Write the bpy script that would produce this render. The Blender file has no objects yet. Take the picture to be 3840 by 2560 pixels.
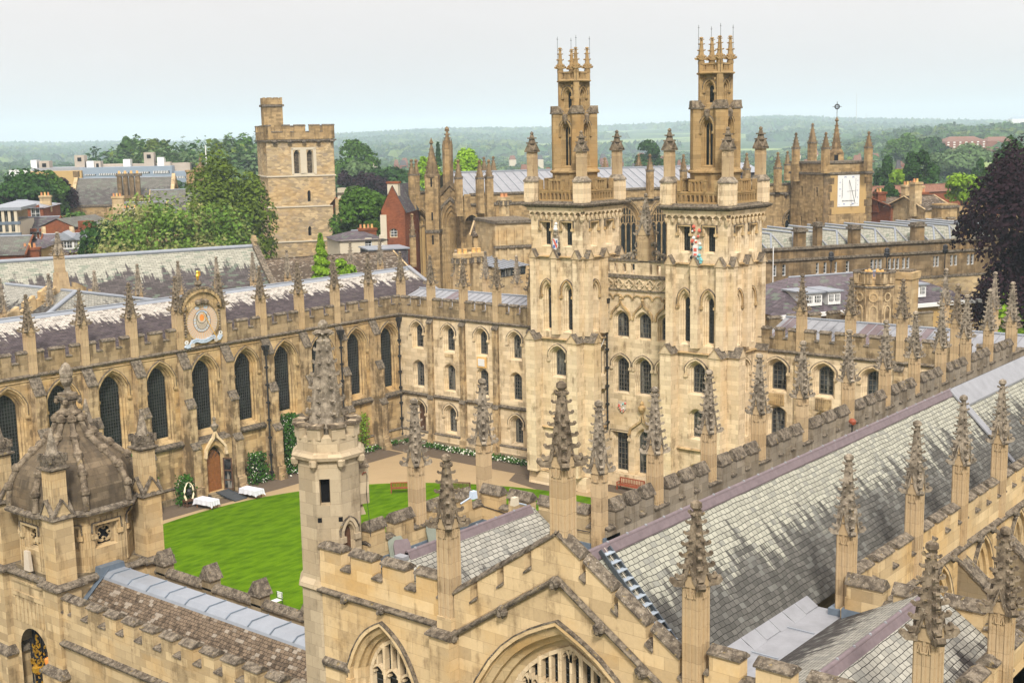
import bpy, math, random
import numpy as np
from mathutils import Vector, Matrix
sc = bpy.context.scene
col = sc.collection
R_ = math.radians
rnd = random.Random(7)

# ------------------------------------------------------------------ camera
H = 28.0
YAW, PIT, ROL, FPX = R_(50.76093), R_(9.03939), R_(-1.12761), 4730.65
def cam_axes():
    cy, sy, cp, sp = math.cos(YAW), math.sin(YAW), math.cos(PIT), math.sin(PIT)
    f = Vector((sy*cp, cy*cp, -sp)); r = Vector((cy, -sy, 0)); u = r.cross(f)
    cr, sr = math.cos(ROL), math.sin(ROL)
    return r*cr+u*sr, u*cr-r*sr, f
CR, CU, CF = cam_axes()
cd = bpy.data.cameras.new('camera'); cam = bpy.data.objects.new('camera', cd); col.objects.link(cam)
cam.matrix_world = Matrix(((CR.x, CU.x, -CF.x, 0), (CR.y, CU.y, -CF.y, 0), (CR.z, CU.z, -CF.z, H), (0, 0, 0, 1)))
cd.sensor_width = 36; cd.lens = 36*FPX/3840; cd.clip_start = 0.5; cd.clip_end = 20000
sc.camera = cam

# ------------------------------------------------------------------ sky, sun, exposure
SUN_EL, SUN_AZ = R_(43), R_(226)          # azimuth clockwise from north
w = bpy.data.worlds.new("World"); sc.world = w; w.use_nodes = True
nt = w.node_tree; nt.nodes.clear()
def N(t, ty, **k):
    n = t.nodes.new(ty)
    for a, b in k.items(): setattr(n, a, b)
    return n
sky = N(nt, 'ShaderNodeTexSky', sky_type='NISHITA', sun_disc=False, sun_elevation=SUN_EL, sun_rotation=SUN_AZ, dust_density=4.0, air_density=1.5)
geo = N(nt, 'ShaderNodeTexCoord'); sep = N(nt, 'ShaderNodeSeparateXYZ')
nt.links.new(geo.outputs['Generated'], sep.inputs[0])
ramp = N(nt, 'ShaderNodeMapRange'); ramp.inputs[1].default_value = 0; ramp.inputs[2].default_value = 1
ramp.inputs[3].default_value = 3.72; ramp.inputs[4].default_value = 12.5     # overcast: zenith about three times the horizon
nt.links.new(sep.outputs['Z'], ramp.inputs[0])
cn = N(nt, 'ShaderNodeTexNoise'); cn.inputs['Scale'].default_value = 2.2; cn.inputs['Detail'].default_value = 5
mp = N(nt, 'ShaderNodeMapping'); mp.inputs['Scale'].default_value = (1, 1, 5)
nt.links.new(geo.outputs['Generated'], mp.inputs[0]); nt.links.new(mp.outputs[0], cn.inputs['Vector'])
cl = N(nt, 'ShaderNodeMapRange'); cl.inputs[1].default_value = .3; cl.inputs[2].default_value = .7; cl.inputs[3].default_value = .95; cl.inputs[4].default_value = 1.05
nt.links.new(cn.outputs['Fac'], cl.inputs[0])
mul = N(nt, 'ShaderNodeMath', operation='MULTIPLY'); nt.links.new(ramp.outputs[0], mul.inputs[0]); nt.links.new(cl.outputs[0], mul.inputs[1])
vm = N(nt, 'ShaderNodeVectorMath', operation='SCALE'); vm.inputs[0].default_value = (1.08, 1.0, .97)
nt.links.new(mul.outputs[0], vm.inputs['Scale'])
mx = N(nt, 'ShaderNodeMix', data_type='RGBA'); mx.inputs[0].default_value = .985
nt.links.new(sky.outputs[0], mx.inputs[6]); nt.links.new(vm.outputs[0], mx.inputs[7])
bg = N(nt, 'ShaderNodeBackground'); bg.inputs['Strength'].default_value = 0.11
nt.links.new(mx.outputs[2], bg.inputs['Color'])
wo = N(nt, 'ShaderNodeOutputWorld'); nt.links.new(bg.outputs[0], wo.inputs[0])

sd = bpy.data.lights.new('sun', 'SUN'); sd.energy = 2.7; sd.angle = R_(9); sd.color = (1, .95, .87)
so = bpy.data.objects.new('sun', sd); col.objects.link(so)
so.rotation_euler = (math.pi/2-SUN_EL, 0, math.pi-SUN_AZ)
so.location = (0, 0, 200)
vs = sc.view_settings
vs.view_transform = 'Standard'; vs.look = 'None'; vs.exposure = 0.72; vs.gamma = 1; vs.use_curve_mapping = False
sc.cycles.max_bounces = 5; sc.cycles.diffuse_bounces = 2; sc.cycles.glossy_bounces = 2; sc.cycles.volume_bounces = 1
sc.cycles.transparent_max_bounces = 4; sc.cycles.use_denoising = True
sc.cycles.volume_step_rate = 4

# ------------------------------------------------------------------ points from the survey of the photograph
def ray(px, py):
    return CR*((px-1920)/FPX)-CU*((py-1280)/FPX)+CF
FH = Vector((math.sin(YAW), math.cos(YAW), 0)); RH = Vector((math.cos(YAW), -math.sin(YAW), 0))
def at(px, py, D):
    d = ray(px, py); return Vector((0, 0, H))+d*(D/d.dot(FH))
def zat(px, py, D): return at(px, py, D).z

# ------------------------------------------------------------------ materials
def newmat(name):
    m = bpy.data.materials.new(name); m.use_nodes = True
    t = m.node_tree; b = t.nodes['Principled BSDF']
    return m, t, b
def mixc(t, fac, a, b, blend='MIX'):
    n = N(t, 'ShaderNodeMix', data_type='RGBA', blend_type=blend)
    for i, v in ((0, fac), (6, a), (7, b)):
        if isinstance(v, (int, float)): n.inputs[i].default_value = v
        elif isinstance(v, tuple): n.inputs[i].default_value = (*v, 1)
        else: t.links.new(v, n.inputs[i])
    return n.outputs[2]
def noise(t, vec, scale, det=4, rough=.6, sxyz=None):
    n = N(t, 'ShaderNodeTexNoise'); n.inputs['Scale'].default_value = scale; n.inputs['Detail'].default_value = det; n.inputs['Roughness'].default_value = rough
    if sxyz:
        mpn = N(t, 'ShaderNodeMapping'); mpn.inputs['Scale'].default_value = sxyz; t.links.new(vec, mpn.inputs[0]); vec = mpn.outputs[0]
    t.links.new(vec, n.inputs['Vector']); return n.outputs['Fac']
def rng(t, v, a, b, c=0., d=1.):
    n = N(t, 'ShaderNodeMapRange'); n.interpolation_type = 'SMOOTHSTEP'
    t.links.new(v, n.inputs[0])
    for i, x in enumerate((a, b, c, d)): n.inputs[i+1].default_value = x
    return n.outputs[0]
def bump(t, b, h, s=.3, d=.02):
    n = N(t, 'ShaderNodeBump'); n.inputs['Strength'].default_value = s; n.inputs['Distance'].default_value = d
    t.links.new(h, n.inputs['Height']); t.links.new(n.outputs[0], b.inputs['Normal'])
def uvo(t): return N(t, 'ShaderNodeTexCoord').outputs['UV']
def objo(t):
    o = N(t, 'ShaderNodeTexCoord').outputs['Object']; oi = N(t, 'ShaderNodeObjectInfo'); cx = N(t, 'ShaderNodeCombineXYZ')
    for i in range(3):
        n = N(t, 'ShaderNodeMath', operation='MULTIPLY'); t.links.new(oi.outputs['Random'], n.inputs[0]); n.inputs[1].default_value = 31.+13*i; t.links.new(n.outputs[0], cx.inputs[i])
    ad = N(t, 'ShaderNodeVectorMath', operation='ADD'); t.links.new(o, ad.inputs[0]); t.links.new(cx.outputs[0], ad.inputs[1]); return ad.outputs[0]
def math2(t, op, a, b):
    n = N(t, 'ShaderNodeMath', operation=op)
    for i, v in ((0, a), (1, b)):
        if isinstance(v, (int, float)): n.inputs[i].default_value = v
        else: t.links.new(v, n.inputs[i])
    return n.outputs[0]
def brick(t, vec, bw, rh, mort, c1, c2, cm, bias=0., off=.5, freq=2):
    n = N(t, 'ShaderNodeTexBrick'); t.links.new(vec, n.inputs['Vector'])
    n.inputs['Scale'].default_value = 1; n.inputs['Brick Width'].default_value = bw; n.inputs['Row Height'].default_value = rh
    n.inputs['Mortar Size'].default_value = mort; n.inputs['Mortar Smooth'].default_value = .3; n.inputs['Bias'].default_value = bias
    n.offset = off; n.offset_frequency = freq
    for k, c in (('Color1', c1), ('Color2', c2), ('Mortar', cm)): n.inputs[k].default_value = (*c, 1)
    return n
def sc3(c, k): return tuple(min(1, x*k) for x in c)
def stone(name, c, var=.22, warm=(.50, .30, .10), warmth=.35, dirt=(.105, .08, .052), dirty=.5, bw=.8, rh=.36, mort=.007, dthr=.56, rough=.92, bm=.35):
    m, t, b = newmat(name); u = uvo(t); o = objo(t)
    br = brick(t, u, bw, rh, mort, sc3(c, 1+var*.5), sc3(c, 1-var), sc3(c, .6), .0)
    a = br.outputs['Color']
    a = mixc(t, math2(t, 'MULTIPLY', rng(t, noise(t, o, .33, 5), .42, .72), warmth), a, warm)
    blk = brick(t, u, bw*1.37, rh*1.0, 0, (0, 0, 0), (1, 1, 1), (0, 0, 0)).outputs['Color']      # odd replaced blocks
    a = mixc(t, rng(t, blk, .86, .93, 0, .35), a, sc3(c, 1.28))
    st = noise(t, u, 1.0, 6, .65, (1.7, .16, 1)); pt = noise(t, o, .8, 6, .68)
    dm = rng(t, math2(t, 'ADD', math2(t, 'MULTIPLY', st, .5), math2(t, 'MULTIPLY', pt, .5)), dthr-.05, dthr+.07)
    a = mixc(t, math2(t, 'MULTIPLY', dm, dirty), a, dirt)
    fn = noise(t, o, 9, 5, .7)
    a = mixc(t, .55, a, mixc(t, fn, sc3(c, .45), sc3(c, 1.5)), 'SOFT_LIGHT')
    t.links.new(a, b.inputs['Base Color']); b.inputs['Roughness'].default_value = rough; b.inputs['Specular IOR Level'].default_value = .04
    bump(t, b, math2(t, 'ADD', math2(t, 'MULTIPLY', br.outputs['Fac'], -.7), fn), bm, .02)
    return m
def weathered(name, c, spot=(.30, .26, .20), dark=(.045, .038, .03), lich=(.36, .25, .05), la=.35, s=3.0):
    m, t, b = newmat(name); o = objo(t)
    a = mixc(t, rng(t, noise(t, o, s, 6, .7), .38, .66), dark, c)
    a = mixc(t, rng(t, noise(t, o, s*3.1, 4, .7), .58, .68, 0, .8), a, spot)
    a = mixc(t, rng(t, noise(t, o, s*.9, 3, .6), .62, .72, 0, la), a, lich)
    t.links.new(a, b.inputs['Base Color']); b.inputs['Roughness'].default_value = .95; b.inputs['Specular IOR Level'].default_value = .02
    bump(t, b, noise(t, o, s*5, 5, .7), .5, .03)
    return m
def slate(name, light, dark, thr=2.0, jit=3.0, bw=.36, rh=.24, extra=(.16, .2, .15), streak=(1.1, .16), soft=.5):
    """uv: u along the ridge, v metres down from the ridge"""
    m, t, b = newmat(name); u = uvo(t); s = N(t, 'ShaderNodeSeparateXYZ'); t.links.new(u, s.inputs[0])
    wv = N(t, 'ShaderNodeVectorMath', operation='ADD'); t.links.new(u, wv.inputs[0])
    cx = N(t, 'ShaderNodeCombineXYZ'); t.links.new(math2(t, 'MULTIPLY', noise(t, u, .9, 2, .5), .16), cx.inputs[1]); t.links.new(cx.outputs[0], wv.inputs[1])
    br = brick(t, wv.outputs[0], bw, rh, .012, sc3(light, 1.12), sc3(light, .8), sc3(dark, .45))
    b2 = brick(t, wv.outputs[0], bw, rh, .012, sc3(dark, 1.5), sc3(dark, .75), sc3(dark, .35))
    b3 = brick(t, wv.outputs[0], bw, rh, 0, (0, 0, 0), (1, 1, 1), (0, 0, 0)).outputs['Color']
    n1 = noise(t, u, 1.0, 5, .62, (streak[0], streak[1], 1)); n2 = noise(t, u, 1.0, 4, .7, (streak[0]*5, streak[1]*2, 1))
    k = math2(t, 'ADD', math2(t, 'MULTIPLY', math2(t, 'SUBTRACT', n1, .5), jit*2), math2(t, 'MULTIPLY', math2(t, 'SUBTRACT', n2, .5), jit*.9))
    k = math2(t, 'ADD', k, math2(t, 'MULTIPLY', math2(t, 'SUBTRACT', b3, .5), .5))
    f = rng(t, math2(t, 'ADD', s.outputs['Y'], k), thr-soft, thr+soft)
    a = mixc(t, f, br.outputs['Color'], b2.outputs['Color'])
    a = mixc(t, math2(t, 'MULTIPLY', rng(t, b3, .86, .9), .5), a, extra)
    a = mixc(t, .4, a, mixc(t, noise(t, u, 7, 5, .7), (.2, .2, .2), (.8, .8, .8)), 'SOFT_LIGHT')
    t.links.new(a, b.inputs['Base Color']); b.inputs['Roughness'].default_value = .8; b.inputs['Specular IOR Level'].default_value = .1
    bump(t, b, math2(t, 'ADD', math2(t, 'MULTIPLY', br.outputs['Fac'], -1), math2(t, 'MULTIPLY', b3, .5)), .6, .03)
    return m
def plain(name, c, rough=.6, metal=0, spec=.4, var=.12, s=3.0):
    m, t, b = newmat(name); o = objo(t)
    a = mixc(t, noise(t, o, s, 4, .65), sc3(c, 1-var*2), sc3(c, 1+var*2))
    t.links.new(a, b.inputs['Base Color']); b.inputs['Roughness'].default_value = rough; b.inputs['Metallic'].default_value = metal; b.inputs['Specular IOR Level'].default_value = spec
    return m
def rubble(name, c):
    m, t, b = newmat(name); u = uvo(t); o = objo(t)
    v = N(t, 'ShaderNodeTexVoronoi'); v.inputs['Scale'].default_value = 1.0; mpn = N(t, 'ShaderNodeMapping'); mpn.inputs['Scale'].default_value = (1.5, 3.6, 1)
    t.links.new(u, mpn.inputs[0]); t.links.new(mpn.outputs[0], v.inputs['Vector'])
    hsv = N(t, 'ShaderNodeSeparateColor'); t.links.new(v.outputs['Color'], hsv.inputs[0])
    a = mixc(t, hsv.outputs[0], sc3(c, .62), sc3(c, 1.35)); a = mixc(t, rng(t, hsv.outputs[1], .6, .9, 0, .5), a, (.24, .2, .16))
    v2 = N(t, 'ShaderNodeTexVoronoi', feature='DISTANCE_TO_EDGE'); v2.inputs['Scale'].default_value = 1; t.links.new(mpn.outputs[0], v2.inputs['Vector'])
    a = mixc(t, rng(t, v2.outputs['Distance'], .0, .07, .55, 0), a, (.30, .22, .13))
    a = mixc(t, rng(t, noise(t, o, .3, 5), .45, .65, 0, .35), a, (.46, .28, .10))
    a = mixc(t, rng(t, noise(t, o, .5, 6, .7), .55, .66, 0, .55), a, (.22, .18, .145))
    t.links.new(a, b.inputs['Base Color']); b.inputs['Roughness'].default_value = .95; b.inputs['Specular IOR Level'].default_value = .03
    bump(t, b, v2.outputs['Distance'], .5, .05)
    return m
def foliage(name, c, c2=None, tr=.25, hue=.5):
    m, t, b = newmat(name); g = N(t, 'ShaderNodeNewGeometry'); o = objo(t)
    a = mixc(t, g.outputs['Random Per Island'], sc3(c, .62), sc3(c, 1.42))
    if c2: a = mixc(t, rng(t, noise(t, o, .22, 4, .7), .44, .6), a, mixc(t, g.outputs['Random Per Island'], sc3(c2, .7), sc3(c2, 1.3)))
    oi = N(t, 'ShaderNodeObjectInfo'); a = mixc(t, .25, a, mixc(t, oi.outputs['Random'], (.36, .42, .4), (.64, .6, .5)), 'SOFT_LIGHT')
    t.links.new(a, b.inputs['Base Color']); b.inputs['Roughness'].default_value = .6; b.inputs['Specular IOR Level'].default_value = .06
    tl = N(t, 'ShaderNodeBsdfTranslucent'); t.links.new(a, tl.inputs['Color']); ms = N(t, 'ShaderNodeMixShader'); ms.inputs[0].default_value = tr
    t.links.new(b.outputs[0], ms.inputs[1]); t.links.new(tl.outputs[0], ms.inputs[2]); t.links.new(ms.outputs[0], t.nodes['Material Output'].inputs['Surface'])
    return m
M = {}
M['cream'] = stone('cream_ashlar', (.60, .50, .365), var=.26, warm=(.57, .41, .22), warmth=.42, dirty=.66, dthr=.555)
M['lib'] = stone('library_ashlar', (.47, .37, .232), var=.32, warm=(.50, .32, .13), warmth=.5, dirty=.75, dthr=.525)
M['grey'] = stone('grey_ashlar', (.29, .245, .175), var=.3, warm=(.32, .24, .13), warmth=.35, dirty=.6, dthr=.54)
M['chapel'] = stone('chapel_ashlar', (.53, .425, .28), var=.22, warm=(.53, .33, .115), warmth=.55, dirty=.6, dthr=.565, bw=1.0, rh=.38, mort=.006)
M['parapet'] = stone('sooty_parapet_stone', (.345, .28, .19), var=.34, warm=(.36, .26, .13), warmth=.4, dirty=.8, dthr=.52)
M['butt'] = stone('sooty_buttress_stone', (.44, .355, .24), var=.4, warm=(.45, .30, .13), warmth=.5, dirty=.85, dthr=.505, bw=.6, rh=.34)
M['nparapet'] = stone('grey_choir_parapet', (.31, .275, .225), var=.3, warm=(.34, .27, .17), warmth=.3, dirty=.6, dthr=.53)
M['turret'] = stone('turret_stone', (.42, .36, .27), var=.24, warmth=.12, dirty=.45, bw=.7, rh=.42, dthr=.57)
M['lantern'] = stone('lantern_stone', (.36, .275, .16), var=.24, warm=(.37, .24, .105), warmth=.55, dirty=.55, bw=.7, rh=.3, dthr=.56)
M['shaft'] = stone('pinnacle_stone', (.45, .36, .245), var=.2, warm=(.42, .29, .145), warmth=.3, dirty=.6, bw=3, rh=.5, dthr=.55)
M['gate'] = stone('gate_stone', (.46, .375, .25), var=.28, dirty=.6, bw=.7, rh=.36, dthr=.56)
M['far'] = stone('distant_stone', (.375, .29, .175), var=.34, warm=(.39, .265, .12), warmth=.5, dirty=.6, bw=.7, rh=.3, dthr=.53)
M['fargrey'] = stone('distant_grey_stone', (.26, .205, .135), var=.3, warmth=.3, dirty=.7, dthr=.5)
M['rubble'] = rubble('tower_rubble', (.40, .305, .175))
M['cope'] = weathered('lichened_coping', (.21, .175, .13), dark=(.07, .057, .044), spot=(.36, .315, .255), s=4.5)
M['spire'] = weathered('weathered_spire_stone', (.25, .20, .14), dark=(.09, .07, .05), spot=(.33, .28, .21), s=2.8, la=.25)
M['spire2'] = weathered('pale_spire_stone', (.34, .285, .215), dark=(.12, .10, .075), spot=(.42, .37, .30), s=2.6, la=.12)
M['dome'] = stone('dome_stone', (.20, .165, .12), var=.26, warm=(.20, .145, .09), warmth=.5, dirt=(.08, .068, .055), dirty=.7, bw=.6, rh=.3, dthr=.5, bm=.6)
M['slate_choir'] = slate('choir_slates', (.30, .295, .24), (.075, .072, .064), thr=2.0, jit=2.9, bw=.27, rh=.185, extra=(.2, .2, .18), streak=(2.3, .15), soft=.4)
M['slate_aisle'] = slate('aisle_slates', (.29, .28, .24), (.056, .051, .047), thr=2.0, jit=2.6, bw=.27, rh=.185, extra=(.2, .2, .18), streak=(1.9, .3), soft=.4)
M['slate_lib'] = slate('library_slates', (.42, .39, .34), (.060, .048, .050), thr=1.75, jit=2.5, bw=.42, rh=.2, extra=(.12, .1, .09), streak=(1.9, .12), soft=.2)
M['slate_far'] = slate('mossy_slates', (.30, .295, .24), (.066, .057, .055), thr=2.7, jit=3.6, bw=.5, rh=.24, streak=(1.3, .1), soft=.35)
M['slate_plain'] = slate('plain_slates', (.085, .073, .08), (.065, .056, .062), thr=3, jit=3, bw=.4, rh=.25)
M['slate_purple'] = slate('purple_slates', (.12, .098, .108), (.08, .066, .074), thr=2, jit=3, bw=.45, rh=.28)
M['slate_hall'] = slate('weathered_far_slates', (.12, .115, .10), (.07, .064, .06), thr=4, jit=4, bw=.6, rh=.35)
M['tiles'] = slate('stone_tiles', (.155, .115, .078), (.07, .052, .036), thr=1.0, jit=5, bw=.24, rh=.15, extra=(.40, .35, .28), streak=(4, 3))
M['redtile'] = slate('red_tiles', (.21, .10, .065), (.15, .075, .05), thr=3, jit=3, bw=.3, rh=.2, extra=(.3, .16, .1))
M['lead'] = plain('lead_sheet', (.22, .24, .27), .45, 0, .5, .1, 1.6)
M['leadpale'] = plain('pale_lead_sheet', (.23, .235, .25), .65, 0, .3, .16, 1.5)
M['leadblue'] = plain('blue_lead_flashing', (.11, .14, .175), .5, 0, .4, .25, 2.5)
M['ridge'] = plain('purple_ridge_tile', (.145, .112, .118), .6, 0, .3, .2, 4)
M['brick'] = stone('red_brick', (.26, .115, .065), var=.25, warm=(.4, .17, .07), warmth=.4, dirty=.4, bw=.25, rh=.085, mort=.01)
M['render'] = plain('cream_render', (.5, .44, .33), .8, 0, .2, .08, .6)
M['ochre'] = plain('ochre_render', (.42, .28, .115), .85, 0, .2, .08, .8)
M['white'] = plain('white_paint', (.64, .64, .62), .5, 0, .4, .04)
M['concrete'] = plain('pale_concrete', (.38, .325, .265), .85, 0, .2, .12, .4)
M['panel'] = plain('blue_grey_cladding', (.22, .27, .33), .5, 0, .4, .08, .3)
M['iron'] = plain('black_iron', (.03, .03, .032), .5, .3, .4, .3)
M['gold'] = plain('gilding', (.75, .42, .05), .35, .7, .5, .2)
M['steel'] = plain('dark_steel', (.07, .085, .10), .45, .4, .5, .2)
M['tread'] = plain('galvanised_tread', (.38, .44, .50), .45, .3, .5, .1)
M['wood'] = plain('door_oak', (.22, .085, .025), .5, 0, .4, .3, 6)
M['bench'] = plain('reddish_teak', (.26, .06, .025), .5, 0, .4, .25, 5)
M['darkwood'] = plain('dark_wood', (.09, .045, .025), .6, 0, .3, .3, 5)
M['cloth'] = plain('white_cloth', (.6, .61, .66), .9, 0, .1, .02)
M['rubber'] = plain('ramp_rubber', (.05, .055, .06), .7, 0, .3, .2)
M['ivory'] = plain('ivory', (.72, .62, .42), .4, 0, .4, .1)
M['pot'] = plain('terracotta', (.48, .22, .10), .8, 0, .2, .2)
M['potyellow'] = plain('buff_terracotta', (.62, .38, .14), .8, 0, .2, .2)
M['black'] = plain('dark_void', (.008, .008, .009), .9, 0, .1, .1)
M['paintred'] = plain('heraldic_red', (.55, .12, .08), .6, 0, .3, .1)
M['paintblue'] = plain('heraldic_blue', (.08, .14, .35), .6, 0, .3, .1)
M['paintteal'] = plain('heraldic_teal', (.16, .42, .44), .6, 0, .3, .1)
M['dialface'] = plain('dial_limewash', (.50, .43, .34), .8, 0, .2, .08, 2)
M['dialorange'] = plain('dial_orange', (.70, .26, .06), .7, 0, .2, .1)
M['dialblue'] = plain('dial_pale_blue', (.44, .52, .62), .7, 0, .2, .06)
M['copper'] = plain('verdigris', (.2, .42, .34), .6, 0, .3, .15)
def glassmat(name, c=(.018, .02, .022), rough=.12, cur=.0, pv=.3):
    m, t, b = newmat(name); o = objo(t); oi = N(t, 'ShaderNodeObjectInfo')
    ad = N(t, 'ShaderNodeVectorMath', operation='ADD'); t.links.new(o, ad.inputs[0]); cx = N(t, 'ShaderNodeCombineXYZ')
    for i in range(3): t.links.new(math2(t, 'MULTIPLY', oi.outputs['Random'], 37.+9*i), cx.inputs[i])
    t.links.new(cx.outputs[0], ad.inputs[1]); o2 = ad.outputs[0]
    a = mixc(t, rng(t, noise(t, o2, 1.1, 3, .6), .4, .65), sc3(c, .4), sc3(c, 2.6))
    if cur: a = mixc(t, rng(t, noise(t, o2, 1.0, 2, .5, (3.2, 1, .35)), .54, .60, 0, cur), a, (.24, .225, .19))
    pn = brick(t, uvo(t), .24, .19, 0, (0, 0, 0), (1, 1, 1), (0, 0, 0), off=0).outputs['Color']
    a = mixc(t, rng(t, pn, .7, .95, 0, pv), a, (.06, .075, .075))
    t.links.new(a, b.inputs['Base Color']); b.inputs['Roughness'].default_value = rough; b.inputs['Specular IOR Level'].default_value = .3
    bump(t, b, math2(t, 'ADD', noise(t, o2, 2.2, 2, .5), math2(t, 'MULTIPLY', pn, .35)), .22, .05)
    return m
M['glass'] = glassmat('dark_glass', cur=.75); M['leaded'] = glassmat('leaded_glass', (.006, .008, .007), .35, pv=.1)
M['came'] = plain('lead_came', (.06, .063, .06), .6, 0, .3, .2)
M['sash'] = plain('sash_bars', (.13, .115, .09), .6, 0, .3, .1)
# ground materials
def gravel(name, c, s=14):
    m, t, b = newmat(name); o = objo(t)
    a = mixc(t, noise(t, o, s, 5, .75), sc3(c, .7), sc3(c, 1.25)); a = mixc(t, rng(t, noise(t, o, .35, 5, .6), .4, .7, 0, .3), a, sc3(c, .72))
    t.links.new(a, b.inputs['Base Color']); b.inputs['Roughness'].default_value = .95; b.inputs['Specular IOR Level'].default_value = .03; bump(t, b, noise(t, o, s*2, 3), .3, .02); return m
M['gravel'] = gravel('tan_gravel', (.36, .265, .15)); M['earth'] = gravel('brown_paving', (.125, .095, .068), 5)
M['land'] = gravel('town_ground', (.10, .105, .06), .3)
def grassmat():
    m, t, b = newmat('mown_lawn'); o = objo(t)
    wv = N(t, 'ShaderNodeTexWave', wave_type='BANDS', bands_direction='DIAGONAL'); wv.inputs['Scale'].default_value = .42; wv.inputs['Distortion'].default_value = .6; wv.inputs['Detail'].default_value = 2; t.links.new(o, wv.inputs['Vector'])
    a = mixc(t, rng(t, noise(t, o, .8, 5, .65, (.6, 2.2, 1)), .36, .66), (.048, .105, .0015), (.105, .195, .003))
    a = mixc(t, math2(t, 'MULTIPLY', wv.outputs['Fac'], .4), a, (.10, .19, .003))
    a = mixc(t, rng(t, noise(t, o, 26, 4, .75), .35, .7, 0, .5), a, (.03, .075, .0015))
    a = mixc(t, rng(t, noise(t, o, .17, 3, .6), .55, .75, 0, .35), a, (.13, .19, .012))
    t.links.new(a, b.inputs['Base Color']); b.inputs['Roughness'].default_value = .9; b.inputs['Specular IOR Level'].default_value = 0.0
    bump(t, b, noise(t, o, 40, 3), .5, .03); return m
M['grass'] = grassmat()
def landmat():
    m, t, b = newmat('fields_and_hills'); o = objo(t)
    v = N(t, 'ShaderNodeTexVoronoi'); v.inputs['Scale'].default_value = .0032; t.links.new(o, v.inputs['Vector'])
    s = N(t, 'ShaderNodeSeparateColor'); t.links.new(v.outputs['Color'], s.inputs[0])
    a = mixc(t, rng(t, s.outputs[0], .55, .6), (.05, .085, .03), (.20, .25, .075))
    a = mixc(t, rng(t, noise(t, o, .012, 4), .5, .56), a, (.035, .065, .025))
    t.links.new(a, b.inputs['Base Color']); b.inputs['Roughness'].default_value = 1; b.inputs['Specular IOR Level'].default_value = 0; return m
M['hills'] = landmat()
M['leaf'] = foliage('mid_green_leaves', (.060, .125, .018)); M['leafdark'] = foliage('dark_green_leaves', (.03, .075, .014))
M['leafyel'] = foliage('yellow_green_leaves', (.16, .27, .02)); M['leafches'] = foliage('chestnut_leaves', (.105, .185, .028), (.26, .255, .10))
M['leafbeech'] = foliage('copper_beech_leaves', (.020, .0085, .0125), tr=.1); M['leafblue'] = foliage('grey_green_leaves', (.10, .16, .065))
M['leafoak'] = foliage('olive_green_leaves', (.10, .145, .018)); M['leaflime'] = foliage('bright_lime_leaves', (.21, .36, .02)); M['bark'] = weathered('bark', (.10, .075, .05))
M['rose'] = foliage('climbing_rose_leaves', (.045, .12, .018)); M['petal'] = plain('white_petals', (.75, .74, .62), .7)
M['farleaf'] = foliage('far_wood_leaves', (.055, .105, .03))

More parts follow.
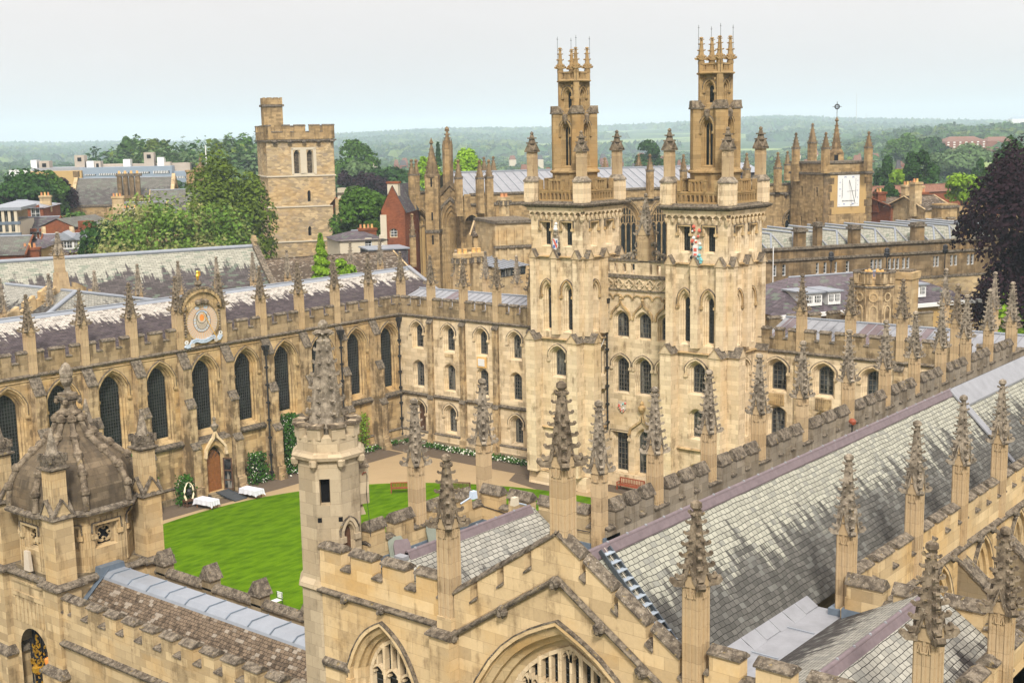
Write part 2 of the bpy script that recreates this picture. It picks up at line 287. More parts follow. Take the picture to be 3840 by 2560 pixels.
# ------------------------------------------------------------------ mesh builder
class MB:
    def __init__(s, fr=None):
        s.v, s.f, s.mi, s.uv, s.mats, s.sm = [], [], [], [], [], []
        s.fr = fr
    def mat(s, m):
        if m not in s.mats: s.mats.append(m)
        return s.mats.index(m)
    def pt(s, p):
        if s.fr is None: return (p[0], p[1], p[2])
        o, u, v = s.fr
        return (o[0]+u[0]*p[0]+v[0]*p[1], o[1]+u[1]*p[0]+v[1]*p[1], (o[2] if len(o) > 2 else 0)+p[2])
    def face(s, pts, m, uv=None, sm=False):
        i = len(s.v); s.v += [s.pt(p) for p in pts]
        s.f.append(list(range(i, i+len(pts)))); s.mi.append(s.mat(m)); s.uv.append(uv); s.sm.append(sm)
    def box(s, x0, x1, y0, y1, z0, z1, m, tx=0, ty=0):
        """tx/ty shrink the top"""
        a = [(x0, y0, z0), (x1, y0, z0), (x1, y1, z0), (x0, y1, z0)]
        b = [(x0+tx, y0+ty, z1), (x1-tx, y0+ty, z1), (x1-tx, y1-ty, z1), (x0+tx, y1-ty, z1)]
        s.loft([a, b], m, True, True)
    def loft(s, rings, m, bot=False, top=False, sm=False, closed=True):
        n = len(rings[0])
        if sm:
            i0 = len(s.v)
            for r in rings: s.v += [s.pt(p) for p in r]
            for k in range(len(rings)-1):
                for j in range(n if closed else n-1):
                    j2 = (j+1) % n
                    s.f.append([i0+k*n+j, i0+k*n+j2, i0+(k+1)*n+j2, i0+(k+1)*n+j]); s.mi.append(s.mat(m)); s.uv.append(None); s.sm.append(True)
        else:
            for k in range(len(rings)-1):
                for j in range(n if closed else n-1):
                    j2 = (j+1) % n
                    s.face([rings[k][j], rings[k][j2], rings[k+1][j2], rings[k+1][j]], m)
        if bot: s.face(rings[0][::-1], m)
        if top: s.face(rings[-1], m)
    def lathe(s, cx, cy, prof, n, m, rot=0., sm=False, cap=True):
        rings = [[(cx+r*math.cos(rot+2*math.pi*k/n), cy+r*math.sin(rot+2*math.pi*k/n), z) for k in range(n)] for r, z in prof]
        s.loft(rings, m, cap, cap, sm)
    def extr(s, poly, axis, a0, a1, m):
        """poly in the two other axes (x,z for 'y'; y,z for 'x'; x,y for 'z'), ccw seen from the -axis side"""
        def P(p, a): return (p[0], a, p[1]) if axis == 'y' else (a, p[0], p[1]) if axis == 'x' else (p[0], p[1], a)
        r0 = [P(p, a0) for p in poly]; r1 = [P(p, a1) for p in poly]
        s.loft([r0, r1], m, True, True)
    def tube(s, pts, r, m, n=6):
        rings = []
        for i, p in enumerate(pts):
            p = Vector(p); a = Vector(pts[max(0, i-1)]); b = Vector(pts[min(len(pts)-1, i+1)]); d = (b-a).normalized()
            x = d.cross(Vector((0, 0, 1)));
            if x.length < 1e-3: x = Vector((1, 0, 0))
            x.normalize(); y = d.cross(x)
            rr = r[i] if isinstance(r, (list, tuple)) else r
            rings.append([p+x*(rr*math.cos(2*math.pi*k/n))+y*(rr*math.sin(2*math.pi*k/n)) for k in range(n)])
        s.loft(rings, m, True, True, True)
    def mesh(s, name, org=(0, 0, 0)):
        me = bpy.data.meshes.new(name)
        vv = [(p[0]-org[0], p[1]-org[1], p[2]-org[2]) for p in s.v]
        me.from_pydata(vv, [], s.f)
        for m in s.mats: me.materials.append(M[m])
        me.polygons.foreach_set('material_index', s.mi); me.polygons.foreach_set('use_smooth', s.sm)
        ul = me.uv_layers.new(name='UVMap'); data = np.zeros(len(me.loops)*2, np.float32)
        me.update(); k = 0
        for i, p in enumerate(me.polygons):
            u = s.uv[i]
            if u is None:
                n = p.normal
                if abs(n.z) > .98: tx, ty = (1, 0, 0), (0, 1, 0)
                else:
                    l = math.hypot(n.x, n.y); tx = (-n.y/l, n.x/l, 0)
                    ty = (n.y*tx[2]-n.z*tx[1], n.z*tx[0]-n.x*tx[2], n.x*tx[1]-n.y*tx[0])
                for j in s.f[i]:
                    q = s.v[j]; data[k] = q[0]*tx[0]+q[1]*tx[1]; data[k+1] = q[0]*ty[0]+q[1]*ty[1]+q[2]*ty[2]; k += 2
            else:
                for q in u: data[k] = q[0]; data[k+1] = q[1]; k += 2
        ul.data.foreach_set('uv', data)
        return me
ORG = {}
def link(o, parent=None):
    col.objects.link(o)
    if parent is not None: o.parent = parent
    return o
def thing(name, label, cat, loc, group=None):
    o = bpy.data.objects.new(name, None); o.empty_display_size = .5; link(o); o.location = loc
    o['label'] = label; o['category'] = cat
    if group: o['group'] = group
    ORG[o.name] = Vector(loc); return o
def part(name, mb, parent, label=None):
    """a mesh given in world coordinates, parented; its origin is the origin of its thing"""
    org = ORG[parent.name]; me = mb.mesh(name, org); o = bpy.data.objects.new(name, me); link(o, parent)
    ORG[o.name] = org
    if label: o['label'] = label
    return o
def put(name, me, parent, loc, rz=0., scale=None, label=None):
    """a shared mesh placed at a world point under its thing"""
    o = bpy.data.objects.new(name, me); link(o, parent); o.location = Vector(loc)-ORG[parent.name]; o.rotation_euler = (0, 0, rz)
    if scale: o.scale = scale
    ORG[o.name] = Vector(loc)
    if label: o['label'] = label
    return o
def sub(name, me, parent):
    o = bpy.data.objects.new(name, me); link(o, parent); return o
def solo(name, mb, label=None, cat=None, loc=(0, 0, 0), group=None, kind=None):
    me = mb.mesh(name, loc); o = bpy.data.objects.new(name, me); link(o); o.location = loc
    if label: o['label'] = label
    if cat: o['category'] = cat
    if group: o['group'] = group
    if kind: o['kind'] = kind
    ORG[o.name] = Vector(loc)
    return o
S_ = 0.0; W_ = -math.pi/2        # rotation that makes a south-facing part face south / west
# ------------------------------------------------------------------ gothic kit
def arch(w, rise, kind, n=7):
    """points from the left springing to the right one, relative to the springing line"""
    h = w/2
    if kind == 'flat': return [(-h, 0), (h, 0)]
    L = []
    for k in range(n+1):
        t = k/n
        if kind == 'round': a = math.pi*(1-t/2); L.append((h*math.cos(a), rise*math.sin(a)))
        elif kind == 'four':           # four-centred: quick curve then flatter, pointed
            x = -h+h*t; s_ = 1-t; L.append((x, rise*(1-s_**1.0*.45-.55*s_**3.2)))
        else:                           # two-centred pointed
            a = t*math.pi/2.6; mx = 1-math.cos(math.pi/2.6); L.append((-h+h*(1-math.cos(a))/mx, rise*math.sin(a)/math.sin(math.pi/2.6)))
    if kind == 'four': L[0] = (-h, 0.)
    return L+[(-x, z) for x, z in L[-2::-1]]
def archz(w, hs, rise, kind, x):
    a = arch(w, rise, kind, 12)
    for (x0, z0), (x1, z1) in zip(a, a[1:]):
        if x0 <= x <= x1+1e-9: return hs+z0+(z1-z0)*((x-x0)/max(1e-9, x1-x0))
    return hs
def outline(w, hs, rise, kind, z0=0., n=7):
    return [(-w/2, z0)]+[(x, hs+z) for x, z in arch(w, rise, kind, n)]+[(w/2, z0)]
def wall(mb, fr, L, z0, z1, ops, m, n=7):
    """a wall face with arched openings; fr=(origin,u,v) v pointing into the wall; z1 may be a function of u"""
    mb.fr = fr; cols = {}; T = z1 if callable(z1) else (lambda q: z1)
    for o in ops: cols.setdefault((round(o['c'], 3), o['w']), []).append(o)
    u = 0.
    for (c, ww), os_ in sorted(cols.items()):
        a, b = c-ww/2, c+ww/2
        if a > u: mb.face([(u, 0, z0), (a, 0, z0), (a, 0, T(a)), (u, 0, T(u))], m)
        cur = None
        for o in sorted(os_, key=lambda q: q['zs'])+[None]:
            tp = T if o is None else (lambda q, z=o['zs']: z)
            if cur is None: mb.face([(a, 0, z0), (b, 0, z0), (b, 0, tp(b)), (a, 0, tp(a))], m)
            else:
                pts = [(c+x, cur['zp']+z) for x, z in arch(ww, cur['rise'], cur['kind'], n)]
                for (x0, q0), (x1, q1) in zip(pts, pts[1:]): mb.face([(x0, 0, q0), (x1, 0, q1), (x1, 0, tp(x1)), (x0, 0, tp(x0))], m)
            cur = o
        u = b
    if u < L: mb.face([(u, 0, z0), (L, 0, z0), (L, 0, T(L)), (u, 0, T(u))], m)
    mb.fr = None
def ribbon(mb, pts, t, y0, y1, m):
    """a band of half thickness t following 2-D points (x,z), between depths y0 (front) and y1"""
    n = len(pts); A, B = [], []
    for i, p in enumerate(pts):
        a = pts[max(0, i-1)]; b = pts[min(n-1, i+1)]; dx, dz = b[0]-a[0], b[1]-a[1]; l = math.hypot(dx, dz) or 1
        nx, nz = -dz/l*t, dx/l*t; A.append((p[0]+nx, p[1]+nz)); B.append((p[0]-nx, p[1]-nz))
    for i in range(n-1):
        mb.face([(B[i][0], y0, B[i][1]), (B[i+1][0], y0, B[i+1][1]), (A[i+1][0], y0, A[i+1][1]), (A[i][0], y0, A[i][1])], m)
        mb.face([(A[i][0], y0, A[i][1]), (A[i+1][0], y0, A[i+1][1]), (A[i+1][0], y1, A[i+1][1]), (A[i][0], y1, A[i][1])], m)
        mb.face([(B[i+1][0], y0, B[i+1][1]), (B[i][0], y0, B[i][1]), (B[i][0], y1, B[i][1]), (B[i+1][0], y1, B[i+1][1])], m)
    for i in (0, n-1):
        mb.face([(A[i][0], y0, A[i][1]), (B[i][0], y0, B[i][1]), (B[i][0], y1, B[i][1]), (A[i][0], y1, A[i][1])], m)
class Win:
    """window prototype: faces -y, x along the wall, z up from the outer sill; shared meshes for reveal, pane, glazing, hood"""
    def __init__(s, w, hs, rise, kind, inset, depth, m='lib', pane='glass', bars=(0, 0), barm='sash', bt=.03, hood=None, sill=.3, drop=.5, hoodm=None, mull=0, mm='lib', steps=True, fill=None):
        hoodm = hoodm or m
        st = [(0, 0), (inset*.3, depth*.12), (inset*.3, depth*.35), (inset*.62, depth*.5), (inset*.62, depth*.72), (inset, depth*.84), (inset, depth)] if steps else [(0, 0), (inset, depth*.6), (inset, depth)]
        rm = MB(); rings = []
        for i_, d in st:
            w2 = w-2*i_; rr = rise*w2/w
            rings.append([(x, d, z) for x, z in outline(w2, hs, rr, kind, sill*i_/max(inset, 1e-6))])
        for k in range(len(rings)-1):
            for j in range(len(rings[0])-1):
                rm.face([rings[k][j], rings[k+1][j], rings[k+1][j+1], rings[k][j+1]], m)
            rm.face([rings[k][-1], rings[k+1][-1], rings[k+1][0], rings[k][0]], m)
        s.reveal = rm.mesh('window_reveal')
        pm = MB(); pm.face(rings[-1][::-1] if False else [rings[-1][0]]+rings[-1][:0:-1], pane); s.pane = pm.mesh('window_pane')
        wi = w-2*inset; ri = rise*wi/w; s.wi, s.hs, s.ri, s.kind = wi, hs, ri, kind
        gb = MB(); nv, nh = bars; yb = depth-.05; any_ = False
        for k in range(1, nv):
            x = -wi/2+wi*k/nv; zt = archz(wi, hs, ri, kind, x); gb.box(x-bt/2, x+bt/2, yb, depth+.01, sill, zt, barm); any_ = True
        for k in range(1, nh):
            z = sill+(hs+ri-sill)*k/nh; hw = wi/2
            if z > hs:
                xs = [x for x in np.linspace(0, wi/2, 30) if archz(wi, hs, ri, kind, x) >= z]; hw = max(xs) if xs else 0
            if hw > .05: gb.box(-hw, hw, yb+.005, depth+.015, z-bt/2, z+bt/2, barm); any_ = True
        if any_ and barm == 'sash':
            ol = outline(wi-.08, hs, ri*.96, kind, sill+.04); ribbon(gb, ol+[ol[0]], .045, yb-.02, depth+.01, barm)
        s.bars = gb.mesh('glazing_bars') if any_ else None
        s.trac = None
        if mull:
            tm = MB(); tracery(tm, wi, hs, ri, kind, mull, sill, depth-.22, depth-.03, mm); s.trac = tm.mesh('tracery')
        s.hood = None
        if hood is not None:
            hm = MB(); wo_, up = w+.16, .0
            if kind == 'flat': pts = [(-wo_/2, hs-drop), (-wo_/2, hs+.1), (wo_/2, hs+.1), (wo_/2, hs-drop)]
            else: pts = [(-wo_/2-.0, hs-drop)]+[(x, hs+z+.08) for x, z in arch(wo_, rise*wo_/w, kind)]+[(wo_/2, hs-drop)]
            ribbon(hm, pts, .06, -hood, 0.01, hoodm)
            pu = [(x*(1+.16/max(w, .5)), z+.07) for x, z in pts]; ribbon(hm, pu, .022, -hood-.01, 0.01, 'cope')
            for sg in (-1, 1): hm.box(sg*wo_/2-.13, sg*wo_/2+.13, -hood-.04, .01, hs-drop-.2, hs-drop, hoodm)
            s.hood = hm.mesh('hood_mould')
    def put(s, parent, loc, rz, label=None):
        o = put('window', s.reveal, parent, loc, rz, label=label); sub('window_pane', s.pane, o)
        if s.bars: sub('glazing_bars', s.bars, o)
        if s.trac: sub('tracery', s.trac, o)
        if s.hood: sub('hood_mould', s.hood, o)
        return o
def tracery(mb, w, hs, rise, kind, n, z0, y0, y1, m):
    lw = w/n; t = .055 if w < 3 else .07
    for k in range(1, n):
        x = -w/2+lw*k; mb.box(x-t, x+t, y0-.03, y1, z0, archz(w, hs, rise, kind, x), m)
    zl = hs-.35*lw if w < 3 else hs-.2*lw
    rows = [(zl, lw, n, lw*.62)]
    top = hs+rise
    z = zl+lw*.62+.05
    k2 = 2*n; l2 = w/k2
    rows.append((zl+lw*.62+.9*lw, l2, k2, l2*.9)) 
    if rise > 2: rows.append((zl+lw*.62+2.4*lw, l2, k2, l2*.9))
    for (zz, lw_, n_, r_) in rows:
        for k in range(n_):
            xc = -w/2+lw_*(k+.5); zt = archz(w, hs, rise, kind, xc)
            if zz+r_ > zt-.05: continue
            pts = [(xc+x, zz+q) for x, q in arch(lw_, r_, 'pt', 4)]
            ribbon(mb, pts, t*.7, y0, y1, m)
            for sg in (-1, 1): mb.box(xc+sg*lw_*.32-.05, xc+sg*lw_*.32+.05, y0+.03, y1, zz+r_*.28, zz+r_*.45, m)
    for k in range(n):            # supermullions above each light
        x = -w/2+lw*(k+.5); za = zl+lw*.62; zb = archz(w, hs, rise, kind, x)
        if zb > za+.1: mb.box(x-t*.7, x+t*.7, y0, y1, za, zb, m)
    ol = outline(w-.1, hs, rise*(w-.1)/w, kind, z0+.05); ribbon(mb, ol, .06, y0-.02, y1, m)
def crocket(mb, p, d, c, m):
    d = Vector(d).normalized(); s_ = Vector((-d.y, d.x, 0))*(c*.3)
    pr = [(-.15, -.35), (.75, -.22), (1.05, .12), (.95, .42), (.62, .38), (.5, .12), (-.15, .3)]
    P = [Vector(p)+d*(a*c)+Vector((0, 0, b*c)) for a, b in pr]
    mb.face([q+s_ for q in P], m); mb.face([q-s_ for q in P[::-1]], m)
    for i in range(len(P)):
        j = (i+1) % len(P); mb.face([P[i]-s_, P[j]-s_, P[j]+s_, P[i]+s_], m)
def pin_meshes(side, hsh, hsp, hg, tiers, m_sh, m_sp, crk, base=.0, panel=True, gabm=None, fin=1.0):
    """square shaft with panelled faces and gablets; crocketed spire with finial"""
    a = side/2; gabm = gabm or m_sh
    sm = MB(); sm.box(-a, a, -a, a, -base, hsh, m_sh)
    if panel:
        for q in range(4):
            c, s_ = math.cos(q*math.pi/2), math.sin(q*math.pi/2); sm.fr = ((0, 0, 0), (c, s_), (-s_, c))
            for x in (-a+.045, -.0, a-.045): sm.box(x-.035, x+.035, -a-.035, -a+.01, -base+.1, hsh, m_sh)
        sm.fr = None
    for q in range(4):
        c, s_ = math.cos(q*math.pi/2), math.sin(q*math.pi/2); sm.fr = ((0, 0, 0), (c, s_), (-s_, c))
        sm.extr([(-a+.01, hsh-.03), (a-.01, hsh-.03), (a*.5, hsh+hg*.34), (0, hsh+hg), (-a*.5, hsh+hg*.34)], 'y', -a-.045, 0, gabm)
        ribbon(sm, [(-a-.02, hsh), (-a*.5, hsh+hg*.38), (0, hsh+hg*1.12), (a*.5, hsh+hg*.38), (a+.02, hsh)], .035, -a-.09, -a, m_sp); ribbon(sm, [(-a*.6, hsh-.32), (-a*.45, hsh-.12), (-a*.3, hsh-.32), (0, hsh-.32), (a*.3, hsh-.32), (a*.45, hsh-.12), (a*.6, hsh-.32)], .02, -a-.05, -a, gabm)
    sm.fr = None
    sp = MB(); b0 = a*1.0; t0 = .085; zt = hsh+hsp*.86
    sp.loft([[(x*b0, y*b0, hsh+hg*.15) for x, y in ((-1, -1), (1, -1), (1, 1), (-1, 1))], [(x*t0, y*t0, zt) for x, y in ((-1, -1), (1, -1), (1, 1), (-1, 1))]], m_sp, False, True)
    for k in range(tiers):
        f = (k+.35)/tiers; z = hsh+hg*.2+(zt-hsh-hg*.2)*f; r = (b0+(t0-b0)*f)
        for x, y in ((-1, -1), (1, -1), (1, 1), (-1, 1)):
            crocket(sp, (x*r, y*r, z), (x, y, 0), crk*(1.15-.5*f), m_sp)
        if k < tiers-2 and crk > .15:
            for x, y in ((0, -1), (1, 0), (0, 1), (-1, 0)): crocket(sp, (x*r, y*r, z+.12), (x, y, 0), crk*.55, m_sp)
    for x, y in ((-1, -1), (1, -1), (1, 1), (-1, 1)):
        crocket(sp, (x*a, y*a, hsh+.06), (x, y, 0), crk*1.7, m_sp)
    e = hsp*.14*fin
    for x, y in ((-1, 0), (1, 0), (0, 1), (0, -1)): crocket(sp, (x*t0, y*t0, zt+e*.1), (x, y, 0), crk*.75, m_sp)
    sp.lathe(0, 0, [(t0, zt), (t0*.9, zt+e*.3), (t0*1.9, zt+e*.55), (t0*1.7, zt+e*.85), (t0*.6, zt+e*1.0)], 6, m_sp)
    return sm.mesh('pinnacle_shaft'), sp.mesh('pinnacle_spire')
def pinn(ms, parent, loc, rz=0, scale=None, label=None):
    sc0 = scale or (1, 1, 1); k = rnd.uniform(.97, 1.02); o = put('pinnacle', ms[0], parent, loc, rz+rnd.uniform(-.035, .035), (sc0[0], sc0[1], sc0[2]*k), label); sub('spire', ms[1], o); return o
def cope_prof(t, h=.2): return [(-.07, 0), (t+.07, 0), (t+.07, .05), (t*.66, h), (t*.5, h), (-.07, .06)]
def battlement(mw, mc, p0, p1, inn, zb, zc, zm, t, mer, dz=0., m='lib', c='cope', hc=.2):
    """parapet from p0 to p1; inn = unit vector into the roof; mer = [(u0,u1)] merlons; dz = rise over the length"""
    p0 = Vector((p0[0], p0[1], 0)); p1 = Vector((p1[0], p1[1], 0)); L = (p1-p0).length; u = (p1-p0)/L
    mw.fr = mc.fr = (p0, u, inn); k = dz/L
    def slab(b, u0, u1, za, zz, mm, y0=0., y1=None):
        y1 = t if y1 is None else y1
        b.loft([[(u0, y0, za+k*u0), (u1, y0, za+k*u1), (u1, y1, za+k*u1), (u0, y1, za+k*u0)], [(u0, y0, zz+k*u0), (u1, y0, zz+k*u1), (u1, y1, zz+k*u1), (u0, y1, zz+k*u0)]], mm, True, True)
    slab(mw, 0, L, zb, zc, m)
    e = [0.]
    def cop(u0, u1, z, h=.13):
        pr = cope_prof(t, h); mc.loft([[(u0, y, z+q+k*u0) for y, q in pr], [(u1, y, z+q+k*u1) for y, q in pr]], c, True, True)
    cur = 0.
    for a, b in mer:
        if a > cur+.05: cop(cur, a, zc-.04)
        slab(mw, a, b, zc, zm-hc, m)
        cop(a-.05, b+.05, zm-hc-.01, hc); cur = b
    if cur < L-.05: cop(cur, L, zc-.04)
    mw.fr = mc.fr = None
def batt(parent, *a, **k):
    bw = MB(); battlement(bw, bw, *a, **k); return part('parapet', bw, parent)
def course(mb, p0, p1, out, z, h, d, m, dz=0.):
    """string course standing d proud, sloping top"""
    p0 = Vector((p0[0], p0[1], 0)); p1 = Vector((p1[0], p1[1], 0)); L = (p1-p0).length; u = (p1-p0)/L; mb.fr = (p0, u, out)
    pr = [(-.02, z), (d*.7, z), (d, z+h*.35), (d, z+h*.55), (-.02, z+h)]
    mb.loft([[(0, y, q) for y, q in pr], [(L, y, q+dz) for y, q in pr]], m, True, True); mb.fr = None
def roofq(mb, a, b, c, d, m, sc=1.):
    """a,b ridge ends; c,d eaves below b,a"""
    a, b, c, d = map(Vector, (a, b, c, d)); L = (b-a).length; ax = (b-a).normalized()
    def uv(p):
        q = p-a; u = q.dot(ax); return (u, (q-ax*u).length)
    mb.face([a, b, c, d], m, [uv(a), uv(b), uv(c), uv(d)])

def buttress_mesh(w, st, ztop, m, c='cope'):
    """st = [(z0,z1,projection)] from the ground up; weathered slopes between; faces -y"""
    mb = MB(); pl = [(0.02, st[0][0])]; sl = []
    for i, (a, b, p) in enumerate(st):
        pl += [(-p, a), (-p, b)]
        nx = (-st[i+1][2], st[i+1][0]) if i+1 < len(st) else (0.0, ztop)
        sl.append(((-p, b), nx))
    pl += [(0.02, ztop)]
    mb.extr(pl, 'x', -w/2, w/2, m)
    for (y0, z0), (y1, z1) in sl:
        if z1-z0 < .12: continue
        n = 3 if z1-z0 > .8 else 1
        for k in range(n):
            f0, f1 = k/n, (k+1)/n; a = (y0+(y1-y0)*f0, z0+(z1-z0)*f0); b = (y0+(y1-y0)*f1, z0+(z1-z0)*f1)
            mb.extr([(a[0]-.07, a[1]-.06), (a[0]-.07, a[1]+.05), (b[0]-.02, b[1]+.07), (b[0]+.05, b[1]-.02)], 'x', -w/2-.05, w/2+.05, c)
    return mb.mesh('buttress')
def gabled_pilaster(w, p, z0, z1, gh, m):
    mb = MB(); mb.box(-w/2, w/2, -p, .02, z0, z1, m)
    mb.extr([(-w/2-.07, z1), (w/2+.07, z1), (0, z1+gh)], 'y', -p-.06, .02, m)
    ribbon(mb, [(-w/2-.09, z1-.02), (0, z1+gh+.04), (w/2+.09, z1-.02)], .035, -p-.1, .02, 'shaft'); ribbon(mb, [(-w/2-.11, z1+.02), (0, z1+gh+.09), (w/2+.11, z1+.02)], .018, -p-.11, .02, 'cope')
    return mb.mesh('buttress')
CZ = Vector((0, 0, 1))
# ================================================================== LIBRARY (north side)
YL, XE = 82.6, 84.42
lib = thing('library_range', 'long library range with tall dark arched windows, striped mossy slate roof and a painted sundial', 'library', (60, 86, 0))
LX = [47.05+4.215*k for k in range(-3, 10)]
b = MB(); ops = []
wl = Win(2.5, 5.2, 1.3, 'four', .38, .62, 'lib', 'leaded', (8, 22), 'came', .024, hood=.13, sill=.42, drop=.75)
for x in LX[:-1]:
    ops.append(dict(c=x+2.1075-LX[0]+.0, w=2.5, zs=4.9, zp=10.1, rise=1.3, kind='four'))
wall(b, ((LX[0], YL, 0), (1, 0, 0), (0, 1, 0)), XE-LX[0], 0, 12.15, ops, 'lib')
for (z0, z1, d) in ((0, .5, .35), (.5, 1.15, .18)): b.box(LX[0], XE, YL-d, YL+.05, z0, z1, 'grey' if z0 == 0 else 'lib')
part('wall', b, lib)
b = MB(); course(b, (LX[0], YL), (XE, YL), (0, -1, 0), 12.0, .26, .2, 'cope'); course(b, (LX[0], YL), (XE, YL), (0, -1, 0), 4.42, .48, .34, 'cope'); course(b, (LX[0], YL), (XE, YL), (0, -1, 0), 1.12, .2, .26, 'cope')
course(b, (LX[0], YL), (XE, YL), (0, -1, 0), 11.72, .1, .07, 'lib')
part('string_course', b, lib)
for x in LX[:-1]: wl.put(lib, (x+2.1075, YL, 4.9), S_)
bm_ = buttress_mesh(.78, [(0, .5, 1.75), (.5, 1.15, 1.58), (1.2, 4.3, 1.38), (4.75, 7.6, 1.08), (8.25, 10.75, .72)], 12.0, 'butt')
for x in LX[:-1]: put('buttress', bm_, lib, (x, YL, 0))
mer = []
for x in LX[:-1]:
    q = x-LX[0]
    if abs(x-59.695) < .1: continue   # the sundial bay
    mer += [(q+.36, q+.95), (q+1.5, q+2.62), (q+3.16, q+3.88)]
batt(lib, (LX[0], YL), (XE, YL), (0, 1, 0), 12.2, 13.12, 13.95, .38, mer, m='parapet')
pin_lib = pin_meshes(.60, 3.2, 2.75, .62, 6, 'shaft', 'spire', .215, 0)
for x in LX: pinn(pin_lib, lib, (x, YL+.2, 12.15))
pin_libn = pin_meshes(.5, 3.0, 2.7, .7, 7, 'shaft', 'spire2', .15, 1.6, False)
for i in range(13): pinn(pin_libn, lib, (47.05+4.215*(i-1), 93.9, 12.4))
b = MB(); x0, x1 = LX[0], 91.6
roofq(b, (x0, 88.3, 15.5), (x1, 88.3, 15.5), (x1, YL+.38, 12.75), (x0, YL+.38, 12.75), 'slate_lib')
roofq(b, (x1, 88.3, 15.5), (x0, 88.3, 15.5), (x0, 94, 12.7), (x1, 94, 12.7), 'slate_lib')
b.face([(x1, YL+.4, 12.7), (x1, 94, 12.7), (x1, 88.3, 15.5)], 'lib')
rf = part('roof', b, lib)
b = MB(); b.extr([(88.0, 15.36), (88.3, 15.62), (88.6, 15.36)], 'x', x0, x1+.1, 'lead'); b.tube([(x0, 88.3, 15.64), (x1, 88.3, 15.64)], .07, 'lead')
b.extr([(88.3, 15.6), (94, 12.75), (94, 12.9), (88.3, 15.78), (YL+.5, 12.95), (YL+.5, 12.8)], 'x', x1-.05, x1+.4, 'leadpale'); part('lead_ridge', b, rf)
b = MB(); b.box(x0, x1, 93.7, 94.1, 0, 13.4, 'lib'); b.box(x1-.3, x1+.2, 83, 94, 0, 12.7, 'lib'); part('wall', b, lib)
# north projection with hipped slates and a gable pinnacle
b = MB()
roofq(b, (57.3, 93.0, 16.45), (57.3, 104, 16.45), (52.4, 104, 13.2), (52.4, 91.5, 14.3), 'slate_aisle'); roofq(b, (57.3, 104, 16.45), (57.3, 93.0, 16.45), (66.8, 91, 14.5), (66.8, 104, 13.2), 'slate_aisle')
b.face([(57.3, 93, 16.45), (52.4, 91.5, 14.3), (66.8, 91, 14.5)], 'slate_aisle', [(0, 0), (-6, 3), (9, 3)]); nr = part('roof', b, lib)
b = MB(); b.tube([(57.3, 93, 16.45), (66.8, 91, 14.5)], .16, 'lead'); b.tube([(57.3, 93, 16.45), (52.4, 91.5, 14.3)], .2, 'lead'); b.tube([(57.3, 93, 16.45), (57.3, 104, 16.45)], .16, 'lead'); part('lead_ridge', b, nr)
b = MB(); b.extr([(51.8, 12), (63.5, 12), (63.5, 14.2), (57.5, 17.0), (51.8, 14.2)], 'y', 95.2, 95.6, 'gate')
for sg in (-1, 1):
    for k in range(3): x = 57.5+sg*(1.6+1.5*k); z = 17.0-.49*abs(x-57.5); b.extr([(x-.5, z-.5), (x+.5, z-.5), (x+.5, z+.5-sg*.25), (x-.5, z+.5+sg*.25)], 'y', 95.1, 95.65, 'gate')
b.box(56.8, 58.2, 95.05, 95.8, 15.5, 17.9, 'shaft', .2, .1); part('gable', b, lib)
pinn(pin_libn, lib, (57.45, 95.4, 17.2), 0, (1.3, 1.3, .72))
# sundial on the parapet
SX = 61.8; b = MB(); ol = [(-1.62, 12.3), (-1.62, 15.2)]+[(1.62*math.cos(a), 15.2+1.5*math.sin(a)) for a in np.linspace(math.pi, 0, 13)][1:-1]+[(1.62, 15.2), (1.62, 12.3)]
b.fr = ((SX, YL, 0), (1.17, 0, 0), (0, 1, 0)); b.extr(ol, 'y', -.1, .45, 'lib'); ribbon(b, ol[1:-1], .13, -.3, 0, 'lib')
for i, a in enumerate(np.linspace(math.pi, 0, 21)): b.box(1.75*math.cos(a)-.1, 1.75*math.cos(a)+.1, -.3, .1, 15.25+1.62*math.sin(a)-.08, 15.25+1.62*math.sin(a)+.13, 'spire')
for sg in (-1, 1):
    for i in range(9): b.lathe(sg*1.42, -.2, [(.02, 13.1+i*.22), (.12, 13.18+i*.22), (.02, 13.3+i*.22)], 6, 'spire')
b.lathe(0, .1, [(.35, 16.75), (.15, 17.0), (.3, 17.2), (.2, 17.45), (.05, 17.5)], 8, 'spire')
for dx, dz in ((0, 15.8), (-.32, 15.75), (.32, 15.75)): b.lathe(dx, -.25, [(.05, dz-.22), (.22, dz-.1), (.24, dz+.1), (.06, dz+.26)], 7, 'spire')
for sg in (-1, 1):
    for i in range(4): b.box(sg*(.55+.2*i)-.09, sg*(.55+.2*i)+.09, -.17, 0, 15.55-.12*i, 15.95-.1*i, 'lib')
b.fr = None; dial = part('sundial', b, lib)
def ring_face(b, cx, cz, a0, a1, b0, b1, y, m, s=0, e=2*math.pi, n=40):
    for k in range(n):
        p, q = s+(e-s)*k/n, s+(e-s)*(k+1)/n
        b.face([(cx+a0*math.cos(p), y, cz+b0*math.sin(p)), (cx+a0*math.cos(q), y, cz+b0*math.sin(q)), (cx+a1*math.cos(q), y, cz+b1*math.sin(q)), (cx+a1*math.cos(p), y, cz+b1*math.sin(p))], m)
b = MB(); b.fr = ((SX, YL, 0), (1.17, 0, 0), (0, 1, 0)); CZd = 14.18
ring_face(b, 0, CZd, 0, 1.3, 0, 1.45, -.14, 'dialface'); ring_face(b, 0, CZd, 1.3, 1.42, 1.45, 1.58, -.22, 'lib')
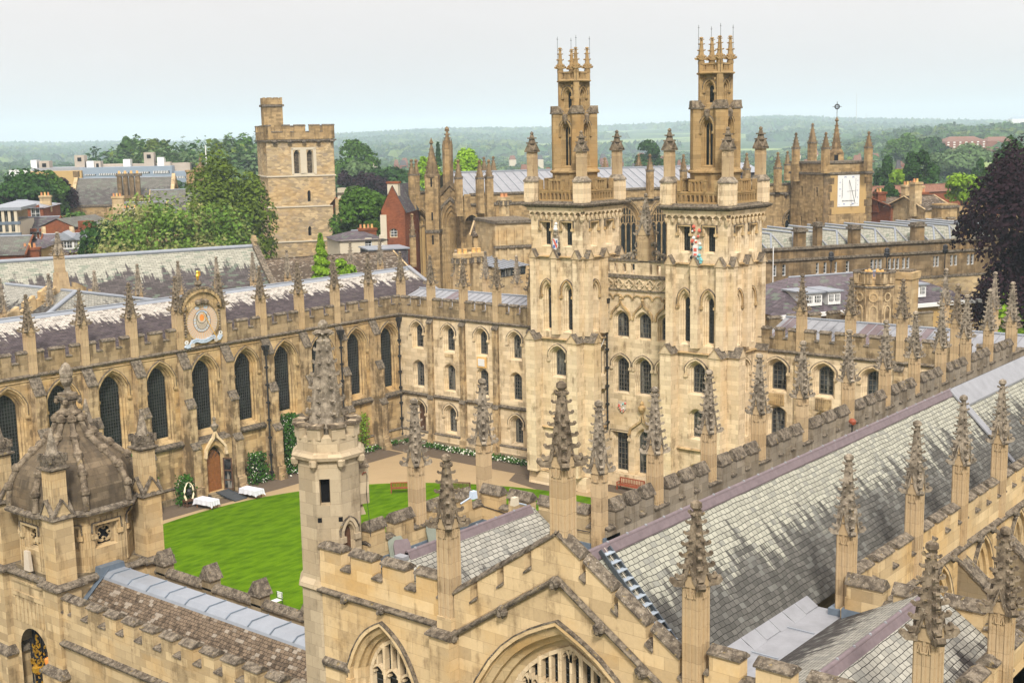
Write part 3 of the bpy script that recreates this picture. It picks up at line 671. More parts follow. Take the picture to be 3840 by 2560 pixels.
for k in range(40):
    a = 2*math.pi*k/40+.07; ca, sa = math.cos(a), math.sin(a)
    b.face([(.72*ca-.014*sa, -.146, CZd+.8*sa+.014*ca), (1.25*ca-.014*sa, -.146, CZd+1.4*sa+.014*ca), (1.25*ca+.014*sa, -.146, CZd+1.4*sa-.014*ca), (.72*ca+.014*sa, -.146, CZd+.8*sa-.014*ca)], 'dialorange')
ring_face(b, .0, CZd+.05, .70, .73, .86, .90, -.15, 'iron'); ring_face(b, 0, CZd+.12, .46, .49, .72, .75, -.15, 'iron')
for k in range(13):
    a = math.pi*(-.08+1.16*k/12)+math.pi; ca, sa = math.cos(a), math.sin(a); da = .13
    c2, s2 = math.cos(a+da), math.sin(a+da)
    b.face([(.51*ca, -.151, CZd+.1+.73*sa), (.51*c2, -.151, CZd+.1+.73*s2), (.69*c2, -.151, CZd+.06+.86*s2), (.69*ca, -.151, CZd+.06+.86*ca*0+.86*sa)], 'dialblue')
ring_face(b, 0, CZd+.06, .5, .69, .73, .86, -.151, 'dialblue', .25*math.pi, .75*math.pi, 12)
ring_face(b, 0, CZd+.35, .0, .40, .0, .48, -.152, 'dialface', n=24); ring_face(b, 0, CZd+.35, .37, .41, .45, .49, -.154, 'iron', n=24); ring_face(b, 0, CZd+.33, 0, .19, 0, .28, -.156, 'dialorange', n=20)
for sg in (-1, 1): ring_face(b, sg*.36, CZd+1.13, .06, .16, .05, .12, -.153, 'dialblue', n=14)
for k in range(-4, 5): b.face([(k*.07-.006, -.153, CZd-.15), (k*.07+.006, -.153, CZd-.15), (k*.11+.008, -.153, CZd-.62+abs(k)*.03), (k*.11-.008, -.153, CZd-.62+abs(k)*.03)], 'iron')
b.fr = None; part('dial_face', b, dial)
b = MB(); b.fr = ((SX, YL, 0), (1.17, 0, 0), (0, 1, 0)); b.tube([(.12, -.16, CZd+.75), (.62, -1.0, CZd-1.3)], .022, 'gold'); b.tube([(.62, -1.0, CZd-1.3), (.5, -.15, CZd-1.25)], .012, 'gold'); b.fr = None; part('gnomon', b, dial)
b = MB(); b.fr = ((SX, YL, 0), (1.17, 0, 0), (0, 1, 0)); b.lathe(0, .1, [(.03, 17.45), (.09, 17.6), (.13, 17.85), (.06, 18.05), (.1, 18.15), (.02, 18.28)], 7, 'gold'); b.box(.04, .2, .03, .17, 17.85, 18.2, 'gold'); b.fr = None; part('gilded_finial', b, dial)
b = MB(); b.fr = ((SX, YL, 0), (1.17, 0, 0), (0, 1, 0))
rp = [(-1.5, 12.46), (-1.35, 12.36), (-1.05, 12.42), (-.85, 12.72), (-.55, 12.78), (-.2, 12.64), (.2, 12.62), (.55, 12.74), (.85, 12.86), (1.1, 12.62), (1.3, 12.66), (1.5, 12.95)]
ribbon(b, rp, .15, -.26, -.12, 'dialblue')
for x, z in ((-1.45, 12.72), (1.42, 13.1), (-.95, 12.42), (1.02, 12.58)): ring_face(b, x, z, .05, .17, .05, .17, -.28, 'white' if abs(x) > 1.2 else 'dialface', n=12)
b.fr = None; scr = part('motto_scroll', b, dial)
def text_mesh(s, size, m, ext=.01):
    cu = bpy.data.curves.new('lettering', 'FONT'); cu.body = s; cu.size = size; cu.extrude = ext; cu.align_x = 'CENTER'; cu.align_y = 'CENTER'
    o = bpy.data.objects.new('lettering', cu); col.objects.link(o); dg = bpy.context.evaluated_depsgraph_get()
    me = bpy.data.meshes.new_from_object(o.evaluated_get(dg)); bpy.data.objects.remove(o); me.materials.clear(); me.materials.append(M[m]); return me
def letter(me, parent, loc, rot):
    o = bpy.data.objects.new('lettering', me); link(o, parent); o.location = Vector(loc)-ORG[parent.name]; o.rotation_euler = rot; return o
mot = 'PEREUNT ET IMPUTANTUR'
xs = np.linspace(-.95, .8, len(mot))
tm = {}
bl = MB()
for ch, x in zip(mot, xs):
    if ch == ' ': continue
    z = np.interp(x, [p[0] for p in rp], [p[1] for p in rp]); sl = np.interp(x+.05, [p[0] for p in rp], [p[1] for p in rp])-np.interp(x-.05, [p[0] for p in rp], [p[1] for p in rp])
    me = tm.setdefault(ch, text_mesh(ch, .15, 'panel', .004)); ca, sa = math.cos(math.atan2(sl, .1)), math.sin(math.atan2(sl, .1))
    for p in me.polygons: bl.face([(SX+1.17*(x+me.vertices[i].co.x*ca-me.vertices[i].co.y*sa), YL-.268-me.vertices[i].co.z, z+me.vertices[i].co.x*sa+me.vertices[i].co.y*ca) for i in p.vertices], 'panel')
bl.fr = None
o = bpy.data.objects.new('lettering', bl.mesh('lettering', ORG[lib.name])); link(o, dial)
# doorway under the sundial bay
b = MB(); dx = 61.75
dfr = ((dx-1.65, YL-1.0, 0), (1, 0, 0), (0, 1, 0)); wall(b, dfr, 3.3, 0, 4.6, [dict(c=1.6, w=1.75, zs=.35, zp=3.3, rise=.95, kind='four')], 'lib'); b.box(dx-1.65, dx+1.65, YL-1.05, YL, 4.55, 4.8, 'cope', .0, .35); b.box(dx-1.65, dx-1.64, YL-.99, YL, 0, 4.6, 'lib'); b.box(dx+1.64, dx+1.65, YL-.99, YL, 0, 4.6, 'lib')
b.fr = ((dx-.05, YL-1.0, 0), (1, 0, 0), (0, 1, 0)); og = [(-1.05, 3.3), (-.95, 4.0), (-.5, 4.55), (-.2, 4.85), (0, 5.4), (.2, 4.85), (.5, 4.55), (.95, 4.0), (1.05, 3.3)]; ribbon(b, og, .1, -.22, 0, 'cream')
b.lathe(0, -.1, [(.12, 5.35), (.3, 5.7), (.34, 5.85), (.14, 6.0), (.1, 6.2), (.17, 6.35), (.1, 6.5), (.02, 6.55)], 8, 'spire2'); b.fr = None
for k in range(3): b.box(dx-1.0, dx+.9, YL-1.5-.3*k, YL-1.0, 0, .36-.12*k, 'grey')
porch = part('doorway', b, lib)
wd = Win(1.75, 2.95, .95, 'four', .16, .35, 'lib', 'darkwood', (1, 1), sill=0)
b = MB(); b.fr = ((dx-.05, YL-.62, 0), (1, 0, 0), (0, 1, 0)); b.extr([(x, z) for x, z in outline(1.5, 2.95, .82, 'four', .3)][::-1], 'y', 0, .08, 'wood')
for x in (-.36, .36):
    for z0, z1 in ((.5, 1.1), (1.2, 2.0), (2.1, 2.85)): b.box(x-.26, x+.26, -.03, 0, z0, z1, 'wood')
for k in range(12): b.lathe(-.55+.1*k, -.02, [(.01, 3.1+.12*((k*5) % 4)), (.06, 3.2+.12*((k*5) % 4)), (.01, 3.3+.12*((k*5) % 4))], 5, 'darkwood')
b.fr = None
dr = MB(); dr.v = list(b.v); dr = b; d1 = part('door', dr, lib)
put('door_surround', wd.reveal, lib, (dx-.05, YL-1.0, .35))
b = MB(); hz = Vector((dx+.7, YL-.95, 0)); dv = Vector((.5, -.87, 0)).normalized()
b.fr = (hz, dv, Vector((-dv.y, dv.x, 0)));
for x in (0, .68): b.box(x, x+.09, -.03, .03, .36, 3.0, 'darkwood')
for z in (.36, 1.1, 1.9, 2.9): b.box(0, .77, -.03, .03, z, z+.1, 'darkwood')
b.box(.06, .7, -.008, .008, .4, 2.95, 'glass'); b.fr = None; part('glazed_door_leaf', b, lib)
# drainpipes
def downpipe(parent, x, y, z0, z1, out, label=None):
    b = MB(); ox, oy = x+out[0]*.14, y+out[1]*.14; b.tube([(ox, oy, z0), (ox, oy, z1)], .07, 'iron', 8)
    b.box(ox-.22, ox+.22, oy-.2, oy+.2, z1-.05, z1+.35, 'iron', -.05, -.05); b.box(ox-.13, ox+.13, oy-.13, oy+.13, z1-.5, z1-.05, 'iron')
    for z in np.arange(z0+.6, z1-.6, 1.5): b.box(ox-.13, ox+.13, oy-.12, oy+.12, z, z+.16, 'iron')
    return part('drainpipe', b, parent, label)
downpipe(lib, 67.5, YL-.75, 0, 11.2, (0, -1)); downpipe(lib, 76.0, YL-.8, 2, 11.4, (0, -1)); downpipe(lib, XE-.25, YL, 0, 11.5, (0, -1))

# ================================================================== EAST RANGE
er = thing('east_range', 'cream three-storey range with round-headed windows and lead roof, flanking the twin towers', 'building', (86, 54, 0))
YN, YS = 63.2, 45.0
PN = [78.62, 74.66, 70.74, 66.8]; PS = [41.55, 37.75, 33.95, 30.15, 26.5]
WN = [80.3, 76.4, 72.45, 68.6, 64.8]; WS = [43.4, 39.62, 35.9, 32.05, 28.3]
def erange_wall(y0, y1, cs, wt, wm, wg, wins, skip=()):
    b = MB(); ops = []
    for c in cs:
        ops += [dict(c=y0-c, w=wt, zs=9.0, zp=10.9, rise=.62, kind='four'), dict(c=y0-c, w=wt, zs=5.35, zp=7.5, rise=.5, kind='four'), dict(c=y0-c, w=wt, zs=1.4 if c != 80.3 else .3, zp=3.45, rise=.62, kind='four')]
    wall(b, ((XE, y0, 0), (0, -1, 0), (1, 0, 0)), y0-y1, 0, 12.15, ops, 'cream')
    for (z0, z1, d) in ((0, .55, .4), (.55, 1.15, .2)): b.box(XE-d, XE+.05, y1, y0, z0, z1, 'grey' if z0 == 0 else 'cream')
    part('wall', b, er)
    b = MB(); course(b, (XE, y0), (XE, y1), (-1, 0, 0), 12.02, .24, .2, 'cope'); course(b, (XE, y0), (XE, y1), (-1, 0, 0), 4.6, .3, .24, 'cope'); course(b, (XE, y0), (XE, y1), (-1, 0, 0), 1.1, .2, .26, 'cope'); part('string_course', b, er)
    for c in cs:
        wins[0].put(er, (XE, c, 9.0), W_); wins[1].put(er, (XE, c, 5.35), W_)
        if c != 80.3: wins[2].put(er, (XE, c, 1.4), W_)
        else:
            wdr.put(er, (XE, c, .3), W_, 'arched doorway with a dark door')
wdr = Win(1.5, 3.15, .62, 'four', .28, .5, 'cream', 'darkwood', (1, 1), hood=.12, sill=.05)
def ewins(w, nb): return (Win(w, 1.9, .62, 'four', .3, .5, 'cream', 'glass', (nb, 6), 'sash', .03, hood=.12, sill=.15, drop=.35), Win(w, 2.15, .5, 'four', .32, .4, 'cream', 'glass', (nb, 7), 'sash', .03, sill=.12), Win(w, 2.05, .62, 'four', .3, .5, 'cream', 'glass', (nb, 6), 'sash', .03, hood=.12, sill=.15, drop=.35))
wN, wS = ewins(1.5, 3), ewins(1.75, 3)
erange_wall(YL, YN, WN, 1.5, 1.5, 1.5, wN); erange_wall(YS, 24.5, WS, 1.75, 1.75, 1.75, wS)
for c in WS:        # fringed aprons below the upper windows
    b = MB()
    b.box(XE-.05, XE+.02, c-.62, c+.62, 8.0, 8.9, 'lib')
    for k in range(8): b.box(XE-.09, XE, c-.6+.157*k, c-.53+.157*k, 8.05, 8.85, 'lib')
    part('apron_panel', b, er)
b = MB()
for c in WN[1:2]:
    b.box(XE-.05, XE+.02, c-.5, c+.5, 8.05, 8.9, 'cream')
    for k in range(7): b.box(XE-.08, XE, c-.5+.15*k, c-.42+.15*k, 8.55, 8.88, 'lib')
part('apron_panel', b, er)
b = MB(); b.box(XE-.1, XE, 71.9, 73.0, 8.0, 8.95, 'potyellow'); b.box(XE-.14, XE, 72.08, 72.82, 8.15, 8.8, 'white'); part('inscription_tablet', b, er, 'white oval tablet in a scrolled buff frame')
pil = buttress_mesh(.6, [(0, .55, .62), (.55, 1.15, .5), (1.2, 4.5, .34), (4.75, 11.6, .24)], 11.9, 'butt')
for y in PN+PS: put('buttress', pil, er, (XE, y, 0), W_)
pin_er = pin_meshes(.56, 3.1, 2.7, .6, 6, 'shaft', 'spire', .19, 0)
for y in PN+PS: pinn(pin_er, er, (XE+.2, y, 12.15))
for (px, py) in ((3549, 1006), (3733, 1022), (1819, 939), (1709, 930), (1936, 952)):
    d = ray(px, py); q = d*(93.0/d.x); pinn(pin_libn, er, (93.0, q.y, 28+q.z-5.7), 0)
for y0, y1, ps in ((YL, YN, PN), (YS, 24.5, PS)):
    L = y0-y1; mer = []; ed = [y0-p for p in ps]; pts = [0]+ed+[L]
    for a, c in zip(pts, pts[1:]):
        a2, c2 = a+(.33 if a else .3), c-(.33 if c < L else .1)
        if c2-a2 < 1.2: continue
        n = 3 if c2-a2 > 2.4 else 2; g = .42; mw_ = (c2-a2-g*(n-1))/n
        mer += [(a2+k*(mw_+g), a2+k*(mw_+g)+mw_) for k in range(n)]
    batt(er, (XE, y0), (XE, y1), (1, 0, 0), 12.2, 13.1, 13.92, .38, mer, m='parapet')
for y0, y1 in ((YL+1.5, YN), (YS, 24.5)):
    b = MB()
    b.face([(XE+.35, y0, 12.75), (XE+.35, y1, 12.75), (XE+4.5, y1, 14.0), (XE+4.5, y0, 14.0)], 'leadpale'); b.face([(XE+4.5, y0, 14.0), (XE+4.5, y1, 14.0), (XE+9, y1, 12.6), (XE+9, y0, 12.6)], 'leadpale')
    for y in np.arange(y1+.3, y0, .75): b.tube([(XE+.4, y, 12.8), (XE+4.5, y, 14.03), (XE+9, y, 12.63)], .035, 'leadpale', 4)
    b.face([(XE+.4, y0, 12.74), (XE+9, y0, 12.74), (XE+4.5, y0, 14.0)], 'cream')
    b.tube([(XE+4.5, y1, 14.05), (XE+4.5, y0, 14.05)], .09, 'lead')
    b.box(XE+8.8, XE+9.2, y1, y0, 0, 13.3, 'gate')
    for a, c in ((78, 79.2), (68, 69.5), (36.5, 38.3), (33.2, 33.9), (43.5, 44.6)):
        if y1 < a < y0: b.face([(XE+.5, c, 12.83), (XE+.5, a, 12.83), (XE+4.4, a, 14.0), (XE+4.4, c, 14.0)], 'ridge')
    part('lead_roof', b, er)
# centre bay between the towers
XB, B0, B1 = 83.0, 58.1, 50.1
b = MB(); ops, opg = [], []; UC = [1.62, 3.72, 5.82]
for c in UC: ops += [dict(c=c, w=1.6, zs=12.2, zp=13.85, rise=.62, kind='four'), dict(c=c, w=1.6, zs=7.7, zp=10.15, rise=.62, kind='four')]
opg += [dict(c=1.62-.12, w=1.61, zs=1.15, zp=4.45, rise=0, kind='flat'), dict(c=3.72-.06, w=1.61, zs=1.15, zp=4.2, rise=.85, kind='four')]
wall(b, ((XB, B0, 0), (0, -1, 0), (1, 0, 0)), B0-B1, 7.2, 17.3, ops, 'cream'); wall(b, ((XB, B0, 0), (0, -1, 0), (1, 0, 0)), B0-B1, 0, 7.2, opg, 'cream'); b.box(XB-.35, XB, B1, B0, 0, 1.1, 'cream'); b.box(XB+1.0, XB+8, B1, B0, 12, 17.2, 'cream'); part('wall', b, er)
wb1 = Win(1.6, 1.65, .62, 'four', .26, .45, 'cream', 'glass', (4, 5), 'sash', .03, sill=.1); wb2 = Win(1.6, 2.45, .62, 'four', .26, .45, 'cream', 'glass', (4, 8), 'sash', .03, hood=.1, sill=.1, drop=.3)
wb3 = Win(1.61, 3.3, 0, 'flat', .3, .45, 'cream', 'glass', (3, 7), 'sash', .035, hood=.1, sill=.1, drop=.4); wb4 = Win(1.61, 3.05, .85, 'four', .26, .45, 'cream', 'glass', (3, 7), 'sash', .035, sill=.1)
for c in UC: wb1.put(er, (XB, B0-c, 12.2), W_); wb2.put(er, (XB, B0-c, 7.7), W_)
wb3.put(er, (XB, B0-1.5, 1.15), W_); wb4.put(er, (XB, B0-3.66, 1.15), W_)
b = MB(); b.fr = ((XB, B0, 0), (0, -1, 0), (1, 0, 0)); L = B0-B1
for c in UC:
    ribbon(b, [(c-.92, 13.75), (c-.82, 14.25), (c-.45, 14.65), (c-.15, 14.85), (c, 15.3), (c+.15, 14.85), (c+.45, 14.65), (c+.82, 14.25), (c+.92, 13.75)], .075, -.13, .01, 'lib'); b.lathe(c, -.08, [(.04, 15.2), (.15, 15.35), (.07, 15.5), (.14, 15.6), (.02, 15.75)], 6, 'lib')
for k in range(8): ribbon(b, [(.45+.93*k+x, 15.35+z) for x, z in arch(.86, .38, 'round', 4)], .05, -.1, .01, 'lib')
ribbon(b, [(3.66-1.3, 4.3), (3.66-1.1, 4.9), (3.66-.5, 5.35), (3.66-.15, 5.6), (3.66, 6.3), (3.66+.15, 5.6), (3.66+.5, 5.35), (3.66+1.1, 4.9), (3.66+1.3, 4.3)], .09, -.18, .01, 'lib'); b.lathe(3.66, -.12, [(.08, 6.2), (.3, 6.6), (.32, 6.8), (.12, 6.95), (.16, 7.1), (.03, 7.3)], 8, 'lib')
b.box(0, L, -.12, .02, 16.05, 16.15, 'cope'); b.box(0, L, -.05, .02, 16.15, 17.1, 'cream')
for k in range(8):
    c = .55+.98*k; b.box(c-.46, c-.41, -.1, -.04, 16.15, 17.1, 'cream')
    for q in range(4):
        a = q*math.pi/2; ribbon(b, [(c+.2*math.cos(a)+.17*math.cos(t), 16.62+.2*math.sin(a)+.17*math.sin(t)) for t in np.linspace(a-2, a+2, 7)], .045, -.17, -.04, 'cream')
b.fr = None; part('carved_band', b, er)
b = MB(); b.fr = ((XB, B0, 0), (0, -1, 0), (1, 0, 0)); b.box(0, L, -.2, .35, 17.1, 17.35, 'cope', 0, .05)
xs = [.3+.8*k for k in range(10)]
b.box(0, L, -.02, .3, 17.3, 17.45, 'cream'); b.box(0, L, -.02, .3, 18.22, 18.38, 'cream'); b.box(0, L, -.12, .4, 18.38, 18.55, 'cope')
for k in range(11): x = -.02+.8*k; b.box(max(0, x-.21), min(L, x+.21), -.02, .3, 17.45, 18.22, 'cream')
b.box(3.3, 4.4, -.1, .4, 17.3, 18.5, 'cream'); b.fr = None; part('pierced_parapet', b, er)
pin_c = pin_meshes(.95, 2.1, 3.3, .9, 7, 'shaft', 'spire2', .2, 0)
pinn(pin_c, er, (XB+.25, 54.25, 18.5))
b = MB(); b.fr = ((XB+.25, 54.25, 0), (0, -1, 0), (1, 0, 0))
for sg in (-1, 1):
    for (x, z, r) in ((.85, 19.0, .45), (1.5, 18.85, .3), (.7, 19.75, .25), (2.1, 18.7, .18)): ribbon(b, [(sg*(x+r*math.cos(t)*(1-.08*i)), z+r*math.sin(t)*(1-.08*i)) for i, t in enumerate(np.linspace(-1, 5.5, 14))], .07, -.15, .15, 'spire2')
b.fr = None; part('scrollwork', b, er)
b = MB(); b.fr = ((XB-.02, 56.35, 6.62), (0, -1, 0), (1, 0, 0)); b.extr([(-.36, .42), (-.36, -.2), (0, -.52), (.36, -.2), (.36, .42)][::-1], 'y', -.1, 0, 'dialface'); ra = random.Random(4)
for k in range(16): x, z = ra.uniform(-.36, .36), ra.uniform(-.4, .45); r = ra.uniform(.05, .1); b.lathe(x*(1 if z > -.2 else .5), -.1, [(.02, z-r), (r, z), (.02, z+r)], 6, 'paintred' if abs(x) > .15 else ra.choice(['white', 'paintteal', 'iron']))
b.fr = None; part('coat_of_arms', b, er, 'small red and green shield on the wall above the bench')
downpipe(er, XB, 57.75, 4.5, 15.0, (-1, 0)); 
b = MB(); b.tube([(XB-.2, 58.3, 12.3), (XB-.2, 58.3, 16.9)], .05, 'white'); b.tube([(80.2, 58.0-.15, 9), (80.2+2.6, 57.85, 12.3)], .02, 'white'); part('drainpipe', b, er, 'slim white pipe beside the left tower')

# ================================================================== TWIN TOWERS
wt_top = Win(.95, 1.9, 0, 'flat', .16, .5, 'cream', 'leaded', (3, 6), 'came', .025, hood=.12, sill=.12, drop=.45, hoodm='lib')
wt_lan = Win(1.0, 3.15, .85, 'pt', .27, .5, 'cream', 'leaded', (3, 12), 'came', .025, hood=.12, sill=.2, drop=.2, hoodm='lib')
wt_bl = Win(1.0, 3.15, .85, 'pt', .22, .4, 'cream', 'cream', (1, 1), hood=.12, sill=.2, drop=.2, hoodm='lib'); wt_tbl = Win(.95, 1.9, 0, 'flat', .16, .45, 'cream', 'cream', (1, 1), hood=.12, sill=.12, drop=.45, hoodm='lib')
wt_mid = Win(1.6, 1.95, .62, 'four', .3, .5, 'cream', 'glass', (4, 6), 'sash', .03, hood=.12, sill=.15, drop=.4); wt_low = Win(1.6, 1.9, .5, 'four', .34, .5, 'cream', 'glass', (4, 6), 'sash', .03, sill=.15)
wl1 = Win(.98, 2.75, .75, 'pt', .2, .4, 'lantern', 'leaded', (2, 1), 'lantern', .09, hood=.1, sill=.1, drop=.2, hoodm='lantern'); wl2 = Win(.78, 1.1, .5, 'pt', .2, .35, 'lantern', 'leaded', (1, 1), hood=.09, sill=.1, drop=.1, hoodm='lantern')
pin_lan = pin_meshes(.36, .95, 1.65, .3, 3, 'lantern', 'lantern', .16, 0, False)
gp1 = gabled_pilaster(.62, .42, 12.6, 18.7, .62, 'cream'); gp0 = gabled_pilaster(.98, 1.0, 1.2, 12.1, .65, 'cream'); gpb = gabled_pilaster(.9, .75, 1.2, 12.1, .65, 'grey')
TS = 5.1
def twin_tower(Ys, label, arms):
    X0 = 80.0; Yn = Ys+TS; cx, cy = X0+TS/2, Ys+TS/2
    t = thing('gothic_tower', label, 'tower', (cx, cy, 0), 'twin gothic towers')
    fW = ((X0, Yn, 0), (0, -1, 0), (1, 0, 0)); fS = ((X0, Ys, 0), (1, 0, 0), (0, 1, 0))
    b = MB()
    U1, U2 = 1.5, 3.6
    opW = []
    for c in (U1, U2): opW += [dict(c=c, w=.95, zs=19.6, zp=21.5, rise=0, kind='flat')]
    b2 = [dict(c=c+.001, w=1.0, zs=12.75, zp=15.9, rise=.85, kind='pt') for c in (1.55, 3.55)]
    b3 = [dict(c=2.55, w=1.6, zs=9.0, zp=10.95, rise=.62, kind='four'), dict(c=2.55, w=1.6, zs=5.6, zp=7.5, rise=.5, kind='four'), dict(c=2.55, w=1.6, zs=1.4, zp=3.3, rise=.5, kind='four')]
    for fr in (fW, fS):
        wall(b, fr, TS, 18.9, 22.6, opW, 'cream'); wall(b, fr, TS, 12.4, 18.9, b2, 'cream'); wall(b, fr, TS, 0, 12.4, b3, 'cream')
    b.box(X0+TS-.1, X0+TS, Ys+.01, Yn, 0, 22.6, 'cream'); b.box(X0+.01, X0+TS, Yn-.1, Yn, 0, 22.6, 'cream')
    b.box(X0-.5, X0+TS, Ys-.5, Yn+.3, 0, 1.15, 'cream', .08, .08)
    part('wall', b, t)
    for (o, u, v), rz, gl in ((fW, W_, 1), (fS, S_, 0)):
        P = lambda c, z: (o[0]+u[0]*c, o[1]+u[1]*c, z)
        for c in (U1, U2): (wt_top if gl else wt_tbl).put(t, P(c, 19.6), rz)
        for c in (1.55, 3.55): (wt_lan if gl else wt_bl).put(t, P(c, 12.75), rz)
        wt_mid.put(t, P(2.55, 9.0), rz); wt_low.put(t, P(2.55, 5.6), rz); wt_low.put(t, P(2.55, 1.4), rz)
        for c in (.42, 2.55, TS-.42): put('buttress', gp1, t, P(c, 0), rz)
        for c in (.45, TS-.45): put('buttress', gp0, t, P(c, 0), rz)
    for z, d in ((18.72, .3), (12.1, .3), (4.75, .3), (1.12, .6)):
        b = MB()
        for (p, q, n) in (((X0, Yn), (X0, Ys), (-1, 0, 0)), ((X0-.0, Ys), (X0+TS, Ys), (0, -1, 0))): course(b, p, q, n, z, .16, d*.8, 'lib')
        part('string_course', b, t)
    b = MB()
    def sq(d, z): h = TS/2+d; return [(cx-h, cy-h, z), (cx+h, cy-h, z), (cx+h, cy+h, z), (cx-h, cy+h, z)]
    b.loft([sq(.22, 22.42), sq(.26, 22.7)], 'cream', True); b.loft([sq(.26, 22.7), sq(.34, 22.74), sq(.55, 22.86), sq(.6, 22.98), sq(.3, 23.08), sq(.26, 23.16), sq(0, 23.2)], 'cope', False, True)
    for fr in (fW, fS):
        b.fr = fr
        for k in range(9):
            c = TS*(k+.5)/9; w9 = TS/9
            pts = [(c+x, 22.05+z) for x, z in arch(w9, .3, 'pt', 4)]
            for (a0, z0), (a1, z1) in zip(pts, pts[1:]): b.face([(a0, -.22, z0), (a1, -.22, z1), (a1, -.22, 22.45), (a0, -.22, 22.45)], 'cream'); b.face([(a0, -.22, z0), (a0, 0, z0), (a1, 0, z1), (a1, -.22, z1)], 'cream')
            b.lathe(c-w9/2, -.12, [(.03, 21.72), (.1, 21.85), (.14, 22.06), (.12, 22.1)], 6, 'cream')
        b.lathe(TS, -.1, [(.05, 21.6), (.15, 21.8), (.2, 22.06)], 6, 'cream')
    b.fr = None; part('corbelled_cornice', b, t)
    b = MB(); z0 = 23.12
    for (p, u) in (((X0+.1, Yn-.1), (0, -1, 0)), ((X0+.1, Ys+.1), (1, 0, 0)), ((X0+TS-.1, Yn-.1), (0, -1, 0)), ((X0+.1, Yn-.1), (1, 0, 0))):
        b.fr = (p, u, (u[1]*-1, u[0], 0)); L = TS-.2; a, c = .75, L-.75
        b.box(a, c, -.12, .12, z0, z0+.2, 'lantern'); b.box(a, c, -.13, .13, z0+.8, z0+.95, 'lantern')
        n = 9
        for k in range(n+1): x = a+(c-a)*k/n; b.box(x-.055, x+.055, -.1, .1, z0+.2, z0+.8, 'lantern')
        for k in range(n): x = a+(c-a)*(k+.5)/n; b.box(x-.14, x+.14, -.08, .08, z0+.68, z0+.82, 'lantern')
        m0, m1 = L/2-.72, L/2+.72; b.box(m0, m1, -.13, .13, z0+1.66, z0+1.82, 'lantern'); b.box(m0, m0+.16, -.13, .13, z0+.9, z0+1.7, 'lantern'); b.box(m1-.16, m1, -.13, .13, z0+.9, z0+1.7, 'lantern')
        for k in range(4): x = m0+.24+.32*k; b.box(x-.05, x+.05, -.09, .09, z0+.9, z0+1.7, 'lantern')
        for x in (a, c-.3): b.box(x, x+.3, -.13, .13, z0+.9, z0+1.75, 'lantern')
    b.fr = None; part('pierced_parapet', b, t)
    for sx, sy in ((0, 0), (1, 0), (0, 1), (1, 1)):
        put('corner_pinnacle', cpin, t, (X0+.12+sx*(TS-.24), Ys+.12+sy*(TS-.24), 23.1))
    b = MB(); oc = lambda r, z: [(cx+r/math.cos(math.pi/8)*math.cos(math.pi/8+k*math.pi/4), cy+r/math.cos(math.pi/8)*math.sin(math.pi/8+k*math.pi/4), z) for k in range(8)]
    b.loft([oc(1.72, 22.9), oc(1.72, 25.3), oc(1.9, 25.4), oc(1.9, 25.5), oc(1.62, 25.75)], 'lantern', False, True)
    def stage(h, z0, z1, ops, wd, rho):
        fr = [((cx-h, cy+h, 0), (0, -1, 0), (1, 0, 0)), ((cx-h, cy-h, 0), (1, 0, 0), (0, 1, 0)), ((cx+h, cy-h, 0), (0, 1, 0), (-1, 0, 0)), ((cx+h, cy+h, 0), (-1, 0, 0), (0, -1, 0))]
        for f in fr: wall(b, f, 2*h, z0, z1, ops, 'lantern')
        for q in range(4):
            a = math.pi/4+q*math.pi/2; b.fr = ((cx, cy, 0), (math.cos(a), math.sin(a), 0), (-math.sin(a), math.cos(a), 0))
            b.box(h*.9, rho, -wd/2, wd/2, z0, z1, 'lantern'); b.box(h*.9, rho+.03, -wd*.22, wd*.22, z0+.1, z1-.2, 'lantern')
        b.fr = None
    stage(1.16, 25.6, 30.1, [dict(c=1.16, w=.98, zs=25.85, zp=28.55, rise=.75, kind='pt')], .92, 1.78)
    for q in range(4):
        a = math.pi/4+q*math.pi/2; b.fr = ((cx, cy, 0), (math.cos(a), math.sin(a), 0), (-math.sin(a), math.cos(a), 0)); b.box(.9, 1.9, -.52, .52, 30.0, 30.12, 'cope'); b.extr([(-.52, 30.12), (.52, 30.12), (.36, 30.62), (-.36, 30.62)], 'x', 1.1, 1.86, 'spire'); b.box(.8, 1.2, -.4, .4, 30.1, 30.6, 'lantern')
        a = q*math.pi/2; b.fr = ((cx, cy, 0), (math.cos(a), math.sin(a), 0), (-math.sin(a), math.cos(a), 0)); b.lathe(1.22, 0, [(.08, 29.2), (.2, 29.5), (.24, 29.85), (.12, 30.0)], 6, 'spire')
        for sg in (-1, 1): b.extr([(sg*.55-.32, 30.0), (sg*.55+.32, 30.0), (sg*.55, 30.55)], 'x', .8, 1.26, 'spire')
    b.fr = None
    stage(.82, 30.05, 32.6, [dict(c=.82, w=.78, zs=30.35, zp=31.45, rise=.5, kind='pt')], .46, 1.24)
    b.loft([oc(1.16, 32.45), oc(1.3, 32.52), oc(1.3, 32.6), oc(1.1, 32.68)], 'lantern', True, True)
    for q in range(4):
        a = q*math.pi/2; b.fr = ((cx, cy, 0), (math.cos(a), math.sin(a), 0), (-math.sin(a), math.cos(a), 0)); b.box(.72, .86, -.8, .8, 32.65, 32.8, 'lantern'); b.box(.7, .88, -.82, .82, 33.16, 33.28, 'lantern')
        for k in range(7): b.box(.74, .84, -.72+.24*k-.05, -.72+.24*k+.05, 32.8, 33.16, 'lantern')
        b.box(.76, .82, -.2, .2, 32.8, 33.16, 'lantern')
        for sg in (-1, 1):
            for k in range(2): b.lathe(.83, sg*(.42+.2*k), [(.02, 31.95), (.11, 32.08), (.11, 32.2), (.02, 32.34)], 6, 'lantern')
    b.fr = None; part('lantern', b, t)
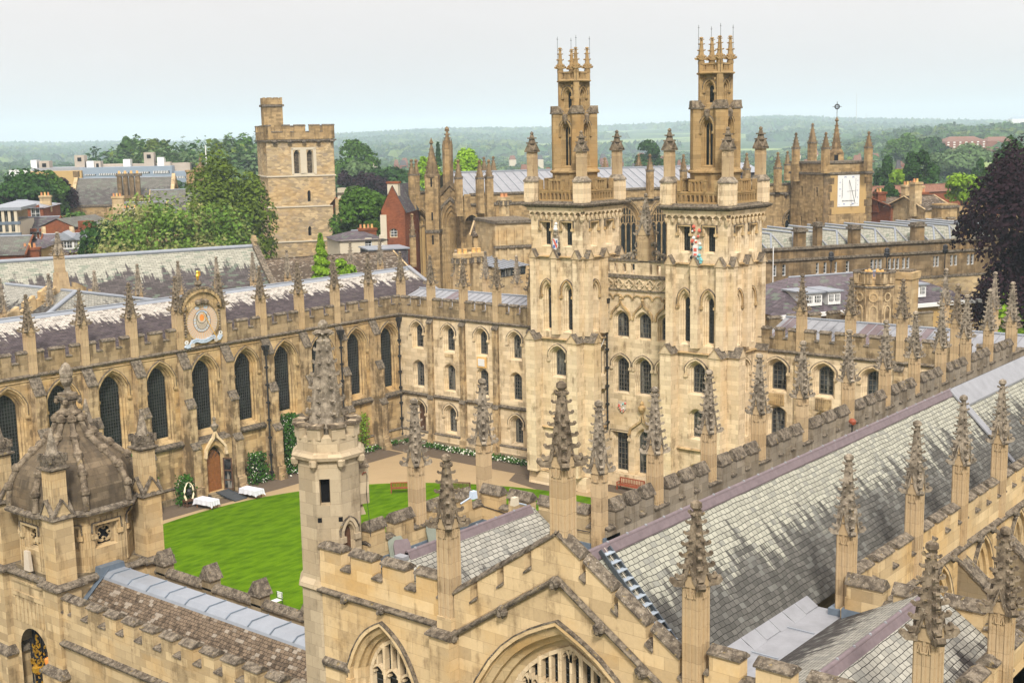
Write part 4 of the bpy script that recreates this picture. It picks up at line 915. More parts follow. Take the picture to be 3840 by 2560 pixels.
    for q, rz in ((0, W_), (1, 0), (2, -W_), (3, math.pi)):
        n = ((-1, 0), (0, -1), (1, 0), (0, 1))[q]
        wl1.put(t, (cx+n[0]*1.16, cy+n[1]*1.16, 25.85), rz); wl2.put(t, (cx+n[0]*.82, cy+n[1]*.82, 30.35), rz)
        a = math.pi/4+q*math.pi/2; pinn(pin_lan, t, (cx+1.08*math.cos(a), cy+1.08*math.sin(a), 32.6), a)
        b = MB(); b.tube([(cx+1.3*math.cos(a), cy+1.3*math.sin(a), 32.6), (cx+1.28*math.cos(a), cy+1.28*math.sin(a), 36.0)], .014, 'iron', 4); b.box(cx+1.28*math.cos(a)-.1, cx+1.28*math.cos(a)+.1, cy+1.28*math.sin(a)-.01, cy+1.28*math.sin(a)+.01, 35.8, 35.83, 'iron'); part('lightning_rod', b, t)
    # coat of arms between the upper windows
    b = MB(); b.fr = ((X0-.02, cy, 0), (0, -1, 0), (1, 0, 0)); ra = random.Random(9)
    def lump(x, z, r, m): b.lathe(x, -.1, [(.02, z-r), (r*.8, z-r*.5), (r, z), (r*.7, z+r*.6), (.02, z+r)], 6, m)
    if arms == 'crest':
        b.box(-.34, .34, -.14, 0, 19.15, 20.4, 'spire2', .03, 0); b.extr([(-.25, 20.25), (-.25, 19.6), (0, 19.25), (.25, 19.6), (.25, 20.25)][::-1], 'y', -.2, -.1, 'white'); b.face([(-.25, -.205, 20.22), (-.08, -.205, 20.22), (.24, -.205, 19.68), (.12, -.205, 19.45)], 'paintred'); b.box(-.2, .0, -.21, -.19, 19.5, 19.75, 'paintblue'); b.box(.08, .22, -.21, -.19, 19.9, 20.15, 'paintblue')
        for k in range(22): a = 2*math.pi*k/22; lump(.36*math.cos(a)+ra.uniform(-.05, .05), 19.8+.68*math.sin(a), ra.uniform(.06, .11), 'spire2')
        for x, z, r in ((0, 20.6, .2), (-.12, 20.8, .13), (.12, 20.8, .13), (0, 21.0, .2), (.0, 21.2, .16), (.05, 21.42, .14), (-.1, 21.15, .1)): lump(x, z, r, 'spire2' if z < 20.95 else 'white')
        b.box(-.42, .42, -.2, 0, 19.0, 19.1, 'iron')
    else:
        b.box(-.36, .36, -.12, 0, 19.0, 20.6, 'dialface', .04, 0); b.extr([(-.2, 20.2), (-.2, 19.5), (0, 19.2), (.2, 19.5), (.2, 20.2)][::-1], 'y', -.24, -.1, 'white'); b.box(-.13, .13, -.26, -.2, 19.75, 20.0, 'paintred'); b.box(-.13, .13, -.26, -.2, 19.45, 19.6, 'paintred')
        for k in range(26):
            x, z = ra.uniform(-.45, .45), ra.uniform(18.95, 21.55)
            if abs(x) < .2 and 19.2 < z < 20.3: continue
            if z > 20.6 and abs(x) > .34: x *= .7
            lump(x, z, ra.uniform(.08, .15), 'paintteal' if z < 19.25 else ('iron' if x < -.12 else 'paintteal' if x > .12 else 'white') if z < 20.3 else ra.choice(['paintred', 'paintred', 'white']))
        for x in (-.35, -.1, .15, .38): lump(x, 18.95, .13, 'paintteal')
    b.fr = None; part('coat_of_arms', b, t)
    return t
b = MB()
b.box(-.48, .48, -.48, .48, 0, 1.6, 'cream')
for q in range(4):
    c_, s_ = math.cos(q*math.pi/2), math.sin(q*math.pi/2); b.fr = ((0, 0, 0), (c_, s_, 0), (-s_, c_, 0))
    for x in (-.44, 0, .44): b.box(x-.05, x+.05, -.52, -.4, .1, 1.55, 'cream')
    b.extr([(-.44, 4.05), (.44, 4.05), (0, 4.62)], 'y', -.44, 0, 'spire'); ribbon(b, [(-.24, 3.5)]+[(x, 3.6+z) for x, z in arch(.48, .22, 'round', 4)]+[(.24, 3.5)], .04, -.34, -.28, 'shaft')
b.fr = None
b.box(-.55, .55, -.55, .55, 1.6, 1.72, 'spire2'); b.loft([[(x*.55, y*.55, 1.72) for x, y in ((-1, -1), (1, -1), (1, 1), (-1, 1))], [(x*.32, y*.32, 2.05) for x, y in ((-1, -1), (1, -1), (1, 1), (-1, 1))]], 'spire2')
b.box(-.31, .31, -.31, .31, 1.9, 4.0, 'shaft'); b.box(-.44, .44, -.44, .44, 3.95, 4.1, 'spire')
b.loft([[(x*.27, y*.27, 4.3) for x, y in ((-1, -1), (1, -1), (1, 1), (-1, 1))], [(x*.1, y*.1, 5.3) for x, y in ((-1, -1), (1, -1), (1, 1), (-1, 1))]], 'spire', False, True)
for z, r in ((4.62, .24), (5.0, .17)): b.box(-r-.1, r+.1, -r-.1, r+.1, z, z+.1, 'spire')
b.lathe(0, 0, [(.08, 5.3), (.15, 5.4), (.12, 5.5), (.02, 5.58)], 6, 'spire')
cpin = b.mesh('corner_pinnacle')
twin_tower(58.0, 'left twin gothic tower, a small striped shield between its upper windows', 'crest')
twin_tower(45.15, 'right twin gothic tower, a red and turquoise coat of arms between its upper windows', 'big')

# ================================================================== CHAPEL (foreground)
ch = thing('chapel', 'large foreground chapel with crocketed pinnacles, long streaked slate roofs and a gabled west front', 'chapel', (40, 21, 0))
XW, YC = 27.7, 25.4
pin_w = pin_meshes(.50, 3.15, 2.25, .55, 6, 'shaft', 'spire', .2, 1.0, True, fin=1.25)
pin_a = pin_meshes(.52, 1.95, 2.45, .55, 6, 'shaft', 'spire', .21, 1.2, True, fin=1.15)
pin_n = pin_meshes(.44, 2.4, 2.55, .7, 7, 'shaft', 'spire2', .165, 1.4, True)
pin_n2 = pin_meshes(.44, 2.4, 2.55, .7, 7, 'shaft', 'spire2', .165, 1.4, False)
pin_s = pin_meshes(.46, 3.1, 2.65, .75, 7, 'shaft', 'spire2', .16, 1.2, True)
for y, ms in ((25.45, pin_w), (16.6, pin_w), (10.3, pin_w)): pinn(ms, ch, (XW+.15, y, 13.2))
pinn(pin_a, ch, (XW+.3, 21.1, 16.95)); pinn(pin_w, ch, (33.3, 10.35, 12.2))
# west wall
YW0 = 31.2; fr = ((XW, YW0, 0), (0, -1, 0), (1, 0, 0)); b = MB()
gz = lambda u: 13.15 if u < 5.75 or u > 14.6 else 15.75-.66*abs(u-10.1)
wall(b, ((XW, YW0, 0), (0, -1, 0), (1, 0, 0)), 5.75, 0, 13.0, [dict(c=2.85, w=2.9, zs=6.0, zp=10.55, rise=1.75, kind='four')], 'chapel', 9)
wall(b, ((XW, YW0-5.75, 0), (0, -1, 0), (1, 0, 0)), 8.85, 0, lambda u: 15.66-.66*abs(u-4.35), [dict(c=4.35, w=6.9, zs=4.5, zp=10.6, rise=3.45, kind='four')], 'chapel', 12)
wall(b, ((XW, YW0-14.6, 0), (0, -1, 0), (1, 0, 0)), 6.5, 0, 13.0, [dict(c=3.2, w=2.9, zs=6.0, zp=10.55, rise=1.75, kind='four')], 'chapel', 9)
b.box(XW+.01, 36.9, 10.3, 10.6, 0, 13.0, 'chapel'); b.box(XW+.5, 36.2, 31.0, 31.3, 0, 13.2, 'chapel'); b.box(35.9, 36.2, YC, 31.2, 0, 13.2, 'chapel'); b.box(36.7, 37.0, 10.4, 16.5, 0, 12.9, 'chapel')
for y in (25.45, 16.6):
    b.box(XW-.42, XW+.2, y-.42, y+.42, 0, 12.9, 'chapel'); b.box(XW-.16, XW+.2, y-.3, y+.3, 12.8, 13.4, 'chapel')
b.box(XW-.42, XW+.2, 9.95, 10.7, 0, 12.9, 'chapel')
part('wall', b, ch)
ww1 = Win(2.9, 4.55, 1.75, 'four', .42, .6, 'chapel', 'leaded', (1, 26), 'came', .018, hood=.14, sill=.4, drop=.35, mull=3, mm='cream'); ww2 = Win(6.9, 6.1, 3.45, 'four', .75, .8, 'chapel', 'leaded', (1, 40), 'came', .018, hood=.16, sill=.5, drop=.2, mull=7, mm='cream')
ww1.put(ch, (XW, YW0-2.85, 6.0), W_); ww2.put(ch, (XW, YW0-10.1, 4.5), W_); ww1.put(ch, (XW, YW0-17.8, 6.0), W_)
b = MB(); course(b, (XW, YW0+.1), (XW, 25.9), (-1, 0, 0), 12.95, .2, .17, 'cope'); course(b, (XW, 16.2), (XW, 10.6), (-1, 0, 0), 12.95, .2, .17, 'cope')
course(b, (XW, 25.05), (XW, 21.1), (-1, 0, 0), 12.85, .2, .17, 'cope', 2.6); course(b, (XW, 21.1), (XW, 17.0), (-1, 0, 0), 15.45, .2, .17, 'cope', -2.7)
course(b, (XW, 31.2), (XW, 29.85), (-1, 0, 0), 10.35, .32, .16, 'cope'); course(b, (XW, 25.95), (XW, 25.0), (-1, 0, 0), 12.75, .3, .55, 'cope'); course(b, (XW, 17.05), (XW, 16.15), (-1, 0, 0), 12.75, .3, .55, 'cope')
sc_ = part('string_course', b, ch)
def grotesque(b, x, y, z, s, ox, oy):
    for i in range(6):
        a = i*1.1; b.lathe(x+ox*s*.5+.35*s*math.cos(a)*abs(oy or .4), y+oy*s*.5+.35*s*math.cos(a)*abs(ox or .4), [(.05*s, z-.5*s+.3*s*math.sin(a)), (.42*s, z-.2*s+.25*s*math.sin(a)), (.46*s, z+.12*s+.2*s*math.sin(a)), (.1*s, z+.45*s+.2*s*math.sin(a))], 6, 'cope')
    b.lathe(x+ox*s*.95, y+oy*s*.95, [(.05*s, z-.6*s), (.3*s, z-.4*s), (.25*s, z-.1*s), (.05*s, z+.1*s)], 6, 'cope')
for y in (30.0, 28.3): 
    b = MB(); grotesque(b, XW, y, 12.98, .24, -1, 0); part('grotesque', b, ch)
for d_ in (4.05, 2.0, 0, -1.55, -2.95, -4.0):
    b = MB(); grotesque(b, XW, 21.1+d_, 15.45-.655*abs(d_), .29, -1, 0); part('grotesque', b, ch)
batt(ch, (XW, 31.25), (XW, 25.75), (1, 0, 0), 13.0, 13.95, 14.72, .42, [(.02, 1.05), (1.52, 2.52), (3.0, 4.02), (4.5, 5.4)], m='chapel')
batt(ch, (XW, 25.15), (XW, 21.1), (1, 0, 0), 13.0, 13.62, 14.38, .42, [(.0, .68), (.98, 1.77), (2.03, 2.82), (3.1, 4.05)], 2.67, m='chapel')
batt(ch, (XW, 21.1), (XW, 16.9), (1, 0, 0), 15.65, 16.29, 17.05, .42, [(0, .8), (1.0, 1.88), (2.1, 3.0), (3.25, 4.05)], -2.77, m='chapel')
batt(ch, (XW, 16.25), (XW, 10.6), (1, 0, 0), 13.0, 13.95, 14.72, .42, [(.15, 1.05), (1.52, 2.52), (3.0, 4.02), (4.5, 5.4)], m='chapel')
batt(ch, (29.6, 31.3), (36.2, 31.3), (0, -1, 0), 12.6, 14.15, 14.95, .42, [(.1, .9), (1.35, 2.35), (3.2, 4.2), (4.6, 5.6)], m='gate', hc=.34)
batt(ch, (36.2, 31.3), (36.2, 25.6), (-1, 0, 0), 12.6, 14.15, 14.95, .42, [(.4, 1.3), (1.75, 2.75), (3.2, 4.2), (4.65, 5.4)], m='gate', hc=.34)
batt(ch, (37.0, 16.3), (37.0, 10.3), (-1, 0, 0), 12.4, 13.35, 14.15, .42, [(.05, 1.25), (1.6, 2.85), (3.2, 4.4), (4.8, 5.9)], m='gate', hc=.34)
batt(ch, (XW, 10.3), (37.0, 10.3), (0, 1, 0), 12.4, 13.3, 14.1, .42, [(.5+1.5*k, 1.5+1.5*k) for k in range(6)], m='chapel')
mer = []; XNP = [35.75, 39.4, 43.4, 47.6, 51.7, 56.6, 61.0, 64.9, 68.7, 72.6, 76.5, 80.7]
for a, c in zip(XNP, XNP[1:]):
    q, L = a-35.75, c-a; g = .42; n = 3; m0 = (L-.62-g*(n+1)*.75)/n
    mer += [(q+.31+g*.5+k*(m0+g), q+.31+g*.5+k*(m0+g)+m0) for k in range(n)]
batt(ch, (35.75, YC+.1), (82.5, YC+.1), (0, -1, 0), 12.4, 14.2, 15.2, .5, mer, m='nparapet', hc=.42)
XSP = [37.2, 42.9, 47.5, 52.0, 56.4, 60.5]; mer = []
for a, c in zip(XSP, XSP[1:]):
    q, L = a-37.2, c-a; m0 = (L-.6-.45*3)/3
    mer += [(q+.5+k*(m0+.45), q+.5+k*(m0+.45)+m0) for k in range(3)]
batt(ch, (37.2, 16.4), (60.5, 16.4), (0, 1, 0), 12.1, 13.15, 13.95, .42, mer, m='chapel')
for x in XNP: pinn(pin_n2 if x in (35.75, 51.7) else pin_n, ch, (x, YC-.1, 13.85))
pinn(pin_n, ch, (32.45, 31.15, 14.05)); pinn(pin_n2, ch, (36.2, 31.1, 14.05))
for x in XSP: pinn(pin_s, ch, (x, 16.55, 12.25))
# south choir wall
b = MB(); cs = [(a+c)/2 for a, c in zip(XSP, XSP[1:])]
wall(b, ((37.0, 16.4, 0), (1, 0, 0), (0, 1, 0)), 24, 0, 12.2, [dict(c=c-37.0, w=2.3, zs=6.5, zp=10.0, rise=1.75, kind='four') for c in cs], 'chapel'); b.box(36.2, 82.5, YC-.35, YC+.05, 0, 12.6, 'gate'); part('wall', b, ch)
wsc = Win(2.3, 3.5, 1.75, 'four', .42, .55, 'chapel', 'leaded', (1, 14), 'came', .025, hood=.15, sill=.4, drop=.3, mull=3, mm='cream')
for c in cs: wsc.put(ch, (c, 16.4, 6.5), S_)
sb = buttress_mesh(.75, [(0, 7.5, 1.9), (8.2, 10.3, 1.5)], 11.6, 'grey')
for x in XSP[1:]: put('buttress', sb, ch, (x, 16.4, 0))
b = MB(); course(b, (37.2, 16.4), (61, 16.4), (0, -1, 0), 11.98, .24, .2, 'cope'); part('string_course', b, ch)
for x in (38.6, 41.2, 44.4, 46.2, 49.0, 50.6, 53.4):
    b = MB(); grotesque(b, x, 16.4, 12.05, .3, 0, -1); part('grotesque', b, ch)
# roofs
b = MB(); xe = 58.7; RZ, RY = 15.85, 21.07
roofq(b, (XW+.5, RY, RZ), (xe, RY, RZ), (xe, 17.7, 12.5), (XW+.5, 17.7, 12.5), 'slate_choir')
roofq(b, (36.2, RY, RZ), (XW+.5, RY, RZ), (XW+.5, 25.3, 12.6), (36.2, 25.3, 12.6), 'slate_aisle'); roofq(b, (82.5, RY, RZ), (36.2, RY, RZ), (36.2, 24.2, 13.35), (82.5, 24.2, 13.35), 'slate_aisle')
roofq(b, (xe, RY, RZ-.05), (86, RY, RZ-.05), (86, 16.9, 12.0), (xe, 16.9, 12.0), 'slate_choir')
b.face([(86, RY, RZ-.05), (86, 16.9, 12), (86, 25, 12)], 'gate')
main = part('roof', b, ch)
def ridge_tiles(y, z, x0, x1, parent, m='ridge', w=.21, dz=.19, nm='ridge_tiles'):
    b = MB()
    b.extr([(y-w, z-dz), (y-w, z-dz+.05), (y-.08, z+.07), (y+.08, z+.07), (y+w, z-dz+.05), (y+w, z-dz)], 'x', x0, x1, m); b.tube([(x0, y, z+.06), (x1, y, z+.06)], .085, m, 8)
    for x in np.arange(x0+.4, x1, 1.05): b.lathe(x, y-.02, [(.03, z+.05), (.05, z+.12), (.04, z+.17), (.01, z+.18)], 6, 'leadpale')
    return part(nm, b, parent)
ridge_tiles(RY, RZ, XW+1.0, xe-.1, main)
b = MB(); b.extr([(RY-.75, RZ-.72), (RY-.75, RZ-.62), (RY, RZ+.12), (RY+.4, RZ-.25), (RY+.4, RZ-.4)], 'x', xe, 85, 'leadpale')
b.loft([[(xe-.3, RY-.05, RZ+.02), (xe+.25, RY-.05, RZ+.02), (xe+.25, RY-.05, RZ+.12), (xe-.3, RY-.05, RZ+.12)], [(xe-.3, 17.0, RZ-3.98), (xe+.25, 17.0, RZ-3.98), (xe+.25, 17.0, RZ-3.88), (xe-.3, 17.0, RZ-3.88)]], 'leadpale', True, True)
b.box(36.4, 82.3, 24.1, 25.05, 13.3, 13.37, 'lead'); b.box(36.4, 82.3, 25.0, 25.09, 13.35, 13.75, 'leadblue')
for x in np.arange(38, 82, 3.1): b.box(x, x+.08, 24.15, 25.03, 13.36, 13.42, 'leadblue')
part('lead_flashing', b, main)
b = MB(); b.box(XW+.5, 37.3, 16.5, 17.85, 12.42, 12.53, 'leadpale')
for x in (30.2, 32.6, 35.0): b.box(x, x+.06, 16.6, 17.8, 12.53, 12.57, 'lead')
for i, x in enumerate(np.arange(XW+.6, 37.2, .9)): b.loft([[(x, 17.55-.04*((i*7) % 3), 12.535), (x+.88, 17.55-.05*((i*5) % 3), 12.535), (x+.88, 17.95, 12.8), (x, 17.95, 12.8)], [(x, 17.55, 12.56), (x+.88, 17.55, 12.56), (x+.88, 17.95, 12.83), (x, 17.95, 12.83)]], 'leadpale', True, True)
b.box(36.85, 37.7, 16.2, 17.0, 12.3, 12.75, 'leadblue'); part('lead_gutter', b, main)
for (x, y, c_) in ((36.5, 18.6, 'x'), ): pass
# south aisle roof
b = MB(); SY, SZ = 13.45, 14.2
roofq(b, (36.7, SY, SZ), (XW+.5, SY, SZ), (XW+.5, 16.6, 12.5), (36.7, 16.6, 12.5), 'slate_aisle'); roofq(b, (XW+.5, SY, SZ), (36.7, SY, SZ), (36.7, 10.7, 12.35), (XW+.5, 10.7, 12.35), 'slate_aisle')
sr = part('roof', b, ch); ridge_tiles(SY, SZ, XW+.6, 36.5, sr)
b = MB(); b.box(XW+.5, 36.8, 10.6, 11.0, 12.28, 12.38, 'leadpale'); b.box(36.55, 36.75, 10.7, 16.4, 12.4, 12.95, 'leadblue'); part('lead_gutter', b, sr)
# north aisle roof
b = MB(); NY, NZ = 28.3, 14.5
roofq(b, (28.6, NY, NZ), (35.7, NY, NZ), (35.7, 25.5, 12.55), (28.2, 25.5, 12.55), 'slate_aisle'); roofq(b, (35.7, NY, NZ), (28.6, NY, NZ), (28.2, 30.4, 13.2), (35.7, 30.4, 13.2), 'slate_aisle')
b.face([(28.6, NY, NZ), (28.15, 25.5, 12.5), (28.15, 30.5, 12.9)], 'slate_aisle', [(0, 0), (-2.8, 2), (2.1, 2)])
nrf = part('roof', b, ch); ridge_tiles(NY, NZ, 28.9, 35.5, nrf)
b = MB(); b.box(28.3, 35.9, 30.3, 30.95, 13.1, 13.22, 'lead'); b.box(29.8, 35.8, 30.82, 30.9, 13.2, 13.55, 'leadblue'); b.box(35.7, 35.79, 25.6, 30.9, 13.0, 13.55, 'leadblue'); b.box(28.2, 35.7, 25.2, 25.6, 12.45, 12.58, 'lead'); b.box(XW+.42, 28.4, 25.8, 31, 12.9, 13.25, 'leadblue'); b.box(28.5, 28.8, 28.1, 28.5, NZ-.1, NZ+.04, 'leadpale')
b.box(35.6, 36.6, 25.0, 25.35, 12.9, 13.9, 'leadblue'); b.box(34.6, 36.2, 24.3, 25.0, 13.2, 13.45, 'leadpale'); part('lead_flashing', b, nrf)
# turret
TX, TY, TA = 28.75, 31.75, 1.02
b = MB(); tcx = lambda r, z, n=8: [(TX+r/math.cos(math.pi/8)*math.cos(math.pi/8+k*math.pi/4), TY+r/math.cos(math.pi/8)*math.sin(math.pi/8+k*math.pi/4), z) for k in range(8)]
fl = 2*TA*math.tan(math.pi/8)
for k in range(8):
    a = k*math.pi/4; nx, ny = math.cos(a), math.sin(a); u = (-ny, nx, 0)
    ops = []
    if k == 5: ops = [dict(c=fl/2-.12, w=.36, zs=15.93, zp=16.85, rise=0, kind='flat')]
    if k == 6: ops = [dict(c=fl/2-.12, w=.5, zs=13.75, zp=14.9, rise=.32, kind='four')]
    wall(b, ((TX+nx*TA-u[0]*fl/2, TY+ny*TA-u[1]*fl/2, 0), u, (-nx, -ny, 0)), fl, 13.0, 17.45, ops, 'turret')
b.loft([tcx(TA+.04, 0), tcx(TA+.04, 12.9), tcx(TA+.16, 13.0), tcx(TA+.14, 13.12), tcx(TA, 13.3)], 'turret')
b.loft([tcx(TA, 17.4), tcx(TA+.16, 17.5), tcx(TA+.2, 17.62), tcx(TA+.1, 17.72), tcx(TA+.0, 17.78), tcx(TA, 18.25), tcx(TA-.22, 18.33), tcx(TA-.24, 17.9)], 'turret', False, True)
for k in range(8):
    a = math.pi/8+k*math.pi/4; b.fr = ((TX, TY, 0), (math.cos(a), math.sin(a), 0), (-math.sin(a), math.cos(a), 0)); R0 = TA/math.cos(math.pi/8)
    b.extr([(-.24, 18.2), (.24, 18.2), (.24, 18.62), (.0, 18.72), (-.24, 18.62)], 'x', R0-.3, R0-.015, 'turret'); b.box(R0-.36, R0+.06, -.28, .28, 18.6, 18.7, 'spire')
    b.lathe(R0+.1, 0, [(.03, 17.2), (.13, 17.32), (.15, 17.5), (.05, 17.6)], 6, 'turret')
b.fr = None; tur = part('stair_turret', b, ch)
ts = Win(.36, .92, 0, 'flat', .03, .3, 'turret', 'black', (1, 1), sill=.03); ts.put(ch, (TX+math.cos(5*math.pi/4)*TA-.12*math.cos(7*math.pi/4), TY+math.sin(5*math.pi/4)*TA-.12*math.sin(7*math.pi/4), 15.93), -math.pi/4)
tdw = Win(.5, 1.15, .32, 'four', .06, .16, 'turret', 'darkwood', (1, 1), sill=.02, hood=.05, drop=.1, hoodm='turret'); o = tdw.put(ch, (TX-.12, TY-TA, 13.75), 0)
b = MB()
for k, (l, z) in enumerate(((-.55, 15.35), (.62, 15.35))):
    a = 5*math.pi/4; q = (TX+math.cos(a)*TA-math.sin(a)*l*.6, TY+math.sin(a)*TA+math.cos(a)*l*.6); b.fr = ((q[0], q[1], 0), (-math.sin(a), math.cos(a), 0), (-math.cos(a), -math.sin(a), 0)); b.box(-.07, .07, -.012, .1, z, z+.16, 'black')
b.fr = None; part('putlog_hole', b, tur)
b = MB(); rp_ = [(.66, 17.7), (.62, 18.6), (.40, 20.1), (.22, 21.38)]
b.loft([[(TX+r*math.cos(math.pi/8+k*math.pi/4), TY+r*math.sin(math.pi/8+k*math.pi/4), z) for k in range(8)] for r, z in rp_], 'spire2', True, True)
for k in range(8):
    a = math.pi/8+k*math.pi/4; ca, sa = math.cos(a), math.sin(a); b.tube([(TX+r*ca, TY+r*sa, z) for r, z in rp_], [.03, .03, .03, .025], 'spire2', 5)
    for i in range(7):
        z = 18.55+.43*i; r = np.interp(z, [q[1] for q in rp_], [q[0] for q in rp_]); crocket(b, (TX+(r+.01)*ca, TY+(r+.01)*sa, z), (ca, sa, 0), .19-.012*i, 'spire2')
b.lathe(TX, TY, [(.24, 21.36), (.25, 21.42), (.19, 21.5), (.2, 21.62), (.34, 21.72), (.28, 21.78), (.12, 21.8), (.17, 21.9), (.17, 22.02), (.08, 22.12)], 10, 'spire2')
for k in range(8): a = k*math.pi/4; crocket(b, (TX+.2*math.cos(a), TY+.2*math.sin(a), 21.66), (math.cos(a), math.sin(a), 0), .16, 'spire2')
part('turret_spire', b, ch)
b = MB(); q = at(1372, 1770, 42.6); b.tube([q, at(1376, 1780, 42.6), at(1374, 1850, 42.6), at(1386, 1960, 42.6), at(1390, 2010, 42.4)], .012, 'iron', 4); b.tube([(TX+.9, TY-.6, q.z-.2), (q.x-.1, q.y, q.z+.02), q], .02, 'bench', 5); part('hanging_cable', b, tur)
b = MB(); b.fr = ((TX, TY, 0), (math.cos(-math.pi/8), math.sin(-math.pi/8), 0), (-math.sin(-math.pi/8), math.cos(-math.pi/8), 0)); b.extr([(-.32, 15.6), (.32, 15.6), (.32, 16.9), (-.32, 16.9)], 'x', .9, 1.32, 'turret'); b.extr([(-.36, 16.9), (.36, 16.9), (0, 17.15)], 'x', .9, 1.36, 'spire'); b.box(.95, 1.2, -.25, .25, 15.2, 15.6, 'turret', .1, .1); b.fr = None; part('flue', b, tur)
# cable along the north parapet, floodlight
b = MB(); b.tube([(x, YC-.36, 14.0+.06*math.sin(x*1.9)) for x in np.arange(36.4, 82, .8)], .02, 'lead', 4); b.tube([(35.75, 31.0-.0, 14.1), (35.72, 28.5, 13.9), (35.7, 25.7, 14.0)], .02, 'iron', 4); part('conductor_cable', b, ch)
# ================================================================== loose things on the chapel roof
t = thing('roof_ladder', 'dark steel roof ladder with pale treads lying on the slates behind the gable', 'ladder', (29.75, 21.0, 15.9)); dn = Vector((0, 17.75-21.07, 12.5-15.85)).normalized(); up = Vector((0, -dn.z*-1, 0)); nrm = Vector((0, dn.z, -dn.y)); nrm = nrm if nrm.z > 0 else -nrm
a0 = Vector((29.55, 21.0, 15.82))+nrm*.12
for sx in (0, .46):
    b = MB(); p = a0+Vector((sx, 0, 0)); q = p+dn*4.75; w_ = nrm*.07; x_ = Vector((.025, 0, 0)); b.loft([[p-x_-w_, p+x_-w_, p+x_+w_, p-x_+w_], [q-x_-w_, q+x_-w_, q+x_+w_, q-x_+w_]], 'steel', True, True); part('rail', b, t)
for k in range(15):
    b = MB(); p = a0+dn*(.2+.31*k)+nrm*.02; x_ = Vector((.46, 0, 0)); d_ = Vector((0, -.09, 0)); b.loft([[p-d_, p+x_-d_, p+x_+d_, p+d_], [p-d_+CZ*.03, p+x_-d_+CZ*.03, p+x_+d_+CZ*.03, p+d_+CZ*.03]], 'tread', True, True); part('tread', b, t)
b = MB(); b.tube([a0+Vector((.23, 0, .03)), a0+dn*4.7+Vector((.23, 0, .03))], .012, 'dialface', 4); part('cable', b, t)
def slab(nm, lab, pos, rz, tilt, w_, h_, m, th=.04):
    b = MB(); b.box(-w_/2, w_/2, -th/2, th/2, 0, h_*.82, m); b.box(-w_/2, w_/2, -th/2, th/2, h_*.82, h_, m, w_*.12, 0)
    o = solo(nm, b, lab, 'slate', (0, 0, 0)); o.location = pos; o.rotation_euler = (tilt, 0, rz); return o
M['greenslate'] = plain('green_slate', (.20, .22, .18), .8)
slab('slate_slab', 'purple slate slab leaning on the parapet beside the turret', (30.65, 30.1, 13.25), -.5, -.45, .62, .95, 'ridge')
slab('slate_slab', 'grey-green slate slab leaning behind the purple one near the turret door', (30.75, 30.5, 13.25), -.4, -.35, .6, .95, 'greenslate')
slab('slate_slab', 'flat grey-green slate slab lying lowest, in front of the turret door', (29.85, 29.75, 13.3), -.9, -1.25, .8, .9, 'greenslate')
slab('slate_slab', 'rounded green slate slab against the parapet behind the crocketed pinnacle', (32.75, 30.55, 13.25), -.1, -.3, .55, .9, 'greenslate')
def cambox(lab, p, d, m):
    t = thing('junction_box', lab, 'box', p); b = MB(); b.box(p[0]-.13, p[0]+.13, p[1]-.1, p[1]+.1, p[2], p[2]+.28, m, .02, .02); part('housing', b, t); b = MB(); b.tube([(p[0], p[1], p[2]+.1), (p[0]+d[0], p[1]+d[1], p[2]-.1)], .035, 'tread', 6); part('bracket', b, t)
cambox('small blue-grey junction box on a bracket at the inner parapet corner', tuple(at(1775, 1868, 44.8)), (-.55, .15), 'dialblue')
cambox('small cream junction box on a bracket left of the gable pinnacle', tuple(at(1930, 1893, 42)), (.5, -.1), 'render')
t = thing('floodlight', 'small red-brown floodlight on the battlements half way along the long roof', 'lamp', tuple(at(3195, 1620, 59.5))); p = at(3195, 1620, 59.5); b = MB(); b.tube([p, p+CZ*.45], .035, 'iron'); part('post', b, t); b = MB(); b.fr = (p+CZ*.5, Vector((.7, -.7, 0)), Vector((.7, .7, 0))); b.lathe(0, 0, [(.05, -.13), (.17, -.1), (.2, .05), (.1, .16), (.03, .18)], 10, 'bench'); b.fr = None; part('lamp_head', b, t)

# ================================================================== CLOISTER and DOMED GATE
cl = thing('cloister', 'low battlemented cloister range with a mossy stone-tiled roof and a lead ridge', 'cloister', (30.5, 40, 0))
XC = 28.0; b = MB(); b.box(XC, XC+.5, 31.8, 48.7, 0, 7.8, 'gate'); part('wall', b, cl); b = MB(); b.box(32.7, 33.2, 31.5, 48.7, 0, 8.4, 'grey'); part('wall', b, cl)
b = MB(); course(b, (XC, 48.4), (XC, 32), (-1, 0, 0), 6.7, .28, .24, 'cope'); b.box(XC-.3, XC+.05, 41.5, 41.95, 6.35, 6.75, 'cope', .05, .05); part('string_course', b, cl)
batt(cl, (XC, 48.4), (XC, 32.5), (1, 0, 0), 7.8, 8.22, 9.02, .45, [(.15, .55)]+[(.75+1.287*k, .75+1.287*k+.78) for k in range(12)], m='gate')
b = MB(); b.box(32.85, 33.2, 32, 48.6, 8.4, 8.62, 'grey'); 
for y in (47.9, 44.5, 41.15, 37.8, 34.5): b.box(32.75, 33.3, y-.32, y+.32, 8.4, 9.15, 'grey')
p2 = part('parapet', b, cl); b = MB(); b.extr([(33.3, 8.6), (33.3, 8.7), (33.03, 8.95), (32.75, 8.7), (32.75, 8.6)], 'y', 32, 48.6, 'cope')
for y in (47.9, 44.5, 41.15, 37.8, 34.5): b.extr([(y-.42, 9.1), (y+.42, 9.1), (y, 9.75)], 'x', 32.65, 33.4, 'cope')
part('coping', b, p2)
